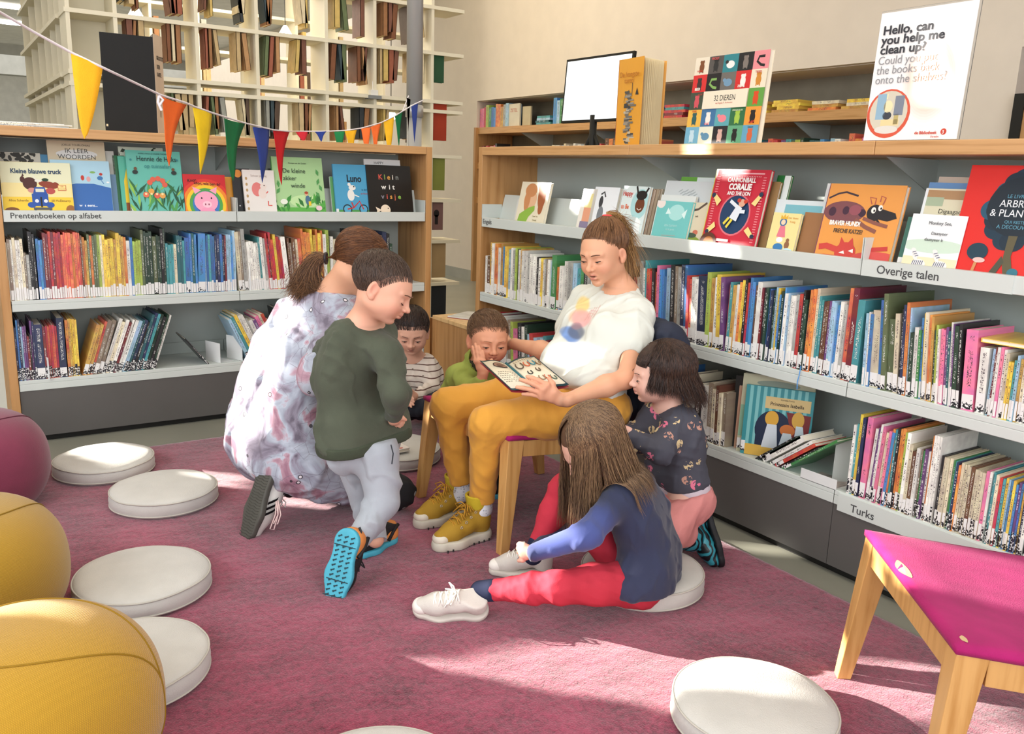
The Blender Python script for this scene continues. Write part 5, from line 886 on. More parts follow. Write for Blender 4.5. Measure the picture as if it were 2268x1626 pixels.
# book on the far cushion
b=MB(); Mb=Matrix.Translation((1.50,3.22,RZ+.078))@Matrix.Rotation(.1,4,'Z'); cm=mat('#e6dfd6',.4); b.box(-.12,.08,-.1,.1,0,.003,cm,Mb); b.box(-.12,.08,-.1,.1,.012,.015,cm,Mb); b.box(-.118,.078,-.098,.098,.003,.012,M_paper,Mb)
o=tag(b.build('picture_book'),'white counting book with red hedgehog pattern and number 10 on the far cushion','book'); q=MB()
for i in range(5):
    for j in range(5): q.add([Mb@Vector((-.1+.036*i+.022*math.cos(a)*(.5),-.085+.04*j+.006*math.sin(a),.0153)) for a in [k*math.pi/5 for k in range(10)]],[tuple(range(10))],mat('#b23a34',.6,var=0))
q.build('cover_pattern',o); text(o,'title_lettering','10',.03,M_black,Mb@Matrix.Translation((-.02,-.01,.0156)))
def pouf(x,y,col,label,R0=.25,h=.36,rz=0,k='knit'):
    t=thing('pouf',label,'pouf',(x,y,RZ-.0005),rz,'large round upholstered poufs'); m=mat(col,.85,k,1.0 if k=='knit' else .9,var=.08,bump=.3,sheen=.3)
    prof=[(R0*.74,0),(R0*.84,.015),(R0*.95,h*.2),(R0,h*.45),(R0*.985,h*.62),(R0*.93,h*.77),(R0*.82,h*.89),(R0*.66,h*.955),(R0*.45,h*.99),(R0*.2,h*1.003),(.01,h*1.005)]
    pp=[]
    zc=.42*h; e_=2.5
    for i in range(12): s=i/12; pp.append((R0*(1-.27*(1-s)**2.2),zc*s))
    for i in range(25): a=math.pi/2*i/24; pp.append((max(.004,R0*math.cos(a)**(2/e_)),zc+(h-zc)*math.sin(a)**(2/e_)))
    b=MB(); b.lathe(pp,m,96); b.build('pouf_body',t,True)
    # curved seams: a lens of two arcs over the top and a vertical one
    def surf(ax,ay):
        r=min(.9999,math.hypot(ax,ay)/R0); return zc+(h-zc)*(1-r**e_)**(1/e_)
    ms=mat('#%02x%02x%02x'%tuple(int(int(col[i:i+2],16)*.78) for i in (1,3,5)),.9)
    for sg in (-1,1):
        pts=[]
        for i in range(61):
            s=math.sin(math.pi/2*(-1+2*i/60)); X_=R0*.985*s; Y_=sg*R0*.52*(1-s*s); pts.append((X_,Y_,surf(X_,Y_)+.0008))
        q=MB(); q.tube(pts,.002,ms,6); q.build('seam',t,True)
        a0=0 if sg>0 else math.pi; pts=[(r*1.003*math.cos(a0),r*1.003*math.sin(a0),z) for r,z in pp[4:17]]; q=MB(); q.tube(pts,.0019,ms,6); q.build('seam',t,True)
pouf(.064,1.773,'#bd8f1c','mustard yellow ribbed pouf nearest the camera, half in sun',rz=-.35)
pouf(-.025,2.534,'#b38a1e','mustard yellow ribbed pouf behind the nearest one',rz=.5)
pouf(.024,3.493,'#7c2f48','burgundy smooth pouf at the left edge by the bookcase',rz=.45,k='cloth')
# stool chairs
M_oak=mat('#cf9f60',.4,'wood',1.3,hex2='#b98648',var=.06); M_mag=mat('#a3175f',.95,'cloth',1,bump=.25,var=.12,sheen=.05)
def chair(A0,B0,e,label,back=False,dep=.47,slope=-.05):
    """A0,B0: front corners of the seat (far left / near right seen from the sitter); e: direction to the rear"""
    A0=np.array(A0,float); B0=np.array(B0,float); e=np.array(e,float)/np.linalg.norm(e); w=B0-A0; L_=np.linalg.norm(w); w/=L_
    t=thing('stool_chair',label,'chair',(A0[0],A0[1],RZ-.0005),group='oak chairs with magenta seats')
    M=Matrix(((w[0],e[0],0,0),(w[1],e[1],0,0),(0,0,1,0),(0,0,0,1))); zt=.392
    def zs(y): return zt+slope*y/dep
    S=[(0,0),(1,0),(0,1),(1,1)]
    for a,c in S:    # four tapered splayed legs
        x0=a*(L_-.052); y0=c*(dep-.06); ox=(-.02 if a==0 else .02); oy=(-.035 if c==0 else .075); zt_=zs(y0)-.002
        xb=x0+(.004 if a==0 else .018)+ox; yb=y0+.006+oy; b=MB()
        vs=[(xb,yb,0),(xb+.03,yb,0),(xb+.03,yb+.034,0),(xb,yb+.034,0),(x0,y0,zt_),(x0+.052,y0,zt_),(x0+.052,y0+.062,zt_),(x0,y0+.062,zt_)]
        b.add(vs,[(3,2,1,0),(4,5,6,7),(0,1,5,4),(1,2,6,5),(2,3,7,6),(3,0,4,7)],M_oak,M); b.build('leg',t,bevel=.002)
    def rail(x0,x1,y0,y1):
        b=MB(); vs=[]
        for (x,y) in ((x0,y0),(x1,y0),(x1,y1),(x0,y1)): vs.append((x,y,zs(y)-.058))
        for (x,y) in ((x0,y0),(x1,y0),(x1,y1),(x0,y1)): vs.append((x,y,zs(y)-.003))
        b.add(vs,[(3,2,1,0),(4,5,6,7),(0,1,5,4),(1,2,6,5),(2,3,7,6),(3,0,4,7)],M_oak,M); b.build('seat_rail',t,bevel=.001)
    rail(.052,L_-.052,.002,.026); rail(.052,L_-.052,dep-.03,dep-.006); rail(.002,.028,.06,dep-.06); rail(L_-.028,L_-.002,.06,dep-.06)
    # padded seat
    n=24; V=[]; 
    for side in (0,1):
        for i in range(n+1):
            for j in range(n+1):
                x=-.003+(L_+.006)*i/n; y=-.003+(dep+.006)*j/n; ed=min(i,n-i,j,n-j)/n; z=zs(y)
                V.append((x,y,z+(.014+.012*min(1,ed*6)**.5-.012*math.sin(math.pi*i/n)*math.sin(math.pi*j/n) if side else 0)))
    q=(n+1)**2; Fq=[]
    for i in range(n):
        for j in range(n): a=i*(n+1)+j; Fq+=[(a,a+1,a+n+2,a+n+1),(q+a,q+a+n+1,q+a+n+2,q+a+1)]
    for i in range(n):
        for a,c in ((i,i+1),((n)*(n+1)+i+1,n*(n+1)+i)): Fq.append((a,q+a,q+c,c))
        for a,c in (((i+1)*(n+1),i*(n+1)),(i*(n+1)+n,(i+1)*(n+1)+n)): Fq.append((a,q+a,q+c,c))
    b=MB(); b.add(V,Fq,M_mag,M); b.build('seat_pad',t,True)
    if back:
        b=MB(); 
        for x in (.27,L_-.11): b=MB(); b.box(x,x+.04,dep-.03,dep+.0,zs(dep)-.06,.60,M_oak,M); b.build('back_post',t,bevel=.002)
        b=MB(); b.box(.25,L_-.05,dep-.028,dep-.0,.56,.70,M_mag,M); b.build('backrest',t,bevel=.006)
    return t,M
chair((1.49,2.815),(1.49,2.225),(1,0),"oak chair with magenta seat on which the reading woman sits",True,dep=.52)
t,Mch=chair((1.855,1.162),(1.515,.735),(.777,-.63),'empty oak chair with worn magenta seat at the right edge of the photo')
for x,y,rx,ry_ in ((.22,.012,.042,.012),(.52,.02,.012,.006)):
    pts=[(x+rx*math.cos(a)*(1+.15*math.sin(3*a)),y+ry_*math.sin(a)) for a in [k*math.pi/10 for k in range(20)]]; pts=[(p,q,.392-.05*q/.47+.0146+.012*min(1,6*min(p/.554,q/.476,1-p/.554))**.5-.012*math.sin(math.pi*p/.554)*math.sin(math.pi*q/.476)) for p,q in pts]; b=MB(); b.add(pts,[tuple(range(20))],mat('#d8b98a',.9,var=.15),Mch); o=b.build('worn_patch',t); o['label']='bare worn patch in the magenta felt'
# ================================================================== PEOPLE
def unit(v): v=np.array(v,float); return v/np.linalg.norm(v)
CAMR=R[:,0]; CAMU=R[:,1]; CAMB=R[:,2]          # camera right, up, back in world axes
def headframe(pos,yaw,down,roll=0):
    """yaw: degrees the face is turned from the camera towards the left of the photo; down: degrees the face looks below the horizon"""
    c=EYE-pos; c[2]=0; c=unit(c); side=unit(np.cross(c,[0,0,1])); a=math.radians(yaw); side_=-side if np.dot(side,CAMR)>0 else side
    f=c*math.cos(a)+side_*math.sin(a); dn=math.radians(down); fw=f*math.cos(dn)-np.array([0,0,1])*math.sin(dn); up=f*math.sin(dn)+np.array([0,0,1])*math.cos(dn)
    r=np.cross(fw,up); rl=math.radians(roll); r2=r*math.cos(rl)+up*math.sin(rl); up2=up*math.cos(rl)-r*math.sin(rl)
    return np.stack([r2,fw,up2],1)     # columns x right of the subject, y forward, z up
class Head:
    def __init__(s,pos,rot,sc,kid=0.,open_=0.,nose=1.): s.p=np.array(pos,float); s.r=rot; s.s=sc; s.kid=kid; s.open=open_; s.nose=nose
    def w(s,q): return s.p+s.r@(np.array(q,float)*s.s)
    def loc(s,V): return ((V-s.p)@s.r)/s.s
    def add(s,S):
        z=s.s; k=s.kid; E=lambda c,r,kk=.02,op=1,rot=None: S.ell(s.w(c),np.array(r)*z,s.r if rot is None else s.r@rot,kk*z,op)
        Cp=lambda a,b,ra,rb,kk=.012,op=1: S.cap(s.w(a),s.w(b),ra*z,rb*z,kk*z,op)
        cy=-.022
        E((0,cy,.036),(.074+.002*k,.094,.078),.02)                    # skull
        E((0,.028,.012),(.066+.003*k,.062,.062),.03)                  # forehead
        E((0,.030,-.028),(.060+.004*k,.058,.060-.004*k),.03)          # mid face
        E((0,.036,-.066+.012*k),(.041+.005*k,.046,.036),.03)          # jaw
        E((0,.070-.004*k,-.092+.018*k),(.017,.014,.014),.022)         # chin
        for sx in (-1,1):
            E((sx*.037,.058,-.034+.004*k),(.023+.003*k,.026,.024+.003*k),.022) # cheek
            E((sx*.048,.0,-.058+.01*k),(.016,.03,.02),.03)              # jaw corner
            Cp((sx*.012,.086-.002*k,.020),(sx*.044,.072,.020),.0085-.003*k,.006,.012)  # brow ridge
        for sx in (-1,1): E((sx*.032,.096,-.002),(.019,.016,.012),.014,-1)   # sockets
        for sx in (-1,1): E((sx*.031,.0755,-.004),(.0165,.0135,.0125),.005)  # eyeball under the lids
        n=s.nose; nl=(1-.35*k)
        Cp((0,.086,.008),(0,.097+.006*n*nl,-.024+.004*k),.0065,.0088*n**.5,.010)
        E((0,.1+.008*n*nl,-.028+.005*k),(.0098,.0095,.0088),.008)
        for sx in (-1,1): E((sx*.0125,.096+.002*n,-.031+.005*k),(.0068,.0085,.0065),.005)
        for sx in (-1,1): E((sx*.006,.1+.004*n,-.0385+.005*k),(.0032,.0045,.003),.003,-1)
        zm=-.058+.010*k; s.zm=zm
        Cp((0,.080,zm+.012),(0,.088,zm+.006),.010,.008,.014)
        Cp((-.017,.0835,zm+.001),(0,.0925,zm+.0045),.0036,.0052,.005); Cp((0,.0925,zm+.0045),(.017,.0835,zm+.001),.0052,.0036,.005)
        E((0,.0885,zm-.0075-.006*s.open),(.0155,.0075,.0062),.006)
        Cp((-.018,.091,zm-.0008),(.018,.091,zm-.0008),.0012,.0012,.003,-1)
        if s.open: E((0,.096,zm-.003),(.0095,.014,.0045*s.open+.001),.003,-1)
        E((0,.084,zm-.02-.004*s.open),(.02,.006,.004),.012,-1)
        for sx in (-1,1):                                              # ears
            a=.35*sx; ro=np.array([[math.cos(a),-math.sin(a),0],[math.sin(a),math.cos(a),0],[0,0,1]])
            e_=.84+.14*k; E((sx*.078,-.010,-.010),(.0072,.018*e_,.031*e_),.006,1,ro); E((sx*.0838,-.005,-.006),(.0055,.0098*e_,.018*e_),.005,-1,ro); E((sx*.0775,-.003,-.010-.025*e_),(.006,.009,.010),.006,1,ro)
    def color(s,V,C,base,lip='#b5605a',cheek='#d98a72',ck=.35,brow=None):
        L=s.loc(V); near=(np.abs(L)<.14).all(1)
        def blob(c,r,col,st,e=1.):
            d=(((L-np.array(c))/np.array(r))**2).sum(1); w=np.clip(st*np.exp(-d**e),0,1)[:,None]*near[:,None]; C[:]=C*(1-w)+np.array(srgb(col))*w
        zm=s.zm; dk=[x*.62 for x in base]
        for sx in (-1,1): blob((sx*.042,.072,-.034),(.024,.03,.02),cheek,ck); blob((sx*.08,-.01,-.008),(.01,.03,.035),cheek,ck*.9)
        blob((0,.106,-.03),(.012,.012,.01),cheek,ck*.7)
        blob((0,.092,zm+.0035),(.017,.012,.0048),lip,.75,2); blob((0,.09,zm-.0075-.006*s.open),(.0145,.012,.0055),lip,.75,2)
        blob((0,.09,zm-.0012-.002*s.open),(.0165,.02,.0014+.003*s.open),'#4a1d1a',.85,3)
        for sx in (-1,1): blob((sx*.006,.102,-.0385+.005*s.kid),(.0032,.006,.003),'#6a2f24',.7,2); blob((sx*.031,.085,.006),(.02,.02,.006),'#a86a55',.22)
        return C
    def face_parts(s,parent,brow='#4a3020',lash='#2a1a14',slit=.0,iris='#3a2a20',bw=1.):
        z=s.s; b=MB(); m=mat(brow,.8,var=0)
        for sx in (-1,1):
            pts=[s.w((sx*x,y,zz)) for x,y,zz in ((.013,.0960,.0200),(.022,.0955,.0222),(.033,.0898,.0228),(.043,.0808,.0200),(.050,.0715,.0150))]; b.tube(pts,[r*z*bw for r in (.0014,.0021,.002,.0016,.0007)],m,6)
        b.build('eyebrows',parent,True,world=True)
        b=MB(); m=mat(lash,.7,var=0)
        for sx in (-1,1):
            pts=[]
            for t in np.linspace(-1,1,9):
                a=t*.95; x=.031+.0168*math.sin(a); y=.0755+.0140*math.cos(a)*.98; zz=-.0085-.0032*(1-t*t)*(1 if not slit else -.35)+.0018*t+(.0045 if slit else 0)
                pts.append(s.w((sx*x,y+.0003,zz)))
            b.tube(pts,[.0009*z,.0012*z,.0014*z,.0015*z,.0015*z,.0015*z,.0015*z,.0013*z,.0007*z],m,6)
        b.build('eyelashes',parent,True,world=True)
        if slit:
            b=MB(); w=mat('#e3dcd4',.2,var=0); k=mat(iris,.1,var=0)
            for sx in (-1,1):
                c=np.array([sx*.031,.0775,-.0055])
                for (rr_,off,mm) in ((.0125,0,w),(.0062,.0088,k)):
                    n=10
                    vs=[];
                    for i in range(n+1):
                        for j in range(n): th=math.pi*i/n; ph=2*math.pi*j/n; q=np.array([math.sin(th)*math.cos(ph),math.cos(th),math.sin(th)*math.sin(ph)])*rr_; vs.append(s.w(c+np.array([0,off,-.0008 if off else 0])+q*np.array([1,1,slit*1.6 if not off else slit*3.1])))
                    b.add([tuple(v) for v in vs],[(i*n+j,i*n+(j+1)%n,(i+1)*n+(j+1)%n,(i+1)*n+j) for i in range(n) for j in range(n)],mm)
            b.build('eyes',parent,True,world=True)
def vnorm(V,Q):
    n=np.cross(V[Q[:,2]]-V[Q[:,0]],V[Q[:,3]]-V[Q[:,1]]); N=np.zeros_like(V)
    for i in range(4): np.add.at(N,Q[:,i],n)
    return N/(np.linalg.norm(N,axis=1)[:,None]+1e-12)
def cloth(name,S,h,m,parent,amp=0.0066,fr=28,seed=0,aniso=(1,1,.45),col=None,it=2,label=None,thick=False,fine=()):
    V,Q=S.net(h); V=relax(V,Q,it); N=vnorm(V,Q); A=np.array(aniso); r=np.random.default_rng(seed); o=np.zeros(len(V))
    wob=np.stack([vnoise(V,9,seed+i,.05) for i in range(3)],1)
    for i in range(5):
        k=unit(r.normal(size=3)*A)*fr*2.6*(1+.45*i); o+=(1-2*np.abs(np.sin((V+wob)@k/2+r.uniform(0,6))))/(1+.5*i)
    V=V+N*np.maximum(o*amp*.5,-.0032)[:,None]; V=relax(V,Q,1,.2)
    C=col(V) if col else None; ob=npmesh(name,V,Q,m,parent,True,C)
    if label: ob['label']=label
    return ob
def slab(S,c,ax,hw,r,k=.05): c=np.array(c); return S.cap(c-ax*hw,c+ax*hw,r,r,k)
def skinmat(): return vcol('skin',.48,bump=.06,sub=.12,bscale=500,spec=.35)
M_skin=skinmat()
def person(label,loc): return thing('person',label,'person',loc)
def hairmesh(name,parent,paths,cols,r=.0009,m=None,label=None):
    n=len(paths); k=len(paths[0]); Pn=np.array(paths); T=np.gradient(Pn,axis=1); T/=np.linalg.norm(T,axis=2)[...,None]+1e-9
    a=np.cross(T,np.array([.31,.52,.8])); a/=np.linalg.norm(a,axis=2)[...,None]+1e-9; b=np.cross(T,a); tap=np.interp(np.linspace(0,1,k),[0,.08,.75,1],[.6,1,1,.15])[None,:,None]
    rr_=np.asarray(r).reshape(-1,1,1) if hasattr(r,'__len__') else r
    vs=np.stack([Pn+(a*math.cos(t)+b*math.sin(t))*rr_*tap for t in (0,2.094,4.189)],2)   # n,k,3,3
    V=vs.reshape(-1,3); i=(np.arange(n)[:,None,None]*k*3+np.arange(k-1)[None,:,None]*3+np.arange(3)[None,None,:]); j=(np.arange(n)[:,None,None]*k*3+np.arange(k-1)[None,:,None]*3+((np.arange(3)+1)%3)[None,None,:])
    Q=np.stack([i,j,j+3,i+3],-1).reshape(-1,4); C=np.repeat(np.array(cols),k*3,axis=0)
    o=npmesh(name,V,Q,m or vcol('hair',.42,spec=.5),parent,True,C)
    if label: o['label']=label
    return o
def haircol(n,c0,c1,rg): t=rg.uniform(0,1,n)[:,None]**1.3; return np.array(srgb(c0))*(1-t)+np.array(srgb(c1))*t
def scalp(H,d,off=0.,grow=(0,0,0)):
    """point on the skull for unit direction d (head axes)"""
    d=np.asarray(d,float); d=d/np.linalg.norm(d,axis=-1,keepdims=True); r=np.array([.0765+.002*H.kid,.096,.080])+np.array(grow); c=np.array([0,-.022,.036])
    t=1/np.sqrt(((d/r)**2).sum(-1,keepdims=True)); return c+d*(t+off)
def haircap(H,parent,name,col,face=(0,.100,-.038,.068,.062,.082),low=-.05,grow=.008,back=None,label=None,extra=None):
    S=SDF(); z=H.s
    S.ell(H.w((0,-.022,.036)),(np.array([.0745,.0945,.079])+grow)*z,H.r,.01*z)
    if extra: extra(S)
    if face: S.ell(H.w(face[:3]),np.array(face[3:])*z,H.r,.008*z,-1)
    for sx in (-1,1): S.ell(H.w((sx*.088,.0,-.02)),np.array([.024,.026,.036])*z,H.r,.006*z,-1)
    S.plane(H.w((0,-.06,low)),H.r@np.array([0,.35,-1]),.01)
    c0=np.array(srgb(col))
    def cf(V): L=H.loc(V); n=vnoise(L,np.array([260,60,60]).mean(),5,.22); return np.clip(c0*(1+n[:,None]),0,1)
    return sculpt(name,S,.0035,vcol('hair',.42,spec=.5),parent,col=cf,label=label)
def shortstrands(H,n,rg,length,front=1.,low=-.03,off=.009,sweep=(0,1,-.6),spread=.25,facecut=True,fringe=.062):
    """short hair lying over the skull"""
    paths=[]; sw=np.array(sweep,float)
    while len(paths)<n:
        d=unit(rg.normal(size=3)); 
        q=scalp(H,d,0)
        if q[2]<low+max(0,(q[1]+.04))*.9: continue
        lim=fringe-.55*max(0,abs(q[0])-.03) if q[1]>.03 else fringe-.0-1.6*(.05-q[1])
        if q[1]>.0 and q[2]<lim+rg.uniform(-.006,.006): continue
        dirn=sw+rg.normal(size=3)*spread; pts=[]; dd=np.array(d)
        L_=length*rg.uniform(.6,1.2)
        for k in range(7):
            pts.append(scalp(H,dd,off*(.6+.5*math.sin(k/6*2.2))*rg.uniform(.95,1.05))); t=dirn-d*np.dot(dirn,d); dd=unit(dd+t*(L_/.09/6))
        paths.append(np.array([H.w(p) for p in pts]))
    return paths
def finger(S,a,b,r,bend=(0,0,0),k=.004):
    a=np.array(a);b=np.array(b);bd=np.array(bend); p1=a+(b-a)*.42+bd; p2=a+(b-a)*.73+bd*.8; S.chain([a,p1,p2,b],[r*1.08,r,r*.94,r*.8],k)
def hand(S,wr,bases,tips,thumb,r=.0078,bend=(0,0,.004),rw=.02):
    """wrist, four finger roots, four tips, thumb (root, mid, tip)"""
    wr=np.array(wr)
    for i,b in enumerate(bases): S.cap(wr+(b-wr)*.15,b,rw*.55,r*1.25,.014)
    for i in range(3): S.cap((wr+bases[i])/2,(wr+bases[i+1])/2,r*1.35,r*1.35,.012)
    for i in range(3): S.cap(bases[i],bases[i+1],r*1.15,r*1.15,.008)
    for i,(b,t) in enumerate(zip(bases,tips)): finger(S,b,t,r*(.95,1,.97,.85)[i],bend)
    S.cap(wr+(thumb[0]-wr)*.2,thumb[0],rw*.5,r*1.35,.012); S.chain(thumb,[r*1.3,r*1.1,r*.85],.005)
# ------------------------------------------------------------------ shoe in its own frame: origin under the heel, x to the toe, z up
def shoe(parent,org,fx,fz,L_,kind,w=.036,side=1):
    fx=unit(fx); fz=np.array(fz,float); fz=unit(fz-fx*np.dot(fz,fx)); fy=np.cross(fz,fx); Rm=np.stack([fx,fy,fz],1); O=np.array(org,float)
    q=lambda x,y,z: O+Rm@np.array([x*L_,y,z]); b_=lambda S,x0,x1,hw,z0,z1,rd=.008,k=.012,op=1: S.box(q((x0+x1)/2,0,(z0+z1)/2),(abs(x1-x0)/2*L_-rd,hw-rd,max((z1-z0)/2-rd,.001)),Rm,rd,k,op)
    sh={'boot':.032,'sneak':.022,'sport':.02,'white':.018,'gum':.02}[kind]
    S=SDF()   # sole
    S.cap(q(.14,0,sh/2),q(.14,0,sh/2),w*.93,w*.93,.02).cap(q(.14,0,sh/2),q(.62,.002*side,sh/2),w*.86,w*1.05,.02).cap(q(.62,.002*side,sh/2),q(.84,.0,sh/2),w*1.08,w*.86,.02)
    S.plane(q(0,0,0),-fz,.003).plane(q(0,0,sh),fz,.003)
    solec={'boot':'#cdc7b6','sneak':'#4f4e47','sport':'#4aa9bf','white':'#c9c1b6','gum':'#14161a'}[kind]
    Ssole=S; S=SDF()
    up={'boot':'#ad8728','sneak':'#d9d6cf','sport':'#1f1d1e','white':'#cfc8bf','gum':'#1c3a42'}[kind]; z0=sh-.002
    S.chain([q(.86,0,z0+.012),q(.66,0,z0+.020),q(.42,0,z0+.036),q(.2,0,z0+.044)],[w*.62,w*.84,w*.80,w*.86],.02); S.cap(q(.13,0,z0+.02),q(.13,0,z0+.05),w*.82,w*.82,.02)
    if kind in('boot','gum'): S.cap(q(.18,0,z0+.05),q(.2,0,z0+.105),w*.86,w*.88,.02)
    S.plane(q(0,0,z0),-fz,.003)
    top=.125 if kind in('boot','gum') else .068; S.plane(q(.2,0,z0+top-.01),fz+fx*(-.25),.004)
    mu=mat(up,.8,'cloth',1,bump=.3,var=.08) if kind!='gum' else nodemat('marbled_boot',marble,.35)
    parent=sculpt('shoe',S,.0032,mu,parent); sculpt('sole',Ssole,.0035,mat(solec,.6,var=.08,scale=3),parent)
    if kind in('boot','white'):
        S=SDF(); S.ell(q(.86,0,z0+.010),(L_*.125,w*.72,.0225),Rm,.01); S.plane(q(0,0,z0),-fz,.003); S.plane(q(.79,0,0),-fx,.003); sculpt('toe_cap',S,.003,mat('#e4dcc8' if kind=='boot' else '#e9e3da',.5,var=.03),parent)
    if kind!='gum':
        b=MB(); lc={'boot':'#c4902c','sneak':'#d8cfca','sport':'#26262a','white':'#eeeae2'}[kind]; m=mat(lc,.8,var=.05); nn=5
        for i in range(nn):
            x=.70-.075*i; fr_=i/(nn-1); zz=z0+.022+(.040 if kind=='boot' else .018)*fr_+.86*w; z=zz-.42*w; b.tube([q(x,-w*.62,z+w*.12),q(x-.01,-w*.3,zz),q(x-.03,w*.3,zz+.003),q(x-.05,w*.62,z+w*.15)],.0022,m,5); b.tube([q(x,w*.62,z+w*.12),q(x-.01,w*.3,zz+.002),q(x-.03,-w*.3,zz+.005),q(x-.05,-w*.62,z+w*.15)],.0022,m,5)
        zt=z0+.024+(.040 if kind=='boot' else .018)+.86*w
        for sy in (-1,1):
            b.tube([q(.4,0,zt),q(.44,sy*.018,zt+.012),q(.5,sy*.034,zt+.004),q(.47,sy*.03,zt-.01),q(.4,0,zt)],.0022,m,5); b.tube([q(.4,0,zt),q(.46,sy*.012,zt+.004),q(.55,sy*.03,zt-.022)],.0022,m,5)
        b.build('laces',parent,True,world=True)
    if kind=='boot':
        b=MB(); m=mat('#d9d5c8',.3,metal=.6)
        for sy in (-1,1):
            for i in range(5):
                x=.68-.085*i; c=q(x,sy*w*.80,z0+.030+.014*i); pts=[c+Rm@np.array([.0045*math.cos(a),sy*.001,.0045*math.sin(a)]) for a in np.linspace(0,2*math.pi,11)]; b.tube(pts,.0012,m,4)
        b.build('eyelets',parent,True,world=True)
        b=MB(); m=mat('#2a2a28',.7)
        for i in range(9):
            for sy in (-1,1):
                x=.1+.095*i; b.tube([q(x,sy*w*.99,.001),q(x,sy*w*1.0,.009)],.0028,m,5)
        b.build('tread',parent,world=True)
    if kind=='sneak':
        b=MB(); m=mat('#17171a',.6,var=0)
        for i in range(3):
            x=.44+.075*i
            for sy in (-1,1): b.add([q(x,sy*w*1.0,z0),q(x+.035,sy*w*1.0,z0),q(x-.02,sy*w*.97,z0+.03),q(x-.055,sy*w*.97,z0+.03),q(x-.07,sy*w*.80,z0+.052),q(x-.105,sy*w*.80,z0+.052)],[(0,1,2,3),(3,2,1,0),(3,2,4,5),(5,4,2,3)],m)
        b.build('stripes',parent,world=True)
        b=MB(); m=mat('#45443d',.7,var=0)
        for i in range(26):
            x=.04+.036*i; b.tube([q(x,-w*.75,-.0006),q(x+.012,-w*.37,-.0008),q(x,0,-.0008),q(x+.012,w*.37,-.0008),q(x,w*.75,-.0006)],.0011,m,4)
        b.build('tread',parent,world=True)
    if kind=='sport':
        b=MB(); m=mat('#2f4a52',.7,var=0); rg=random.Random(2)
        for i in range(13):
            for j in range(3):
                x=.06+.068*i; y=(-.6+.6*j)*w*.9; b.tube([q(x,y-.005,-.001),q(x+.014,y,-.001),q(x+.02,y+.006,-.001),q(x+.035,y+.003,-.001)],.0022,m,4)
        for x in (.2,.68,.9): b.tube([q(x,-w*.9,-.0008),q(x,w*.9,-.0008)],.0016,m,4)
        b.build('tread',parent,world=True)
        S=SDF(); S.cap(q(.13,0,z0+.012),q(.15,0,z0+.05),w*.90,w*.86,.02).cap(q(.13,0,z0+.02),q(.34,0,z0+.02),w*.9,w*.86,.02); S.plane(q(0,0,z0),-fz,.003); S.plane(q(.36,0,0),fx,.004); S.plane(q(.2,0,z0+.055),fz,.004); sculpt('heel_panel',S,.0035,mat('#d98a4a',.8,var=.05),parent)
        b=MB(); b.tube([q(.05,-w*.93,z0+.05),q(.2,-w*1.0,z0+.035),q(.33,-w*.97,z0+.008)],.006,mat('#1f1d1e',.7),6); b.tube([q(.05,w*.93,z0+.05),q(.2,w*1.0,z0+.035),q(.33,w*.97,z0+.008)],.006,mat('#1f1d1e',.7),6); b.build('strap',parent,True,world=True)
    return q
def marble(nt,N,L,b):
    tc=N.new('ShaderNodeTexCoord'); w=N.new('ShaderNodeTexWave'); w.inputs['Scale'].default_value=14; w.inputs['Distortion'].default_value=14; w.inputs['Detail'].default_value=2; L.new(tc.outputs['Object'],w.inputs['Vector'])
    r=N.new('ShaderNodeValToRGB'); e=r.color_ramp.elements; e[0].position=.42; e[0].color=(*srgb('#0f171c'),1); e[1].position=.6; e[1].color=(*srgb('#2f8a98'),1); L.new(w.outputs['Fac'],r.inputs[0]); L.new(r.outputs[0],b.inputs['Base Color'])
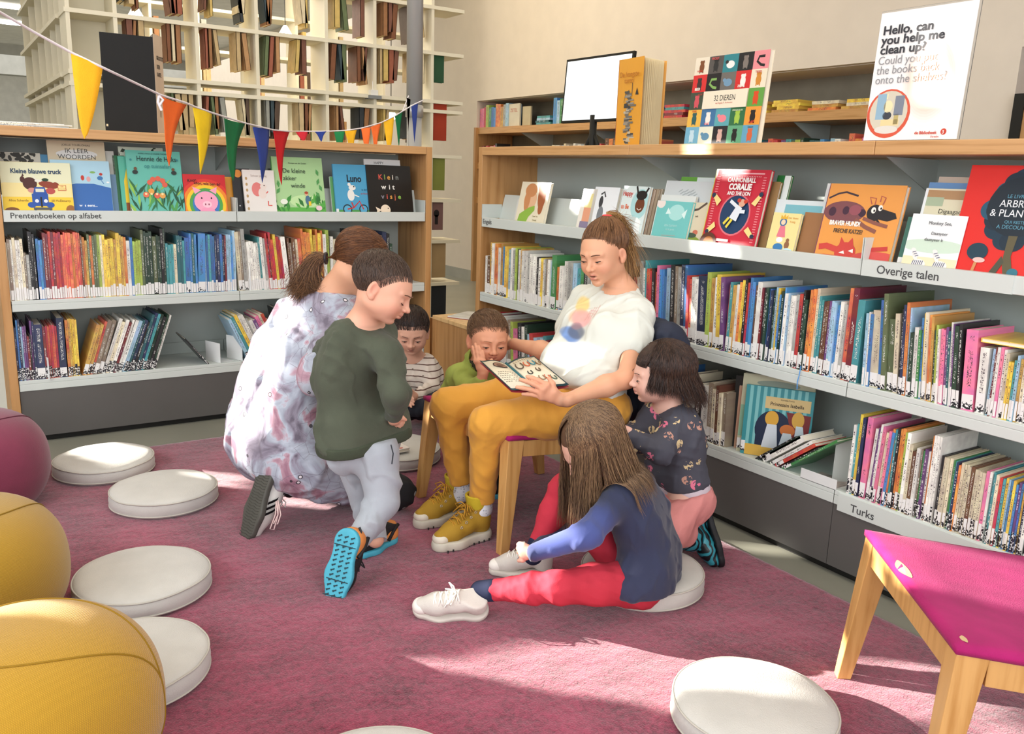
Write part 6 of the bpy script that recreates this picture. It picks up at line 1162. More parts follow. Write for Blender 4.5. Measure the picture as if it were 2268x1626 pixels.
# ------------------------------------------------------------------ printed fabrics
def blouse(nt,N,L,b):
    tc=N.new('ShaderNodeTexCoord')
    def nz(s,d=3,dist=0):
        n=N.new('ShaderNodeTexNoise'); n.inputs['Scale'].default_value=s; n.inputs['Detail'].default_value=d; n.inputs['Distortion'].default_value=dist; L.new(tc.outputs['Object'],n.inputs[0]); return n.outputs[0]
    r=N.new('ShaderNodeValToRGB'); e=r.color_ramp.elements
    for _ in range(4): e.new(.5)
    for i,(p,c) in enumerate(((.34,'#6a6270'),(.42,'#968f9e'),(.47,'#a3a8b6'),(.55,'#b9c0cc'),(.60,'#b793a0'),(.68,'#996f80'))): e[i].position=p; e[i].color=(*srgb(c),1)
    L.new(nz(7.5,5,1.2),r.inputs[0])
    v=N.new('ShaderNodeTexVoronoi'); v.inputs['Scale'].default_value=17; v.feature='DISTANCE_TO_EDGE'; L.new(tc.outputs['Object'],v.inputs['Vector'])
    l=N.new('ShaderNodeMath'); l.operation='LESS_THAN'; l.inputs[1].default_value=.012; L.new(v.outputs['Distance'],l.inputs[0])
    v2=N.new('ShaderNodeTexVoronoi'); v2.inputs['Scale'].default_value=15; v2.inputs['Randomness'].default_value=1; L.new(tc.outputs['Object'],v2.inputs['Vector'])
    d1=N.new('ShaderNodeMath'); d1.operation='LESS_THAN'; d1.inputs[1].default_value=.13; L.new(v2.outputs['Distance'],d1.inputs[0]); d2=N.new('ShaderNodeMath'); d2.operation='LESS_THAN'; d2.inputs[1].default_value=.08; L.new(v2.outputs['Distance'],d2.inputs[0])
    def mix(f,a,c,k=1.):
        m=N.new('ShaderNodeMix'); m.data_type='RGBA'; s=N.new('ShaderNodeMath'); s.operation='MULTIPLY'; s.inputs[1].default_value=k; L.new(f,s.inputs[0]); L.new(s.outputs[0],m.inputs[0]); L.new(a,m.inputs[6]); m.inputs[7].default_value=(*srgb(c),1); return m.outputs[2]
    g=N.new('ShaderNodeMath'); g.operation='GREATER_THAN'; g.inputs[1].default_value=.5; L.new(nz(5,2),g.inputs[0])
    lm=N.new('ShaderNodeMath'); lm.operation='MULTIPLY'; L.new(l.outputs[0],lm.inputs[0]); L.new(g.outputs[0],lm.inputs[1])
    dm=N.new('ShaderNodeMath'); dm.operation='MULTIPLY'; L.new(d1.outputs[0],dm.inputs[0]); L.new(g.outputs[0],dm.inputs[1])
    dn=N.new('ShaderNodeMath'); dn.operation='MULTIPLY'; L.new(d2.outputs[0],dn.inputs[0]); L.new(g.outputs[0],dn.inputs[1])
    L.new(mix(dn.outputs[0],mix(dm.outputs[0],mix(lm.outputs[0],r.outputs[0],'#6f6574',.55),'#2f2a30',.9),'#e6dfe2'),b.inputs['Base Color'])
def stripes(nt,N,L,b):
    tc=N.new('ShaderNodeTexCoord'); w=N.new('ShaderNodeTexWave'); w.bands_direction='Z'; w.inputs['Scale'].default_value=11.5; w.inputs['Distortion'].default_value=.5; w.inputs['Detail Scale'].default_value=.4; L.new(tc.outputs['Object'],w.inputs['Vector'])
    r=N.new('ShaderNodeValToRGB'); r.color_ramp.interpolation='CONSTANT'; e=r.color_ramp.elements; e[0].position=0; e[0].color=(*srgb('#d8ccc0'),1); e[1].position=.93; e[1].color=(*srgb('#5a3c34'),1); L.new(w.outputs['Fac'],r.inputs[0]); L.new(r.outputs[0],b.inputs['Base Color'])
def dollprint(nt,N,L,b):
    tc=N.new('ShaderNodeTexCoord'); v=N.new('ShaderNodeTexVoronoi'); v.inputs['Scale'].default_value=25; L.new(tc.outputs['Object'],v.inputs['Vector'])
    l=N.new('ShaderNodeMath'); l.operation='LESS_THAN'; l.inputs[1].default_value=.43; L.new(v.outputs['Distance'],l.inputs[0])
    r=N.new('ShaderNodeValToRGB'); e=r.color_ramp.elements; r.color_ramp.interpolation='CONSTANT'; 
    for _ in range(3): e.new(.5)
    for i,(p,c) in enumerate(((0,'#45454f'),(.3,'#d9728c'),(.48,'#45454f'),(.62,'#cdb68a'),(.82,'#b98a78'))): e[i].position=p; e[i].color=(*srgb(c),1)
    s=N.new('ShaderNodeSeparateColor'); L.new(v.outputs['Color'],s.inputs[0]); L.new(s.outputs[0],r.inputs[0])
    v2=N.new('ShaderNodeTexNoise'); v2.inputs['Scale'].default_value=75; L.new(tc.outputs['Object'],v2.inputs['Vector']); g=N.new('ShaderNodeMath'); g.operation='GREATER_THAN'; g.inputs[1].default_value=.5; L.new(v2.outputs[0],g.inputs[0])
    q=N.new('ShaderNodeMath'); q.operation='MULTIPLY'; L.new(l.outputs[0],q.inputs[0]); L.new(g.outputs[0],q.inputs[1])
    m=N.new('ShaderNodeMix'); m.data_type='RGBA'; L.new(q.outputs[0],m.inputs[0]); m.inputs[6].default_value=(*srgb('#45454f'),1); L.new(r.outputs[0],m.inputs[7]); L.new(m.outputs[2],b.inputs['Base Color'])
def dots(nt,N,L,b,ground='#131216',dot='#9a9a98',sc=24,th=.22):
    tc=N.new('ShaderNodeTexCoord'); v=N.new('ShaderNodeTexVoronoi'); v.inputs['Scale'].default_value=sc; v.inputs['Randomness'].default_value=.35; L.new(tc.outputs['Object'],v.inputs['Vector'])
    l=N.new('ShaderNodeMath'); l.operation='LESS_THAN'; l.inputs[1].default_value=th; L.new(v.outputs['Distance'],l.inputs[0]); m=N.new('ShaderNodeMix'); m.data_type='RGBA'; L.new(l.outputs[0],m.inputs[0]); m.inputs[6].default_value=(*srgb(ground),1); m.inputs[7].default_value=(*srgb(dot),1); L.new(m.outputs[2],b.inputs['Base Color'])
M_blouse=nodemat('watercolour_print_blouse',blouse,.85); M_stripe=nodemat('brown_striped_jersey',stripes,.9); M_doll=nodemat('dark_printed_jersey',dollprint,.9)
M_dots=nodemat('polka_dot_trousers',dots,.85); M_sock=nodemat('dotted_white_sock',lambda a,b,c,d: dots(a,b,c,d,'#dfe1e6','#aab0bb',95,.3),.9)
def basecol(hexc):
    c=np.array(srgb(hexc))
    def f(V): n=vnoise(V,40,11,.03); return np.clip(c*(1+n[:,None]),0,1)
    return f
# ================================================================== 1. THE READING WOMAN
def reader():
    t=person('woman in white printed t-shirt and mustard trousers sitting on the oak chair reading aloud',(1.87,2.33,.4))
    H=Head(P(1337,560,3.0),None,.94,open_=.6,nose=1.05); H.r=headframe(H.p,34,17,-4)
    neck=P(1383,652,3.07); lsh=P(1418,700,2.99); rsh=P(1292,664,3.2); ax=unit(lsh-rsh); up=P(1357,678,3.08); chest=P(1330,738,3.03); waist=P(1296,800,3.0); belly=P(1280,845,2.98); pel=P(1300,890,2.98)
    lel=P(1388,838,2.82); lwr=P(1256,886,2.705); rel=P(1232,783,3.2); rwr=P(1140,762,3.42)
    hl=np.array([1.85,2.21,.475]); hr=np.array([1.875,2.40,.475]); kl=P(1078,938,2.83); kr=P(992,896,3.02); al=P(1068,1100,2.96); ar=P(1021,1060,3.12)
    S=SDF(); H.add(S); S.cap(H.w((0,-.022,-.055)),neck,.043,.044,.03).cap(neck,up,.042,.05,.05)
    for c,hw,r in ((up,.10,.040),(chest,.075,.078),(waist,.06,.075),(belly,.065,.08),(pel,.07,.085)): slab(S,c,ax,hw,r,.06)
    for a,b_,c,ra in ((lsh,lel,lwr,1),(rsh,rel,rwr,1)): S.cap(a,a+(b_-a)*.5,.042,.037,.03); S.cap(a+(b_-a)*.5,b_,.037,.031,.02); S.cap(b_,b_+(c-b_)*.35,.033,.034,.02); S.cap(b_+(c-b_)*.35,c,.034,.0205,.02)
    for h_,k_,a_ in ((hl,kl,al),(hr,kr,ar)): S.cap(h_,k_,.07,.048,.03); S.cap(k_,a_,.046,.034,.02)
    # left hand spread over the open pages
    wr=P(1243,886,2.70); bases=[P(1212,853,2.672),P(1203,862,2.672),P(1199,871,2.677),P(1200,880,2.682)]; tips=[P(1168,834,2.68),P(1153,841,2.675),P(1145,858,2.68),P(1158,873,2.69)]
    hand(S,wr,bases,tips,[P(1228,868,2.68),P(1224,850,2.68),P(1216,838,2.685)],r=.0078,rw=.022,bend=(0,0,.003))
    S.cap(lwr,wr,.0205,.019,.015)
    # right hand behind the boy's head
    w2=P(1128,762,3.47); hand(S,w2,[P(1108,750,3.5),P(1107,760,3.5),P(1107,770,3.5),P(1109,779,3.5)],[P(1085,742,3.53),P(1080,758,3.54),P(1082,774,3.54),P(1090,788,3.53)],[P(1122,745,3.48),P(1112,732,3.5),P(1102,724,3.52)],r=.0078,rw=.022); S.cap(rwr,w2,.0205,.02,.015)
    base=srgb('#dfa684')
    def col(V):
        C=basecol('#dfa684')(V); H.color(V,C,base,lip='#bf6a66',cheek='#d9806c',ck=.35)
        d=np.linalg.norm(V-bases[1],axis=1); w=(.35*np.exp(-(d/.06)**2))[:,None]; return C*(1-w)+np.array(srgb('#cc7f68'))*w
    sculpt('body',S,.005,M_skin,t,fine=[(H.p-.125,H.p+.135,.0022),(np.min(tips+[wr],0)-.02,np.max(tips+[wr],0)+.02,.0022)],col=col)
    H.face_parts(t,'#5a3c2a','#3a241c',slit=.1,iris='#4a4238',bw=.9)
    # t-shirt
    S=SDF(); g=.012
    slab(S,up+np.array([0,0,.002]),ax,.096,.058,.05); S.cap(up,neck-np.array([0,0,.012]),.07,.058,.05)
    for c,hw,r in ((chest,.082,.088),(waist,.07,.090),(belly,.074,.094),(P(1290,876,2.98),.07,.090)): slab(S,c,ax,hw,r,.06)
    fw=unit(np.cross(ax,neck-pel)); fw=fw if np.dot(fw,EYE-chest)>0 else -fw
    for sx in (-1,1): S.ell(chest+ax*sx*.062+fw*.058+np.array([0,0,.0]),(.055,.05,.055),None,.04)
    for a,b_ in ((lsh,lel),(rsh,rel)):
        e=a+(b_-a)*.52; S.cap(a,e,.054,.058,.04); S.plane  # sleeve
    # open neckline, sleeve ends, hem
    S.cap(neck+unit(H.p-neck)*.006+unit(fw)*.006,neck+unit(H.p-neck)*.11,.049,.085,.006,-1)
    for a,b_ in ((lsh,lel),(rsh,rel)):
        e=a+(b_-a)*.62; d=unit(b_-a); S.cap(e+d*.028,e+d*.12,.034,.036,.004,-1); S.ell(e+d*.062+unit(a-up)*.012,(.05,.05,.05),None,.004,-1)
    hm=P(1258,872,2.93); S.plane(hm,unit(pel-chest)*1.0+fw*.28,.006)
    def prt(V):
        C=np.tile(srgb('#d8dad0'),(len(V),1)); front=((V-chest)@fw>.02)
        def bl(u,v,ru,rv,c,st,rot=0.):
            q=(V-EYE)@R; uu=CX+F*q[:,0]/-q[:,2]; vv=CY-F*q[:,1]/-q[:,2]; du=(uu-u);dv=(vv-v); ca,sa=math.cos(rot),math.sin(rot); d=((du*ca+dv*sa)/ru)**2+((-du*sa+dv*ca)/rv)**2+.35*vnoise(V,60,int(u)%50)
            w=(st/(1+np.exp((d-1)*9)))*front; C[:]=C*(1-w[:,None])+np.array(srgb(c))*w[:,None]
        bl(1291,676,14,22,'#ecd07a',.85,.35); bl(1282,700,24,14,'#e9b98a',.6,-.2); bl(1288,706,22,20,'#e79a98',.75,.3); bl(1264,742,22,15,'#5f86c4',.9,.5); bl(1252,734,12,10,'#7f9ecf',.7); bl(1277,735,18,17,'#5c6478',.85,.2); bl(1277,722,12,8,'#9a7a80',.7)
        for i in range(4): bl(1303+6*i,697-2*i,1.3,17,'#c99a92',.8,.55)
        return C
    cloth('t_shirt',S,.0048,vcol('tee_jersey',.85,bump=.12,bscale=420,sheen=.1),t,amp=0.0070,fr=26,seed=5,aniso=(.8,.8,1.1),col=prt,label='white t-shirt with watercolour print')
    # trousers
    S=SDF(); slab(S,pel,ax,.078,.094,.05); slab(S,(hl+hr)/2,ax,.085,.09,.05)
    for h_,k_,a_,dd in ((hl,kl,al,.0),(hr,kr,ar,.0)):
        S.cap(h_,h_+(k_-h_)*.5,.09,.080,.04); S.cap(h_+(k_-h_)*.5,k_,.08,.062,.03); S.cap(k_,a_,.058,.047,.02)
        ft=unit(a_-k_); S.ell(a_+ft*.075,(.075,.075,.075),None,.003,-1)
        
    S.plane(P(1262,842,2.93),-unit(pel-chest)*1.0,.01)
    S.plane(P(1305,985,2.9)+np.array([0,0,-.03]),np.array([.4,-.3,-1]),.01) if False else None
    cloth('trousers',S,.005,mat('#dc9d3a',.8,'cloth',.7,bump=.12,var=.05,sheen=.15),t,amp=0.0040,fr=26,seed=2,aniso=(1.2,.8,1.0))
    # socks
    for a_,k_,o in ((al,kl,P(1062,1180,2.98)),(ar,kr,P(1012,1145,3.16))):
        S=SDF(); S.cap(a_-unit(a_-k_)*.02,a_+unit(a_-k_)*.05,.037,.034,.01).cap(a_+unit(a_-k_)*.05,o+np.array([0,0,.08]),.034,.034,.02); sculpt('sock',S,.004,M_sock,t)
    # yellow high-top shoes
    for (hx,tx,lab) in (((1063,1190),(972,1218),'left'),((1016,1142),(927,1168),'right')):
        h_=fl(*hx,RZ); t_=fl(*tx,RZ); d=unit(t_-h_); L_=np.linalg.norm(t_-h_)*1.12; org=h_-d*.03; org[2]=RZ; q=shoe(t,org,d,(0,0,1),max(L_,.23),'boot',w=.042)
        S=SDF(); S.cap(q(.2,0,.12),q(.22,0,.165),.036,.040,.01); S.plane(q(.2,0,.165),(0,0,1),.003); S.cap(q(.2,0,.1),q(.22,0,.2),.031,.033,.002,-1); S.plane(q(.1,0,.14),-d,.004); sculpt('ribbed_cuff',S,.003,mat('#c9b02c',.9,'cloth',1,bump=.5,var=.1),t)
    # hair: swept up to a high tail
    rg=np.random.default_rng(1)
    haircap(H,t,'hair_cap','#6f4a2e',face=(0,.100,-.030,.057,.060,.094),low=-.035,grow=.004)
    tie=np.array([0.,-.060,.122]); paths=[]; cols=[]
    for i in range(1600):
        ph=rg.uniform(-math.pi,math.pi); 
        x=math.sin(ph); y=math.cos(ph); zz=(.036+.052*max(0,y)**1.5-.05*max(0,-y)-.012*abs(x)*(y<.3)+rg.normal()*.004) ; d0=unit([x*.0765,y*.096,zz-.036+rg.uniform(-.004,.03)]); dt=unit(tie-np.array([0,-.022,.036])); pts=[]
        if abs(x)>.5 and y<.75 and y>-.25: d0=unit([x*.0765,y*.096,(.045*max(0,y)-.012)+rg.uniform(-.012,.03)])
        for k in range(10):
            s=k/9; d=unit(d0*(1-s)+dt*s+1e-6); pts.append(H.w(scalp(H,d,.0045+.012*s*s+rg.normal()*.0007)))
        paths.append(pts)
    cols=haircol(1600,'#5f3f26','#9a6c44',rg); hairmesh('hair',t,paths,cols,.0006)
    paths=[]; c0=H.w(tie)
    ends=[P(1398,560,3.05),P(1402,600,3.06),P(1392,635,3.06),P(1385,520,3.04),P(1372,500,3.02)]
    for i in range(900):
        e=ends[rg.integers(0,5)]+rg.normal(size=3)*.027; m1=P(1352+rg.normal()*8,460+rg.normal()*5,3.02); m2=P(1385+rg.normal()*7,495+rg.normal()*8,3.05); pts=[]; ph=rg.uniform(0,6.28); am=rg.uniform(.002,.007)
        for k in range(14):
            s=k/13; b=(1-s)**3*c0+3*(1-s)**2*s*m1+3*(1-s)*s*s*m2+s**3*e; pts.append(b+CAMR*am*math.sin(8*s+ph)*s*1.5+CAMU*am*math.cos(9*s+ph)*s)
        paths.append(pts)
    pt=hairmesh('ponytail',t,paths,haircol(900,'#80582f','#d2a66c',rg),.0007,label='curly lighter ponytail')
    q=MB(); dt=unit(H.r@np.array([0,-.4,.9])); u_=unit(np.cross(dt,CAMR)); v_=np.cross(dt,u_); q.tube([c0+(u_*math.cos(a)+v_*math.sin(a))*.013 for a in np.linspace(0,6.283,17)],.0048,mat('#e8484a',.7),8); q.build('hair_tie',pt,True,world=True)
    # dark jacket over the chair back
    return H
reader()
def jacket():
    t=thing('jacket','dark navy jacket hanging over the back of the reading woman\'s chair','jacket',(2.03,2.25,.7)); S=SDF()
    a=np.array([2.075,2.15,.735]); b=np.array([2.075,2.60,.735]); S.cap(a,b,.035,.035,.03); 
    for y in (2.13,2.22,2.32): S.cap(np.array([2.06,y,.72]),np.array([2.0,y-.02,.46]),.034,.045,.05); S.cap(np.array([2.11,y,.72]),np.array([2.12,y-.01,.40]),.034,.04,.05)
    S.cap(np.array([2.08,2.14,.725]),np.array([2.13,2.11,.69]),.035,.028,.03).cap(np.array([2.03,2.10,.62]),np.array([2.02,2.07,.45]),.045,.04,.04)
    cloth('jacket_body',S,.006,mat('#2b3040',.8,'cloth',1,bump=.3,var=.12),t,amp=0.0149,fr=30,seed=8)
    b=MB(); p=P(1352,862,2.78); b.box(-.012,.012,-.001,.001,-.022,.022,mat('#c9c6c0',.6),Matrix.Translation(tuple(p))@Matrix.Rotation(-.6,4,'Z')@Matrix.Rotation(.4,4,'Y')); b.build('care_label',t,world=True)
jacket()
def openbook():
    t=thing('open_book','open picture book with Cyrillic lettering held on the reading woman\'s lap','book',tuple(P(1160,850,2.78)))
    # corners: left page outer bottom, outer top, spine top, spine bottom, right page outer top, outer bottom
    A=P(1126,880,2.70); B=P(1062,798,2.90); Cc=P(1121,806,2.86); D=P(1196,872,2.68); Ee=P(1182,787,2.90); G=P(1246,866,2.74)
    teal=mat('#13363c',.4); pg=mat('#e3d8bf',.6,var=.03); red=mat('#a3353f',.5)
    n=unit(np.cross(Ee-Cc,D-Cc)); n=n if np.dot(n,EYE-Cc)>0 else -n
    def page(o,u,v,m,off,bulge,name,inset=0.,M_=12):
        b=MB(); vs=[]
        for side in (0,1):
            for i in range(M_+1):
                for j in range(2):
                    s=inset+(1-2*inset)*i/M_; r=inset+(1-2*inset)*j; bu=bulge*math.sin(math.pi*min(1,s*1.15))*.9
                    vs.append(tuple(o+u*s+v*r+n*(off+bu-.0012*side)))
        q=(M_+1)*2; fs=[]
        for i in range(M_): a=i*2; fs+=[(a,a+2,a+3,a+1),(q+a,q+a+1,q+a+3,q+a+2)]
        for i in range(M_): fs+=[(i*2,q+i*2,q+i*2+2,i*2+2),(i*2+1,i*2+3,q+i*2+3,q+i*2+1)]
        fs+=[(0,1,q+1,q),(q-2,2*q-2,2*q-1,q-1)]
        b.add(vs,fs,m); return b
    for (o,u,v,nm,side) in ((Cc,B-Cc,D-Cc,'left_page',0),(Cc,Ee-Cc,D-Cc,'right_page',1)):
        b=page(o,u,v,teal,-.001,.010,nm); b.build('board_edge',t,True,world=True); b=page(o,u,v,red,-.009,.004,nm); b.build('cover',t,world=True); b=page(o,u,v,pg,.0006,.010,nm,.05); b.build(nm,t,True,world=True)
        def on(s,r,k=.0022): return o+u*s+v*r+n*(k+.010*.9*math.sin(math.pi*min(1,s*1.15)))
        b=MB()
        if side==0:
            def disc(s0,r0,a,c,col,k): b.add([tuple(on(s0+a*math.cos(x),r0+c*math.sin(x),k)) for x in np.linspace(0,6.283,21)[:-1]],[tuple(range(20))],mat(col,.6,var=0))
            disc(.45,.2,.26,.09,'#3a241c',.0022); disc(.45,.2,.22,.072,'#8a6650',.0026); disc(.45,.2,.13,.04,'#6b4a38',.003)
            for i in range(6):
                for j in range(9):
                    s=.88-.085*j; r=.42+.065*i; 
                    if (i*7+j*3)%11: b.add([tuple(on(s,r)),tuple(on(s-.055,r)),tuple(on(s-.055,r+.016)),tuple(on(s,r+.016))],[(0,1,2,3)],mat('#5a5248',.6,var=0))
        else:
            rq=random.Random(6)
            for (s0,r0,rad,c) in ((.22,.22,.1,'#5a4636'),(.45,.24,.08,'#c9603a'),(.65,.22,.09,'#3a7f8a'),(.85,.25,.07,'#8a6a4a'),(.3,.48,.06,'#3a3a36'),(.6,.46,.06,'#5a4636'),(.25,.72,.08,'#3a7f8a'),(.45,.70,.08,'#9a7a5a'),(.62,.72,.08,'#c9603a'),(.8,.74,.08,'#5a6a5a')):
                pts=[on(s0+rad*math.cos(x),r0+rad*.9*math.sin(x),.003) for x in np.linspace(-.6,4.2,12)]; b.tube(pts,.0019,mat(c,.6,var=0),5)
            for k in range(9): s=.15+.075*k; b.tube([on(s,.08,.0028),on(s+.03,.115,.0028),on(s+.01,.10,.0028)],.0008,mat('#9a7a5a',.6,var=0),4)
        b.build('page_print',t,world=True)
    b=MB(); b.tube([Cc+n*.002,D+n*.002],.0045,mat('#12606c',.4),8); b.build('binding',t,True,world=True)
openbook()
# ================================================================== 2. KNEELING WOMAN
def kneeler():
    t=person('woman with brown ponytail in pale watercolour print tunic kneeling beside the boy',(.98,2.85,RZ))
    H=Head(P(800,585,2.92),None,.93); H.r=headframe(H.p,-88,38,8)
    neck=P(742,650,2.96); up=P(700,700,2.98); b1=P(655,775,3.0); b2=P(625,860,3.02); b3=P(612,945,3.04); hip=P(630,1005,3.06)
    ax=unit(np.array([.35,-.9,.05])); lsh=up+ax*.13; rsh=up-ax*.13
    lel=P(700,835,2.80); lwr=P(800,880,2.78)
    kn=P(880,1090,3.18); kn2=P(860,1080,3.35); an=P(600,1070,3.02); an2=P(640,1075,3.2)
    S=SDF(); H.add(S); S.cap(H.w((0,-.02,-.055)),neck,.05,.052,.03).cap(neck,up,.052,.06,.04)
    for c,hw,r in ((up,.10,.05),(b1,.09,.075),(b2,.07,.08),(b3,.07,.085),(hip,.075,.09)): slab(S,c,ax,hw,r,.06)
    S.cap(lsh,lel,.042,.034,.03).cap(lel,lwr,.034,.022,.02).cap(rsh,P(820,850,3.0),.042,.03,.03)
    hand(S,lwr,[P(815,876,2.78),P(815,884,2.78),P(814,892,2.78),P(812,899,2.78)],[P(835,880,2.80),P(838,890,2.80),P(836,899,2.80),P(830,906,2.80)],[P(806,872,2.77),P(814,862,2.78),P(824,860,2.79)])
    for h_,k_,a_ in ((hip+ax*.07,kn,an),(hip-ax*.07,kn2,an2)): S.cap(h_,k_,.075,.055,.03); S.cap(k_,a_,.05,.035,.02)
    base=srgb('#dba585')
    def col(V): C=basecol('#dba585')(V); return H.color(V,C,base)
    sculpt('body',S,.0055,M_skin,t,fine=[(H.p-.125,H.p+.135,.0025)],col=col); H.face_parts(t)
    S=SDF(); 
    for c,hw,r in ((neck+(up-neck)*.6,.05,.066),(up,.115,.066),(b1,.095,.098),(b2,.085,.108),(b3,.095,.118),(hip,.10,.125)): slab(S,c,ax,hw,r,.07)
    S.cap(hip+ax*.05,P(740,1045,3.08),.12,.10,.06).cap(P(740,1045,3.08),P(800,1075,3.12),.10,.07,.05); S.cap(P(580,960,3.02),P(600,1010,3.03),.05,.06,.06)
    S.cap(lsh,lsh+(lel-lsh)*.9,.062,.066,.04).cap(lel-np.array([0,0,.01]),lel+(lwr-lel)*.3,.06,.05,.04)
    S.cap(neck,neck+unit(H.p-neck)*.1,.060,.07,.006,-1)
    cloth('tunic',S,.006,M_blouse,t,amp=0.0124,fr=17,seed=12,aniso=(.9,.9,.6),label='pale watercolour print tunic with grey and pink flowers')
    S=SDF(); 
    for h_,k_,a_ in ((hip+ax*.07,kn,an),(hip-ax*.07,kn2,an2)): k2=k_.copy(); S.cap(h_,k2,.085,.068,.03); S.cap(k2,a_,.06,.042,.02)
    S.plane((0,0,RZ+.001),(0,0,-1),.004)
    cloth('trousers',S,.006,M_dots,t,amp=0.0066,fr=26,seed=3,label='black trousers with pale dots')
    # trainer standing on its toe, sole to the left
    toe=fl(548,1190,RZ); top=P(592,1045,2.94); d=unit(toe-top); top=toe-d*.255; fz=unit(np.cross(d,CAMB)); fz=fz if np.dot(fz,CAMR)>0 else -fz
    q=shoe(t,top-fz*.01,d,CAMR*.72-CAMB*.85,.27,'sneak',w=.044)
    b=MB(); m=mat('#d6b9b4',.8)
    for k,(u0,u1,v1) in enumerate(((612,604,1172),(618,612,1160))): b.tube([P(612,1110,2.9),P(u0-2,1140,2.89),P(u1-6,v1,2.88),P(u1+3,v1+1,2.88),P(u0+4,1140,2.89),P(616,1108,2.9)],.0022,m,5)
    b.build('lace_loops',t,True,world=True)
    S=SDF(); S.cap(an,q(.2,0,.06),.036,.034,.02); sculpt('sock',S,.004,mat('#e2e2e0',.9),t)
    rg=np.random.default_rng(4); haircap(H,t,'hair_cap','#5f3c26',face=(0,.098,-.045,.062,.058,.080),low=-.075,grow=.007)
    tie_w=P(720,572,2.93); paths=[]; tl=H.loc(tie_w[None])[0]; tied=unit(tl-np.array([0,-.022,.036])); n=2400
    for i in range(n):
        d0=unit([rg.normal(),rg.normal()*.8+.25,rg.normal()*.8+.1]); q0=scalp(H,d0)
        if q0[2]<(-.055 if q0[1]<-.02 else .005) or (q0[1]>.045 and q0[2]<.055): d0=unit([rg.choice([-1,1])*rg.uniform(0,.8),.55,.75])
        pts=[]
        for k in range(11):
            s=k/10; d=unit(d0*(1-s)+tied*s); p=H.w(scalp(H,d,.009+rg.normal()*.0008)); 
            if s>.8: p=p*(1-(s-.8)*4.5)+tie_w*((s-.8)*4.5)
            pts.append(p)
        paths.append(pts)
    hairmesh('hair',t,paths,haircol(n,'#4a2c1b','#8a5834',rg),.0006)
    paths=[]; n=1900
    for i in range(n):
        off=rg.normal(size=3)*.009; e=P(rg.uniform(632,735),rg.uniform(628,668),2.93)+rg.normal(size=3)*.012; m1=P(690+rg.normal()*8,560+rg.normal()*12,2.94); m2=P(670+rg.normal()*22,640+rg.normal()*16,2.94); ph=rg.uniform(0,6.28); pts=[]
        for k in range(16):
            s=k/15; b_=(1-s)**3*(tie_w+off*.4)+3*(1-s)**2*s*m1+3*(1-s)*s*s*m2+s**3*e; pts.append(b_+off*math.sin(s*3)*.7+CAMR*.004*math.sin(5*s+ph)*s+CAMU*.005*math.sin(7*s+ph)*s)
        paths.append(pts)
    pt=hairmesh('ponytail',t,paths,haircol(n,'#4a2d1c','#9a6f48',rg),.0007)
    b=MB(); b.tube([tie_w+CAMU*.017*math.cos(a)+CAMB*.017*math.sin(a)+CAMR*.003 for a in np.linspace(0,6.283,15)],.005,mat('#2a2328',.5),8); 
    b.build('hair_tie',pt,True,world=True)
kneeler()
def torso_skin(S,pts,ax,k=.05):
    for c,hw,r in pts: slab(S,c,ax,hw,r,k)
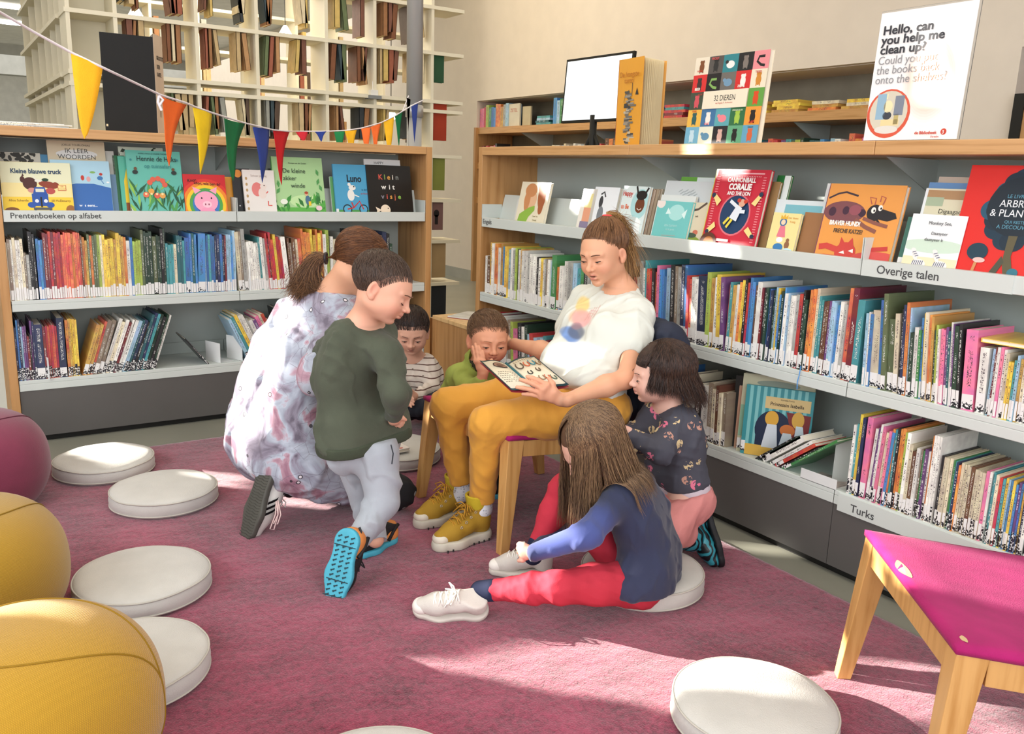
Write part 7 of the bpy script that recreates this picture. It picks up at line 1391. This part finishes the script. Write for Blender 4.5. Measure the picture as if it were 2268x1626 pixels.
# ================================================================== 3. BOY IN GREEN
def boygreen():
    t=person('boy in dark green sweater and pale grey joggers bending forward on one knee',(1.05,2.45,RZ))
    H=Head(P(848,640,2.6),None,.93,kid=.9,nose=.95); H.r=headframe(H.p,-72,26,10)
    neck=P(806,712,2.66); up=P(800,745,2.68); mid=P(790,840,2.71); low=P(800,920,2.73); pel=P(805,985,2.74); ax=unit(CAMR*.62-CAMB*.75); ax=unit(np.array([ax[0],ax[1],.02]))
    rsh=P(858,785,2.62); lsh=P(735,775,2.78); rel=P(876,872,2.59); rwr=P(872,926,2.67); lel=P(722,860,2.86)
    hr=P(835,1005,2.70); hl=P(785,1005,2.80); kr=P(848,1112,2.70); ar=P(795,1192,2.64); kl=P(812,1110,2.86); al=P(832,1195,2.80)
    S=SDF(); H.add(S); S.cap(H.w((0,-.025,-.05)),neck,.038,.038,.03).cap(neck,up,.038,.05,.04)
    torso_skin(S,((up,.06,.05),(mid,.06,.065),(low,.055,.065),(pel,.06,.068)),ax)
    for a,b_,c in ((rsh,rel,rwr),(lsh,lel,P(800,925,2.85))): S.cap(a,b_,.034,.028,.03); S.cap(b_,c,.027,.019,.02)
    hand(S,rwr,[P(880,928,2.68),P(876,932,2.68),P(872,934,2.69),P(868,934,2.69)],[P(894,936,2.71),P(891,942,2.71),P(886,946,2.71),P(878,946,2.71)],[P(882,922,2.67),P(891,926,2.68),P(898,930,2.69)],r=.0065,rw=.017)
    for h_,k_,a_ in ((hr,kr,ar),(hl,kl,al)): S.cap(h_,k_,.052,.04,.03); S.cap(k_,a_,.038,.028,.02)
    base=srgb('#e2ab90')
    def col(V): C=basecol('#e2ab90')(V); return H.color(V,C,base,lip='#c4776c',cheek='#d97f6a',ck=.4)
    sculpt('body',S,.005,M_skin,t,fine=[(H.p-.12,H.p+.125,.0022),(rwr-.03,rwr+.05,.0022)],col=col); H.face_parts(t,'#6a4a36','#3a241c',bw=.8)
    S=SDF(); 
    slab(S,up,ax,.062,.06,.05); slab(S,P(795,790,2.70),ax,.072,.072,.05); slab(S,mid,ax,.074,.078,.05); slab(S,low,ax,.076,.084,.05); slab(S,P(808,966,2.73),ax,.080,.090,.04)
    for a,b_,c in ((rsh,rel,rwr),(lsh,lel,P(800,925,2.85))): S.cap(up*.3+a*.7,a,.050,.045,.05); S.cap(a,b_,.046,.038,.04); S.cap(b_,b_+(c-b_)*.85,.038,.031,.03)
    S.cap(neck,neck+unit(H.p-neck)*.09,.043,.05,.005,-1); hem=P(802,972,2.735); S.plane(hem,(.08,.0,-1),.005); S.cap(neck+unit(neck-up)*.0,neck+unit(H.p-neck)*.0,.0455,.0455,.01) if False else None
    cloth('sweater',S,.0052,mat('#4c5142',.9,'cloth',.9,bump=.3,var=.12,sheen=.1),t,amp=.0135,fr=20,seed=7,aniso=(1,1,.5),label='dark green sweater')
    S=SDF(); slab(S,P(808,970,2.73),ax,.080,.0915,.03).p; S.plane(P(801,984,2.735),(.08,0,-1),.003); S.plane(P(799,958,2.735),(-.08,0,1),.003); sculpt('waistband',S,.004,mat('#434a3a',.95,'cloth',1.3,bump=.6,var=.1),t)
    b=MB(); 
    S=SDF(); slab(S,pel,ax,.066,.074,.05); slab(S,P(802,955,2.735),ax,.062,.070,.03)
    for h_,k_,a_ in ((hr,kr,ar),(hl,kl,al)): S.cap(h_,k_,.074,.054,.04); S.cap(k_,a_,.052,.041,.02); S.ell(a_+unit(a_-k_)*.055,(.055,.055,.055),None,.003,-1)
    S.plane(P(802,958,2.735),(0,0,1),.005)
    cloth('joggers',S,.005,mat('#a6abb2',.95,'cloth',.8,bump=.2,var=.05,sheen=.2),t,amp=.0115,fr=20,seed=9,label='pale grey joggers')
    b=MB(); b.tube([P(866,985,2.63),P(871,1005,2.625),P(868,1028,2.63)],.0022,mat('#30343a',.7),5); b.build('pocket_trim',t,world=True)
    for u,v,h in ((800,1178,2.585),): b=MB(); b.tube([P(u-4,v-10,h),P(u,v,h),P(u-3,v+12,h)],.004,mat('#26282c',.7),5); b.build('drawstring',t,world=True)
    toe=fl(738,1322,RZ); top=P(768,1192,2.56); d=unit(toe-top); top=toe-d*.195; fz=unit(np.cross(d,CAMB)); fz=fz if np.dot(fz,CAMR)>0 else -fz
    q=shoe(t,top,d,CAMR*.35-CAMB*1.1,.215,'sport',w=.040)
    S=SDF(); S.cap(ar,q(.2,0,.05),.030,.030,.02); sculpt('sock',S,.004,mat('#33363c',.9),t)
    h_=fl(858,1205,RZ); q=shoe(t,np.array([*(fl(870,1195,RZ)[:2]),RZ]),unit(fl(820,1222,RZ)-fl(870,1195,RZ)),(0,0,1),.19,'sport',w=.033); 
    rg=np.random.default_rng(6); haircap(H,t,'hair_cap','#4c3a30',face=(0,.098,-.032,.068,.062,.086),low=-.05,grow=.004)
    n=4200; p=shortstrands(H,n,rg,.028,low=-.06,off=.0055,sweep=(.1,.6,-.9),fringe=.066); hairmesh('hair',t,p,haircol(n,'#3f2f27','#6f5747',rg),.0005)
boygreen()
# ================================================================== 4. SMALL BOY IN STRIPES
def boystripe():
    t=person('small boy in cream brown-striped shirt sitting against the wooden bench box',(1.95,3.8,0))
    H=Head(P(912,735,4.12),None,.98,kid=1,nose=.85); H.r=headframe(H.p,2,20,0)
    neck=P(915,790,4.2); up=P(918,805,4.22); mid=P(922,850,4.24); pel=P(925,893,4.28); ax=unit(CAMR*1.0+CAMB*.1); ax[2]=0; ax=unit(ax)
    s1=P(951,815,4.2); s2=P(884,815,4.2); e1=P(958,862,4.12); w1=P(918,878,3.98); e2=P(872,865,4.1); w2=P(898,872,3.98)
    S=SDF(); H.add(S); S.cap(H.w((0,-.02,-.05)),neck,.04,.04,.03); torso_skin(S,((up,.05,.045),(mid,.05,.065),(pel,.055,.065)),ax)
    for a,b_,c in ((s1,e1,w1),(s2,e2,w2)): S.cap(a,b_,.03,.026,.03); S.cap(b_,c,.025,.018,.02)
    hand(S,w1,[P(908,868,3.96),P(906,874,3.96),P(905,880,3.96),P(905,887,3.96)],[P(897,853,3.95),P(893,873,3.95),P(893,884,3.95),P(903,898,3.95)],[P(912,868,3.96),P(905,858,3.95),P(901,850,3.95)],r=.0072,rw=.018)
    hand(S,w2,[P(904,880,3.96),P(905,886,3.96),P(906,891,3.96),P(905,895,3.96)],[P(916,884,3.94),P(917,890,3.94),P(916,897,3.94),P(911,902,3.94)],[P(900,872,3.96),P(906,868,3.95),P(912,866,3.94)],r=.0068,rw=.017)
    for sx in (-1,1): S.cap(pel+ax*sx*.05,P(925+sx*48,890,4.05),.055,.045,.03); S.cap(P(925+sx*48,890,4.05),P(925-sx*10,903,4.0),.04,.03,.02)
    base=srgb('#d6a48c')
    def col(V): C=basecol('#d6a48c')(V); return H.color(V,C,base,lip='#8a4440',cheek='#cf8672',ck=.3)
    sculpt('body',S,.0055,M_skin,t,fine=[(H.p-.12,H.p+.13,.0025),(w1-.05,w1+.04,.0025)],col=col); H.face_parts(t,'#3a2620','#241814',slit=.11,iris='#241814',bw=.65)
    S=SDF(); slab(S,up,ax,.055,.052,.04); slab(S,P(920,828,4.23),ax,.062,.068,.05); slab(S,mid,ax,.062,.078,.05); slab(S,P(924,880,4.26),ax,.06,.078,.04)
    for a,b_,c in ((s1,e1,w1),(s2,e2,w2)): S.cap(a,b_,.042,.04,.03); S.cap(b_,b_+(c-b_)*.82,.038,.032,.02)
    S.cap(neck,neck+unit(H.p-neck)*.09,.046,.05,.005,-1)
    cloth('shirt',S,.0052,M_stripe,t,amp=0.0066,fr=30,seed=4,label='cream shirt with thin brown stripes')
    b=MB(); 
    for u,v in ((914,817),(916,832),(937,832)): c=P(u,v,4.135); b.lathe([(.004,-.001),(.004,.001)],mat('#6a5548',.4),10,tuple(c))
    b.build('buttons',t,world=True)
    S=SDF(); slab(S,pel-np.array([0,0,.01]),ax,.06,.075,.04)
    for sx in (-1,1): S.cap(pel+ax*sx*.05,P(925+sx*48,892,4.05),.07,.058,.03); S.cap(P(925+sx*48,892,4.05),P(925-sx*10,903,4.0),.052,.042,.02)
    S.plane((0,0,.002),(0,0,-1),.004); cloth('trousers',S,.006,mat('#22252f',.9,'cloth',1,var=.1),t,amp=0.0066,seed=2)
    rg=np.random.default_rng(9); haircap(H,t,'hair_cap','#2b1c17',face=(0,.100,-.040,.068,.060,.082),low=-.02,grow=.006); n=2200
    p=shortstrands(H,n,rg,.042,low=-.05,off=.008,sweep=(0,1,-.5),fringe=.056,spread=.2); hairmesh('hair',t,p,haircol(n,'#1f1410','#4a3228',rg),.0007)
boystripe()
# ================================================================== 5. BOY WITH HAND ON CHEEK
def boycheek():
    t=person('boy in lime green jacket resting his cheek on his hand beside the reading woman',(1.76,2.95,RZ))
    H=Head(P(1081,752,3.36),None,.95,kid=1,nose=.85); H.r=headframe(H.p,-16,9,3)
    neck=P(1058,815,3.44); up=P(1050,832,3.46); mid=P(1050,880,3.48); pel=P(1060,960,3.5); ax=unit(CAMR*.95-CAMB*.25); ax[2]=0; ax=unit(ax)
    s1=P(1015,842,3.42); e1=P(1058,868,3.30); w1=P(1070,828,3.27); s2=P(1098,835,3.50); e2=P(1120,880,3.46); w2=P(1105,900,3.4)
    S=SDF(); H.add(S); S.cap(H.w((0,-.02,-.05)),neck,.04,.04,.03); torso_skin(S,((up,.05,.045),(mid,.05,.062),(pel,.055,.065)),ax)
    for a,b_,c in ((s1,e1,w1),(s2,e2,w2)): S.cap(a,b_,.03,.026,.03); S.cap(b_,c,.026,.02,.02)
    hand(S,w1,[P(1054,800,3.255),P(1060,799,3.25),P(1066,800,3.25),P(1072,802,3.25)],[P(1047,768,3.265),P(1053,762,3.258),P(1061,768,3.252),P(1069,778,3.25)],[P(1078,818,3.26),P(1084,806,3.26),P(1089,797,3.26)],r=.0072,rw=.02)
    for sx in (-1,1): S.cap(pel+ax*sx*.05,P(1060+sx*30,1030,3.5),.055,.04,.03); S.cap(P(1060+sx*30,1030,3.5),np.array([*P(1060+sx*30,1100,3.52)[:2],.05]),.04,.03,.02)
    base=srgb('#dd9f7e')
    def col(V): C=basecol('#dd9f7e')(V); return H.color(V,C,base,lip='#a8504a',cheek='#d97a5e',ck=.4)
    sculpt('body',S,.0055,M_skin,t,fine=[(np.minimum(H.p-.12,w1-.03),H.p+.13,.0022)],col=col); H.face_parts(t,'#9a6e50','#2f1d16',slit=.15,iris='#2a1c16',bw=.6)
    S=SDF(); slab(S,up,ax,.06,.055,.04); slab(S,mid,ax,.066,.074,.05); slab(S,P(1056,930,3.49),ax,.064,.078,.05); S.cap(neck-np.array([0,0,.0]),neck+np.array([0,0,.03]),.052,.054,.02)
    for a,b_,c in ((s1,e1,w1),(s2,e2,w2)): S.cap(a,b_,.046,.042,.03); S.cap(b_,b_+(c-b_)*.5,.038,.034,.02)
    S.cap(neck,neck+unit(H.p-neck)*.1,.043,.052,.004,-1)
    cloth('jacket',S,.005,mat('#98a54e',.85,'cloth',.9,bump=.25,var=.12),t,amp=0.0091,fr=26,seed=21,label='lime green jacket')
    S=SDF(); S.cap(neck+np.array([0,0,.005]),neck+np.array([0,0,.022]),.048,.05,.01); S.cap(neck,neck+np.array([0,0,.06]),.041,.047,.003,-1); S.plane(neck+np.array([0,0,-.01]),(0,0,-1),.003); sculpt('collar',S,.0035,mat('#3f3d30',.9),t)
    S=SDF(); slab(S,pel,ax,.062,.075,.05)
    for sx in (-1,1): S.cap(pel+ax*sx*.05,P(1060+sx*30,1030,3.5),.062,.05,.03); S.cap(P(1060+sx*30,1030,3.5),np.array([*P(1060+sx*30,1100,3.52)[:2],.04]),.048,.04,.02)
    cloth('trousers',S,.006,mat('#1d1f28',.9,'cloth',1,var=.1),t,amp=0.0066,seed=2)
    for sx in (-1,1):
        o=np.array([*P(1060+sx*30,1100,3.52)[:2],RZ]); shoe(t,o,(-.5,-.85,0),(0,0,1),.17,'sport',w=.032)
    rg=np.random.default_rng(19); haircap(H,t,'hair_cap','#6b4c36',face=(0,.100,-.030,.070,.062,.090),low=-.05,grow=.004); n=4200
    p=shortstrands(H,n,rg,.026,low=-.05,off=.0065,sweep=(-.2,1,-.2),fringe=.074,spread=.3); hairmesh('hair',t,p,haircol(n,'#5a3d2b','#92704f',rg),.0005)
boycheek()
# ================================================================== 6. GIRL IN RED LEGGINGS
def girlred():
    t=person('girl with long brown hair, navy top and red leggings sitting on a cushion',(1.70,1.80,.08))
    H=Head(P(1312,985,2.47),None,.93,kid=.9,nose=.9); H.r=headframe(H.p,62,42,0)
    neck=P(1372,1050,2.52); up=P(1392,1085,2.53); mid=P(1425,1160,2.56); low=P(1440,1225,2.58); pel=P(1425,1275,2.57); ax=unit(CAMB*.9-CAMR*.25); ax[2]=0; ax=unit(ax)
    ls=P(1372,1105,2.44); le=P(1300,1185,2.36); lw=P(1180,1225,2.40); rs=P(1385,1090,2.65); re=P(1290,1160,2.68); rw=P(1190,1215,2.55)
    hl=P(1385,1290,2.49); kl=P(1240,1300,2.36); al=P(1085,1308,2.44); hr=P(1390,1260,2.65); kr=P(1248,1085,2.62); ar=P(1190,1210,2.60)
    S=SDF(); H.add(S); S.cap(H.w((0,-.02,-.05)),neck,.038,.038,.03); torso_skin(S,((up,.055,.045),(mid,.055,.06),(low,.055,.062),(pel,.06,.062)),ax)
    for a,b_,c in ((ls,le,lw),(rs,re,rw)): S.cap(a,b_,.032,.028,.03); S.cap(b_,c,.026,.018,.02)
    hand(S,P(1172,1222,2.41),[P(1160,1210,2.41),P(1158,1216,2.41),P(1157,1222,2.41),P(1158,1228,2.41)],[P(1147,1206,2.43),P(1146,1215,2.43),P(1148,1224,2.43),P(1152,1232,2.43)],[P(1166,1232,2.41),P(1158,1240,2.42),P(1149,1242,2.43)],r=.0066,rw=.017)
    for h_,k_,a_ in ((hl,kl,al),(hr,kr,ar)): S.cap(h_,k_,.05,.04,.03); S.cap(k_,a_,.038,.026,.02)
    base=srgb('#dfae98')
    def col(V): C=basecol('#dfae98')(V); return H.color(V,C,base,lip='#b5605a',cheek='#d88a7a',ck=.35)
    sculpt('body',S,.005,M_skin,t,fine=[(H.p-.12,H.p+.125,.0025),(P(1172,1222,2.41)-.06,P(1172,1222,2.41)+.05,.0022)],col=col); H.face_parts(t,'#6a4a36')
    S=SDF()
    for h_,k_,a_ in ((hl,kl,al),(hr,kr,ar)): S.cap(h_,h_+(k_-h_)*.5,.066,.058,.03); S.cap(h_+(k_-h_)*.5,k_,.058,.046,.02); S.cap(k_,k_+(a_-k_)*.4,.046,.043,.02); S.cap(k_+(a_-k_)*.4,a_,.043,.030,.02); S.ell(a_+unit(a_-k_)*.045,(.045,.045,.045),None,.003,-1)
    slab(S,pel,ax,.062,.072,.04)
    cloth('leggings',S,.0045,mat('#b92c3e',.85,'cloth',.9,bump=.12,var=.05),t,amp=0.0027,fr=30,seed=3,label='red leggings')
    S=SDF(); slab(S,up,ax,.062,.056,.05); slab(S,P(1408,1122,2.545),ax,.066,.070,.05); slab(S,mid,ax,.066,.075,.05); slab(S,low,ax,.07,.082,.05); slab(S,P(1430,1268,2.57),ax,.078,.088,.05)
    S.cap(P(1400,1290,2.46),P(1385,1305,2.43),.05,.035,.05); S.cap(P(1468,1262,2.58),P(1478,1280,2.58),.05,.04,.04)
    for a,b_,c in ((ls,le,lw),(rs,re,rw)): S.cap(a,b_,.047,.041,.03); S.cap(b_,b_+(c-b_)*.95,.040,.029,.02)
    S.cap(neck,neck+unit(H.p-neck)*.09,.042,.05,.005,-1); S.plane((0,0,.085),(0,0,-1),.004)
    def nv(V):
        a=srgb('#2b3049'); b=srgb('#485490'); d=np.minimum(np.linalg.norm(V-(le+(lw-le)*.45),axis=1),np.linalg.norm(V-le,axis=1)); w=np.clip(1.35-d/.085,0,1)[:,None]; return np.array(a)*(1-w)+np.array(b)*w
    cloth('top',S,.005,vcol('navy_jersey',.9,bump=.2,bscale=380,sheen=.2),t,amp=0.0079,fr=22,seed=31,aniso=(1,1,.6),col=nv,label='navy long sleeved top with lighter sleeves')
    for (a_,k_) in ((al,kl),(ar,kr)):
        S=SDF(); S.cap(a_-unit(a_-k_)*.006,a_+unit(a_-k_)*.03,.032,.030,.01); sculpt('sock',S,.004,mat('#1d2440',.9),t)
    h_=al+unit(al-kl)*.02; o=np.array([h_[0],h_[1],RZ+.014]); d=unit(fl(955,1318,RZ)-fl(1075,1320,RZ)); shoe(t,o-d*.01,d,(-.25,-.45,.85),.215,'white',w=.036)
    o=np.array([*fl(1222,1272,RZ)[:2],RZ]); d=unit(fl(1085,1268,RZ)-fl(1222,1272,RZ)); shoe(t,o,d,(0,0,1),.205,'white',w=.034)
    rg=np.random.default_rng(12); haircap(H,t,'hair_cap','#5f4633',face=(0,.105,-.035,.064,.062,.086),low=-.08,grow=.006)
    paths=[]; n=4200; kk=18; cen=[(up,.075),(P(1408,1122,2.545),.088),(mid,.092),(low,.095),(ls,.05)]
    for i in range(n):
        ph=rg.uniform(0,2*math.pi); d0=unit([math.cos(ph)*rg.uniform(.0,.5),math.sin(ph)*rg.uniform(0,.5)-.15,1]); sx=1 if d0[0]>0 else -1
        a=rg.uniform(-1.9,1.15); 
        # azimuth on the head: 0 = side, negative = towards the back
        d1=unit([sx*math.cos(a),math.sin(a),-.10+.1*rg.normal()]); fr2=rg.random()<.13
        if fr2: a=rg.uniform(.5,1.25); d1=unit([sx*math.cos(a),math.sin(a),.05+.1*rg.random()]); 
        pass
        pts=[H.w(scalp(H,unit(d0*(1-s)+d1*s),.010+.004*rg.random())) for s in np.linspace(0,1,8)]
        p=pts[-1].copy(); v=unit(pts[-1]-pts[-2])*.6+np.array([0,0,-.8]); L_=rg.uniform(.16,.27)/(kk-8); ph2=rg.uniform(0,6.28)
        tgt=unit(P(1450,1150,2.5)-P(1330,1000,2.46)) if a<.35 else np.array([0,0,-1.])
        for k in range(kk-8):
            v=unit(v*.75+tgt*.22+np.array([0,0,-.22])+rg.normal(size=3)*.04); p=p+v*L_
            for c,r in cen:
                e=p-c; tt=np.clip(e@ax,-.06,.06); e=e-ax*tt; dd=np.linalg.norm(e)
                if dd<r+.006: p=p+e/dd*(r+.006-dd)
            pts.append(p+CAMR*.003*math.sin(k*.8+ph2))
        paths.append(pts)
    hairmesh('hair',t,paths,haircol(n,'#4f3828','#a5835f',rg),.0007,label='long loose brown hair')
girlred()
# ================================================================== 7. GIRL WITH DARK BOB
def girlbob():
    t=person('small girl with dark bobbed hair, dark printed shirt and pink trousers kneeling',(1.95,1.92,RZ))
    H=Head(P(1463,832,2.76),None,.90,kid=1,nose=.85); H.r=headframe(H.p,78,6,2)
    neck=P(1480,895,2.80); up=P(1487,920,2.81); mid=P(1490,990,2.83); low=P(1497,1050,2.85); pel=P(1510,1095,2.86); ax=unit(CAMB*.85+CAMR*.4); ax[2]=0; ax=unit(ax)
    ls=P(1502,940,2.74); le=P(1462,1000,2.68); lw=P(1400,965,2.72); rs=P(1450,925,2.86); re=P(1410,975,2.88); rw=P(1392,955,2.84)
    hl=P(1520,1105,2.80); kl=P(1485,1175,2.72); al=P(1530,1190,2.82); hr=P(1500,1100,2.90); kr=P(1465,1165,2.88); ar=P(1520,1180,2.95)
    S=SDF(); H.add(S); S.cap(H.w((0,-.02,-.05)),neck,.037,.037,.03); torso_skin(S,((up,.05,.045),(mid,.05,.058),(low,.05,.06),(pel,.055,.06)),ax)
    for a,b_,c in ((ls,le,lw),(rs,re,rw)): S.cap(a,b_,.03,.026,.03); S.cap(b_,c,.024,.017,.02)
    hand(S,lw,[P(1390,958,2.72),P(1389,963,2.72),P(1389,968,2.72),P(1391,973,2.72)],[P(1378,953,2.74),P(1376,961,2.74),P(1377,968,2.74),P(1381,975,2.74)],[P(1396,953,2.71),P(1388,947,2.72),P(1381,944,2.73)],r=.006,rw=.015)
    for h_,k_,a_ in ((hl,kl,al),(hr,kr,ar)): S.cap(h_,k_,.05,.04,.03); S.cap(k_,a_,.038,.028,.02)
    base=srgb('#dcae9c')
    def col(V): C=basecol('#dcae9c')(V); return H.color(V,C,base,lip='#c4706a',cheek='#d88f80',ck=.3)
    sculpt('body',S,.005,M_skin,t,fine=[(H.p-.115,H.p+.125,.0022)],col=col); H.face_parts(t,'#4a342a','#241814',slit=.17,iris='#241a16',bw=.6)
    S=SDF(); slab(S,up,ax,.055,.053,.05); slab(S,P(1488,955,2.82),ax,.06,.068,.05); slab(S,mid,ax,.06,.070,.05); slab(S,low,ax,.062,.072,.05)
    for a,b_,c in ((ls,le,lw),(rs,re,rw)): S.cap(a,b_,.048,.043,.03); S.cap(b_,b_+(c-b_)*.9,.040,.030,.02)
    S.cap(neck,neck+unit(H.p-neck)*.09,.041,.05,.005,-1); S.plane(P(1497,1075,2.85),unit(pel-mid),.005)
    cloth('shirt',S,.005,M_doll,t,amp=0.0074,fr=28,seed=17,label='dark grey shirt with pink and cream print')
    S=SDF(); slab(S,low+(pel-low)*.5,ax,.058,.068,.03); S.plane(P(1499,1086,2.855),unit(pel-mid),.003); S.plane(P(1499,1066,2.855),-unit(pel-mid),.003); sculpt('undershirt_hem',S,.004,mat('#c8bcc4',.9),t)
    S=SDF(); slab(S,pel,ax,.062,.074,.04)
    for h_,k_,a_ in ((hl,kl,al),(hr,kr,ar)): S.cap(h_,k_,.072,.058,.03); S.cap(k_,k_+(a_-k_)*.6,.055,.045,.02)
    S.plane(P(1502,1078,2.855),-unit(pel-mid),.004); S.plane((0,0,RZ+.002),(0,0,-1),.004)
    cloth('trousers',S,.005,mat('#d08682',.85,'cloth',.9,bump=.15,var=.05),t,amp=0.0050,fr=26,seed=6,label='salmon pink trousers')
    top=P(1518,1150,2.80); toe=P(1603,1248,2.82); toe[2]=max(toe[2],RZ+.02); heel=P(1560,1130,2.84)
    # boot lying on its front, sole to the right and up
    hl_=P(1568,1128,2.86); te=P(1606,1250,2.80); te[2]=RZ+.012; d=unit(te-hl_); fz=unit(np.cross(d,CAMB)); fz=fz if np.dot(fz,CAMR)<0 else -fz
    q=shoe(t,hl_,d,fz+CAMB*.1,.19,'gum',w=.038)
    b=MB(); c=P(1510,1205,2.74); pts=[c+CAMR*.0095*math.cos(a)+CAMU*.0095*math.sin(a) for a in np.linspace(0,6.283,15)]; b.tube(pts,.0016,mat('#aab2b4',.5),5); b.tube([c-CAMU*.005,c+CAMU*.005],.002,mat('#aab2b4',.5),5); b.build('round_badge',t,world=True)
    S=SDF(); S.cap(q(.2,0,.09),al,.038,.042,.02).cap(al,P(1496,1185,2.78),.042,.045,.02); S.plane((0,0,RZ+.002),(0,0,-1),.004); sculpt('boot_shaft',S,.004,nodemat('marbled_boot',marble,.35),t)
    rg=np.random.default_rng(15); haircap(H,t,'hair_cap','#2c1f19',face=(0,.108,-.042,.060,.060,.076),low=-.085,grow=.009)
    paths=[]; n=3800; kk=15
    for i in range(n):
        ph=rg.uniform(0,2*math.pi); d0=unit([math.cos(ph)*rg.uniform(0,.4),math.sin(ph)*rg.uniform(0,.4)-.1,1]); sx=1 if d0[0]>0 else -1
        if rg.random()<.2: # bangs
            x=rg.uniform(-.7,.7); d1=unit([x,1.0,.12]); pts=[H.w(scalp(H,unit(d0*(1-s)+d1*s),.010+.003*rg.random())) for s in np.linspace(0,1,kk)]; paths.append(pts); continue
        a=rg.uniform(-1.8,.8); d1=unit([sx*math.cos(a),math.sin(a),-.25 if a<.4 else -.12]); pts=[H.w(scalp(H,unit(d0*(1-s)+d1*s),.012+.006*rg.random())) for s in np.linspace(0,1,9)]
        p=pts[-1].copy(); v=unit(pts[-1]-pts[-2]); L_=rg.uniform(.05,.13 if a<-.3 else .07)/(kk-9); out=unit(p-H.w((0,-.02,0)))
        for k in range(kk-9): v=unit(v*.6+np.array([0,0,-.4])+CAMR*.14*(a<.2)+out*.05+rg.normal(size=3)*.09); p=p+v*L_; pts.append(p.copy())
        paths.append(pts)
    hairmesh('hair',t,paths,haircol(n,'#241814','#553b2d',rg),.0007,label='dark brown bobbed hair')
girlbob()
# ================================================================== past 300 of a kind, the smallest in view become one object
def cap_books():
    L=[o for o in COL.objects if o.parent is None and o.type=='MESH' and o.name.split('.')[0]=='picture_book' and o.get('group') and 'label' in o and any('printed' in m.name for m in o.data.materials)]
    others=len([o for o in COL.objects if o.parent is None and o.name.split('.')[0]=='picture_book'])-len(L)
    def area(o):
        V=np.array([v.co for v in o.data.vertices]); p=np.array(o.matrix_basis@Vector(V.mean(0))); d=-(R.T@(p-EYE))[2]; return V[:,0].max()*V[:,2].max()/d**2
    L.sort(key=area,reverse=True); rest=L[max(0,299-others):]
    if not rest: return
    vs=[];fs=[];mi=[];cols=[];locs=[]; mats=[M_cov,M_paper,M_lab]
    for o in rest:
        for q in [o]+list(o.children):
            me=q.data; M=o.matrix_basis@(q.matrix_basis if q is not o else Matrix.Identity(4)); b0=len(vs); vs+=[tuple(M@v.co) for v in me.vertices]
            fs+=[[b0+i for i in p.vertices] for p in me.polygons]; mi+=[mats.index(me.materials[p.material_index]) for p in me.polygons]
            if 'Col' in me.color_attributes: cols+=[tuple(d.color) for d in me.color_attributes['Col'].data]; locs+=[tuple(d.vector) for d in me.attributes['loc'].data]
            else: cols+=[(1,1,1,1)]*len(me.vertices); locs+=[(0,0,0)]*len(me.vertices)
    for o in rest:
        for q in list(o.children): bpy.data.objects.remove(q)
        bpy.data.objects.remove(o)
    me=bpy.data.meshes.new('picture_books'); me.from_pydata(vs,[],fs)
    for m in mats: me.materials.append(m)
    me.polygons.foreach_set('material_index',mi); a=me.color_attributes.new('Col','FLOAT_COLOR','POINT'); a.data.foreach_set('color',np.array(cols,np.float32).ravel()); q=me.attributes.new('loc','FLOAT_VECTOR','POINT'); q.data.foreach_set('vector',np.array(locs,np.float32).ravel()); me.update()
    tag(addobj('picture_books',me),'the thinnest and farthest shelved picture books of both bookcases taken together','books',kind='stuff')
bpy.context.view_layer.update()
cap_books()
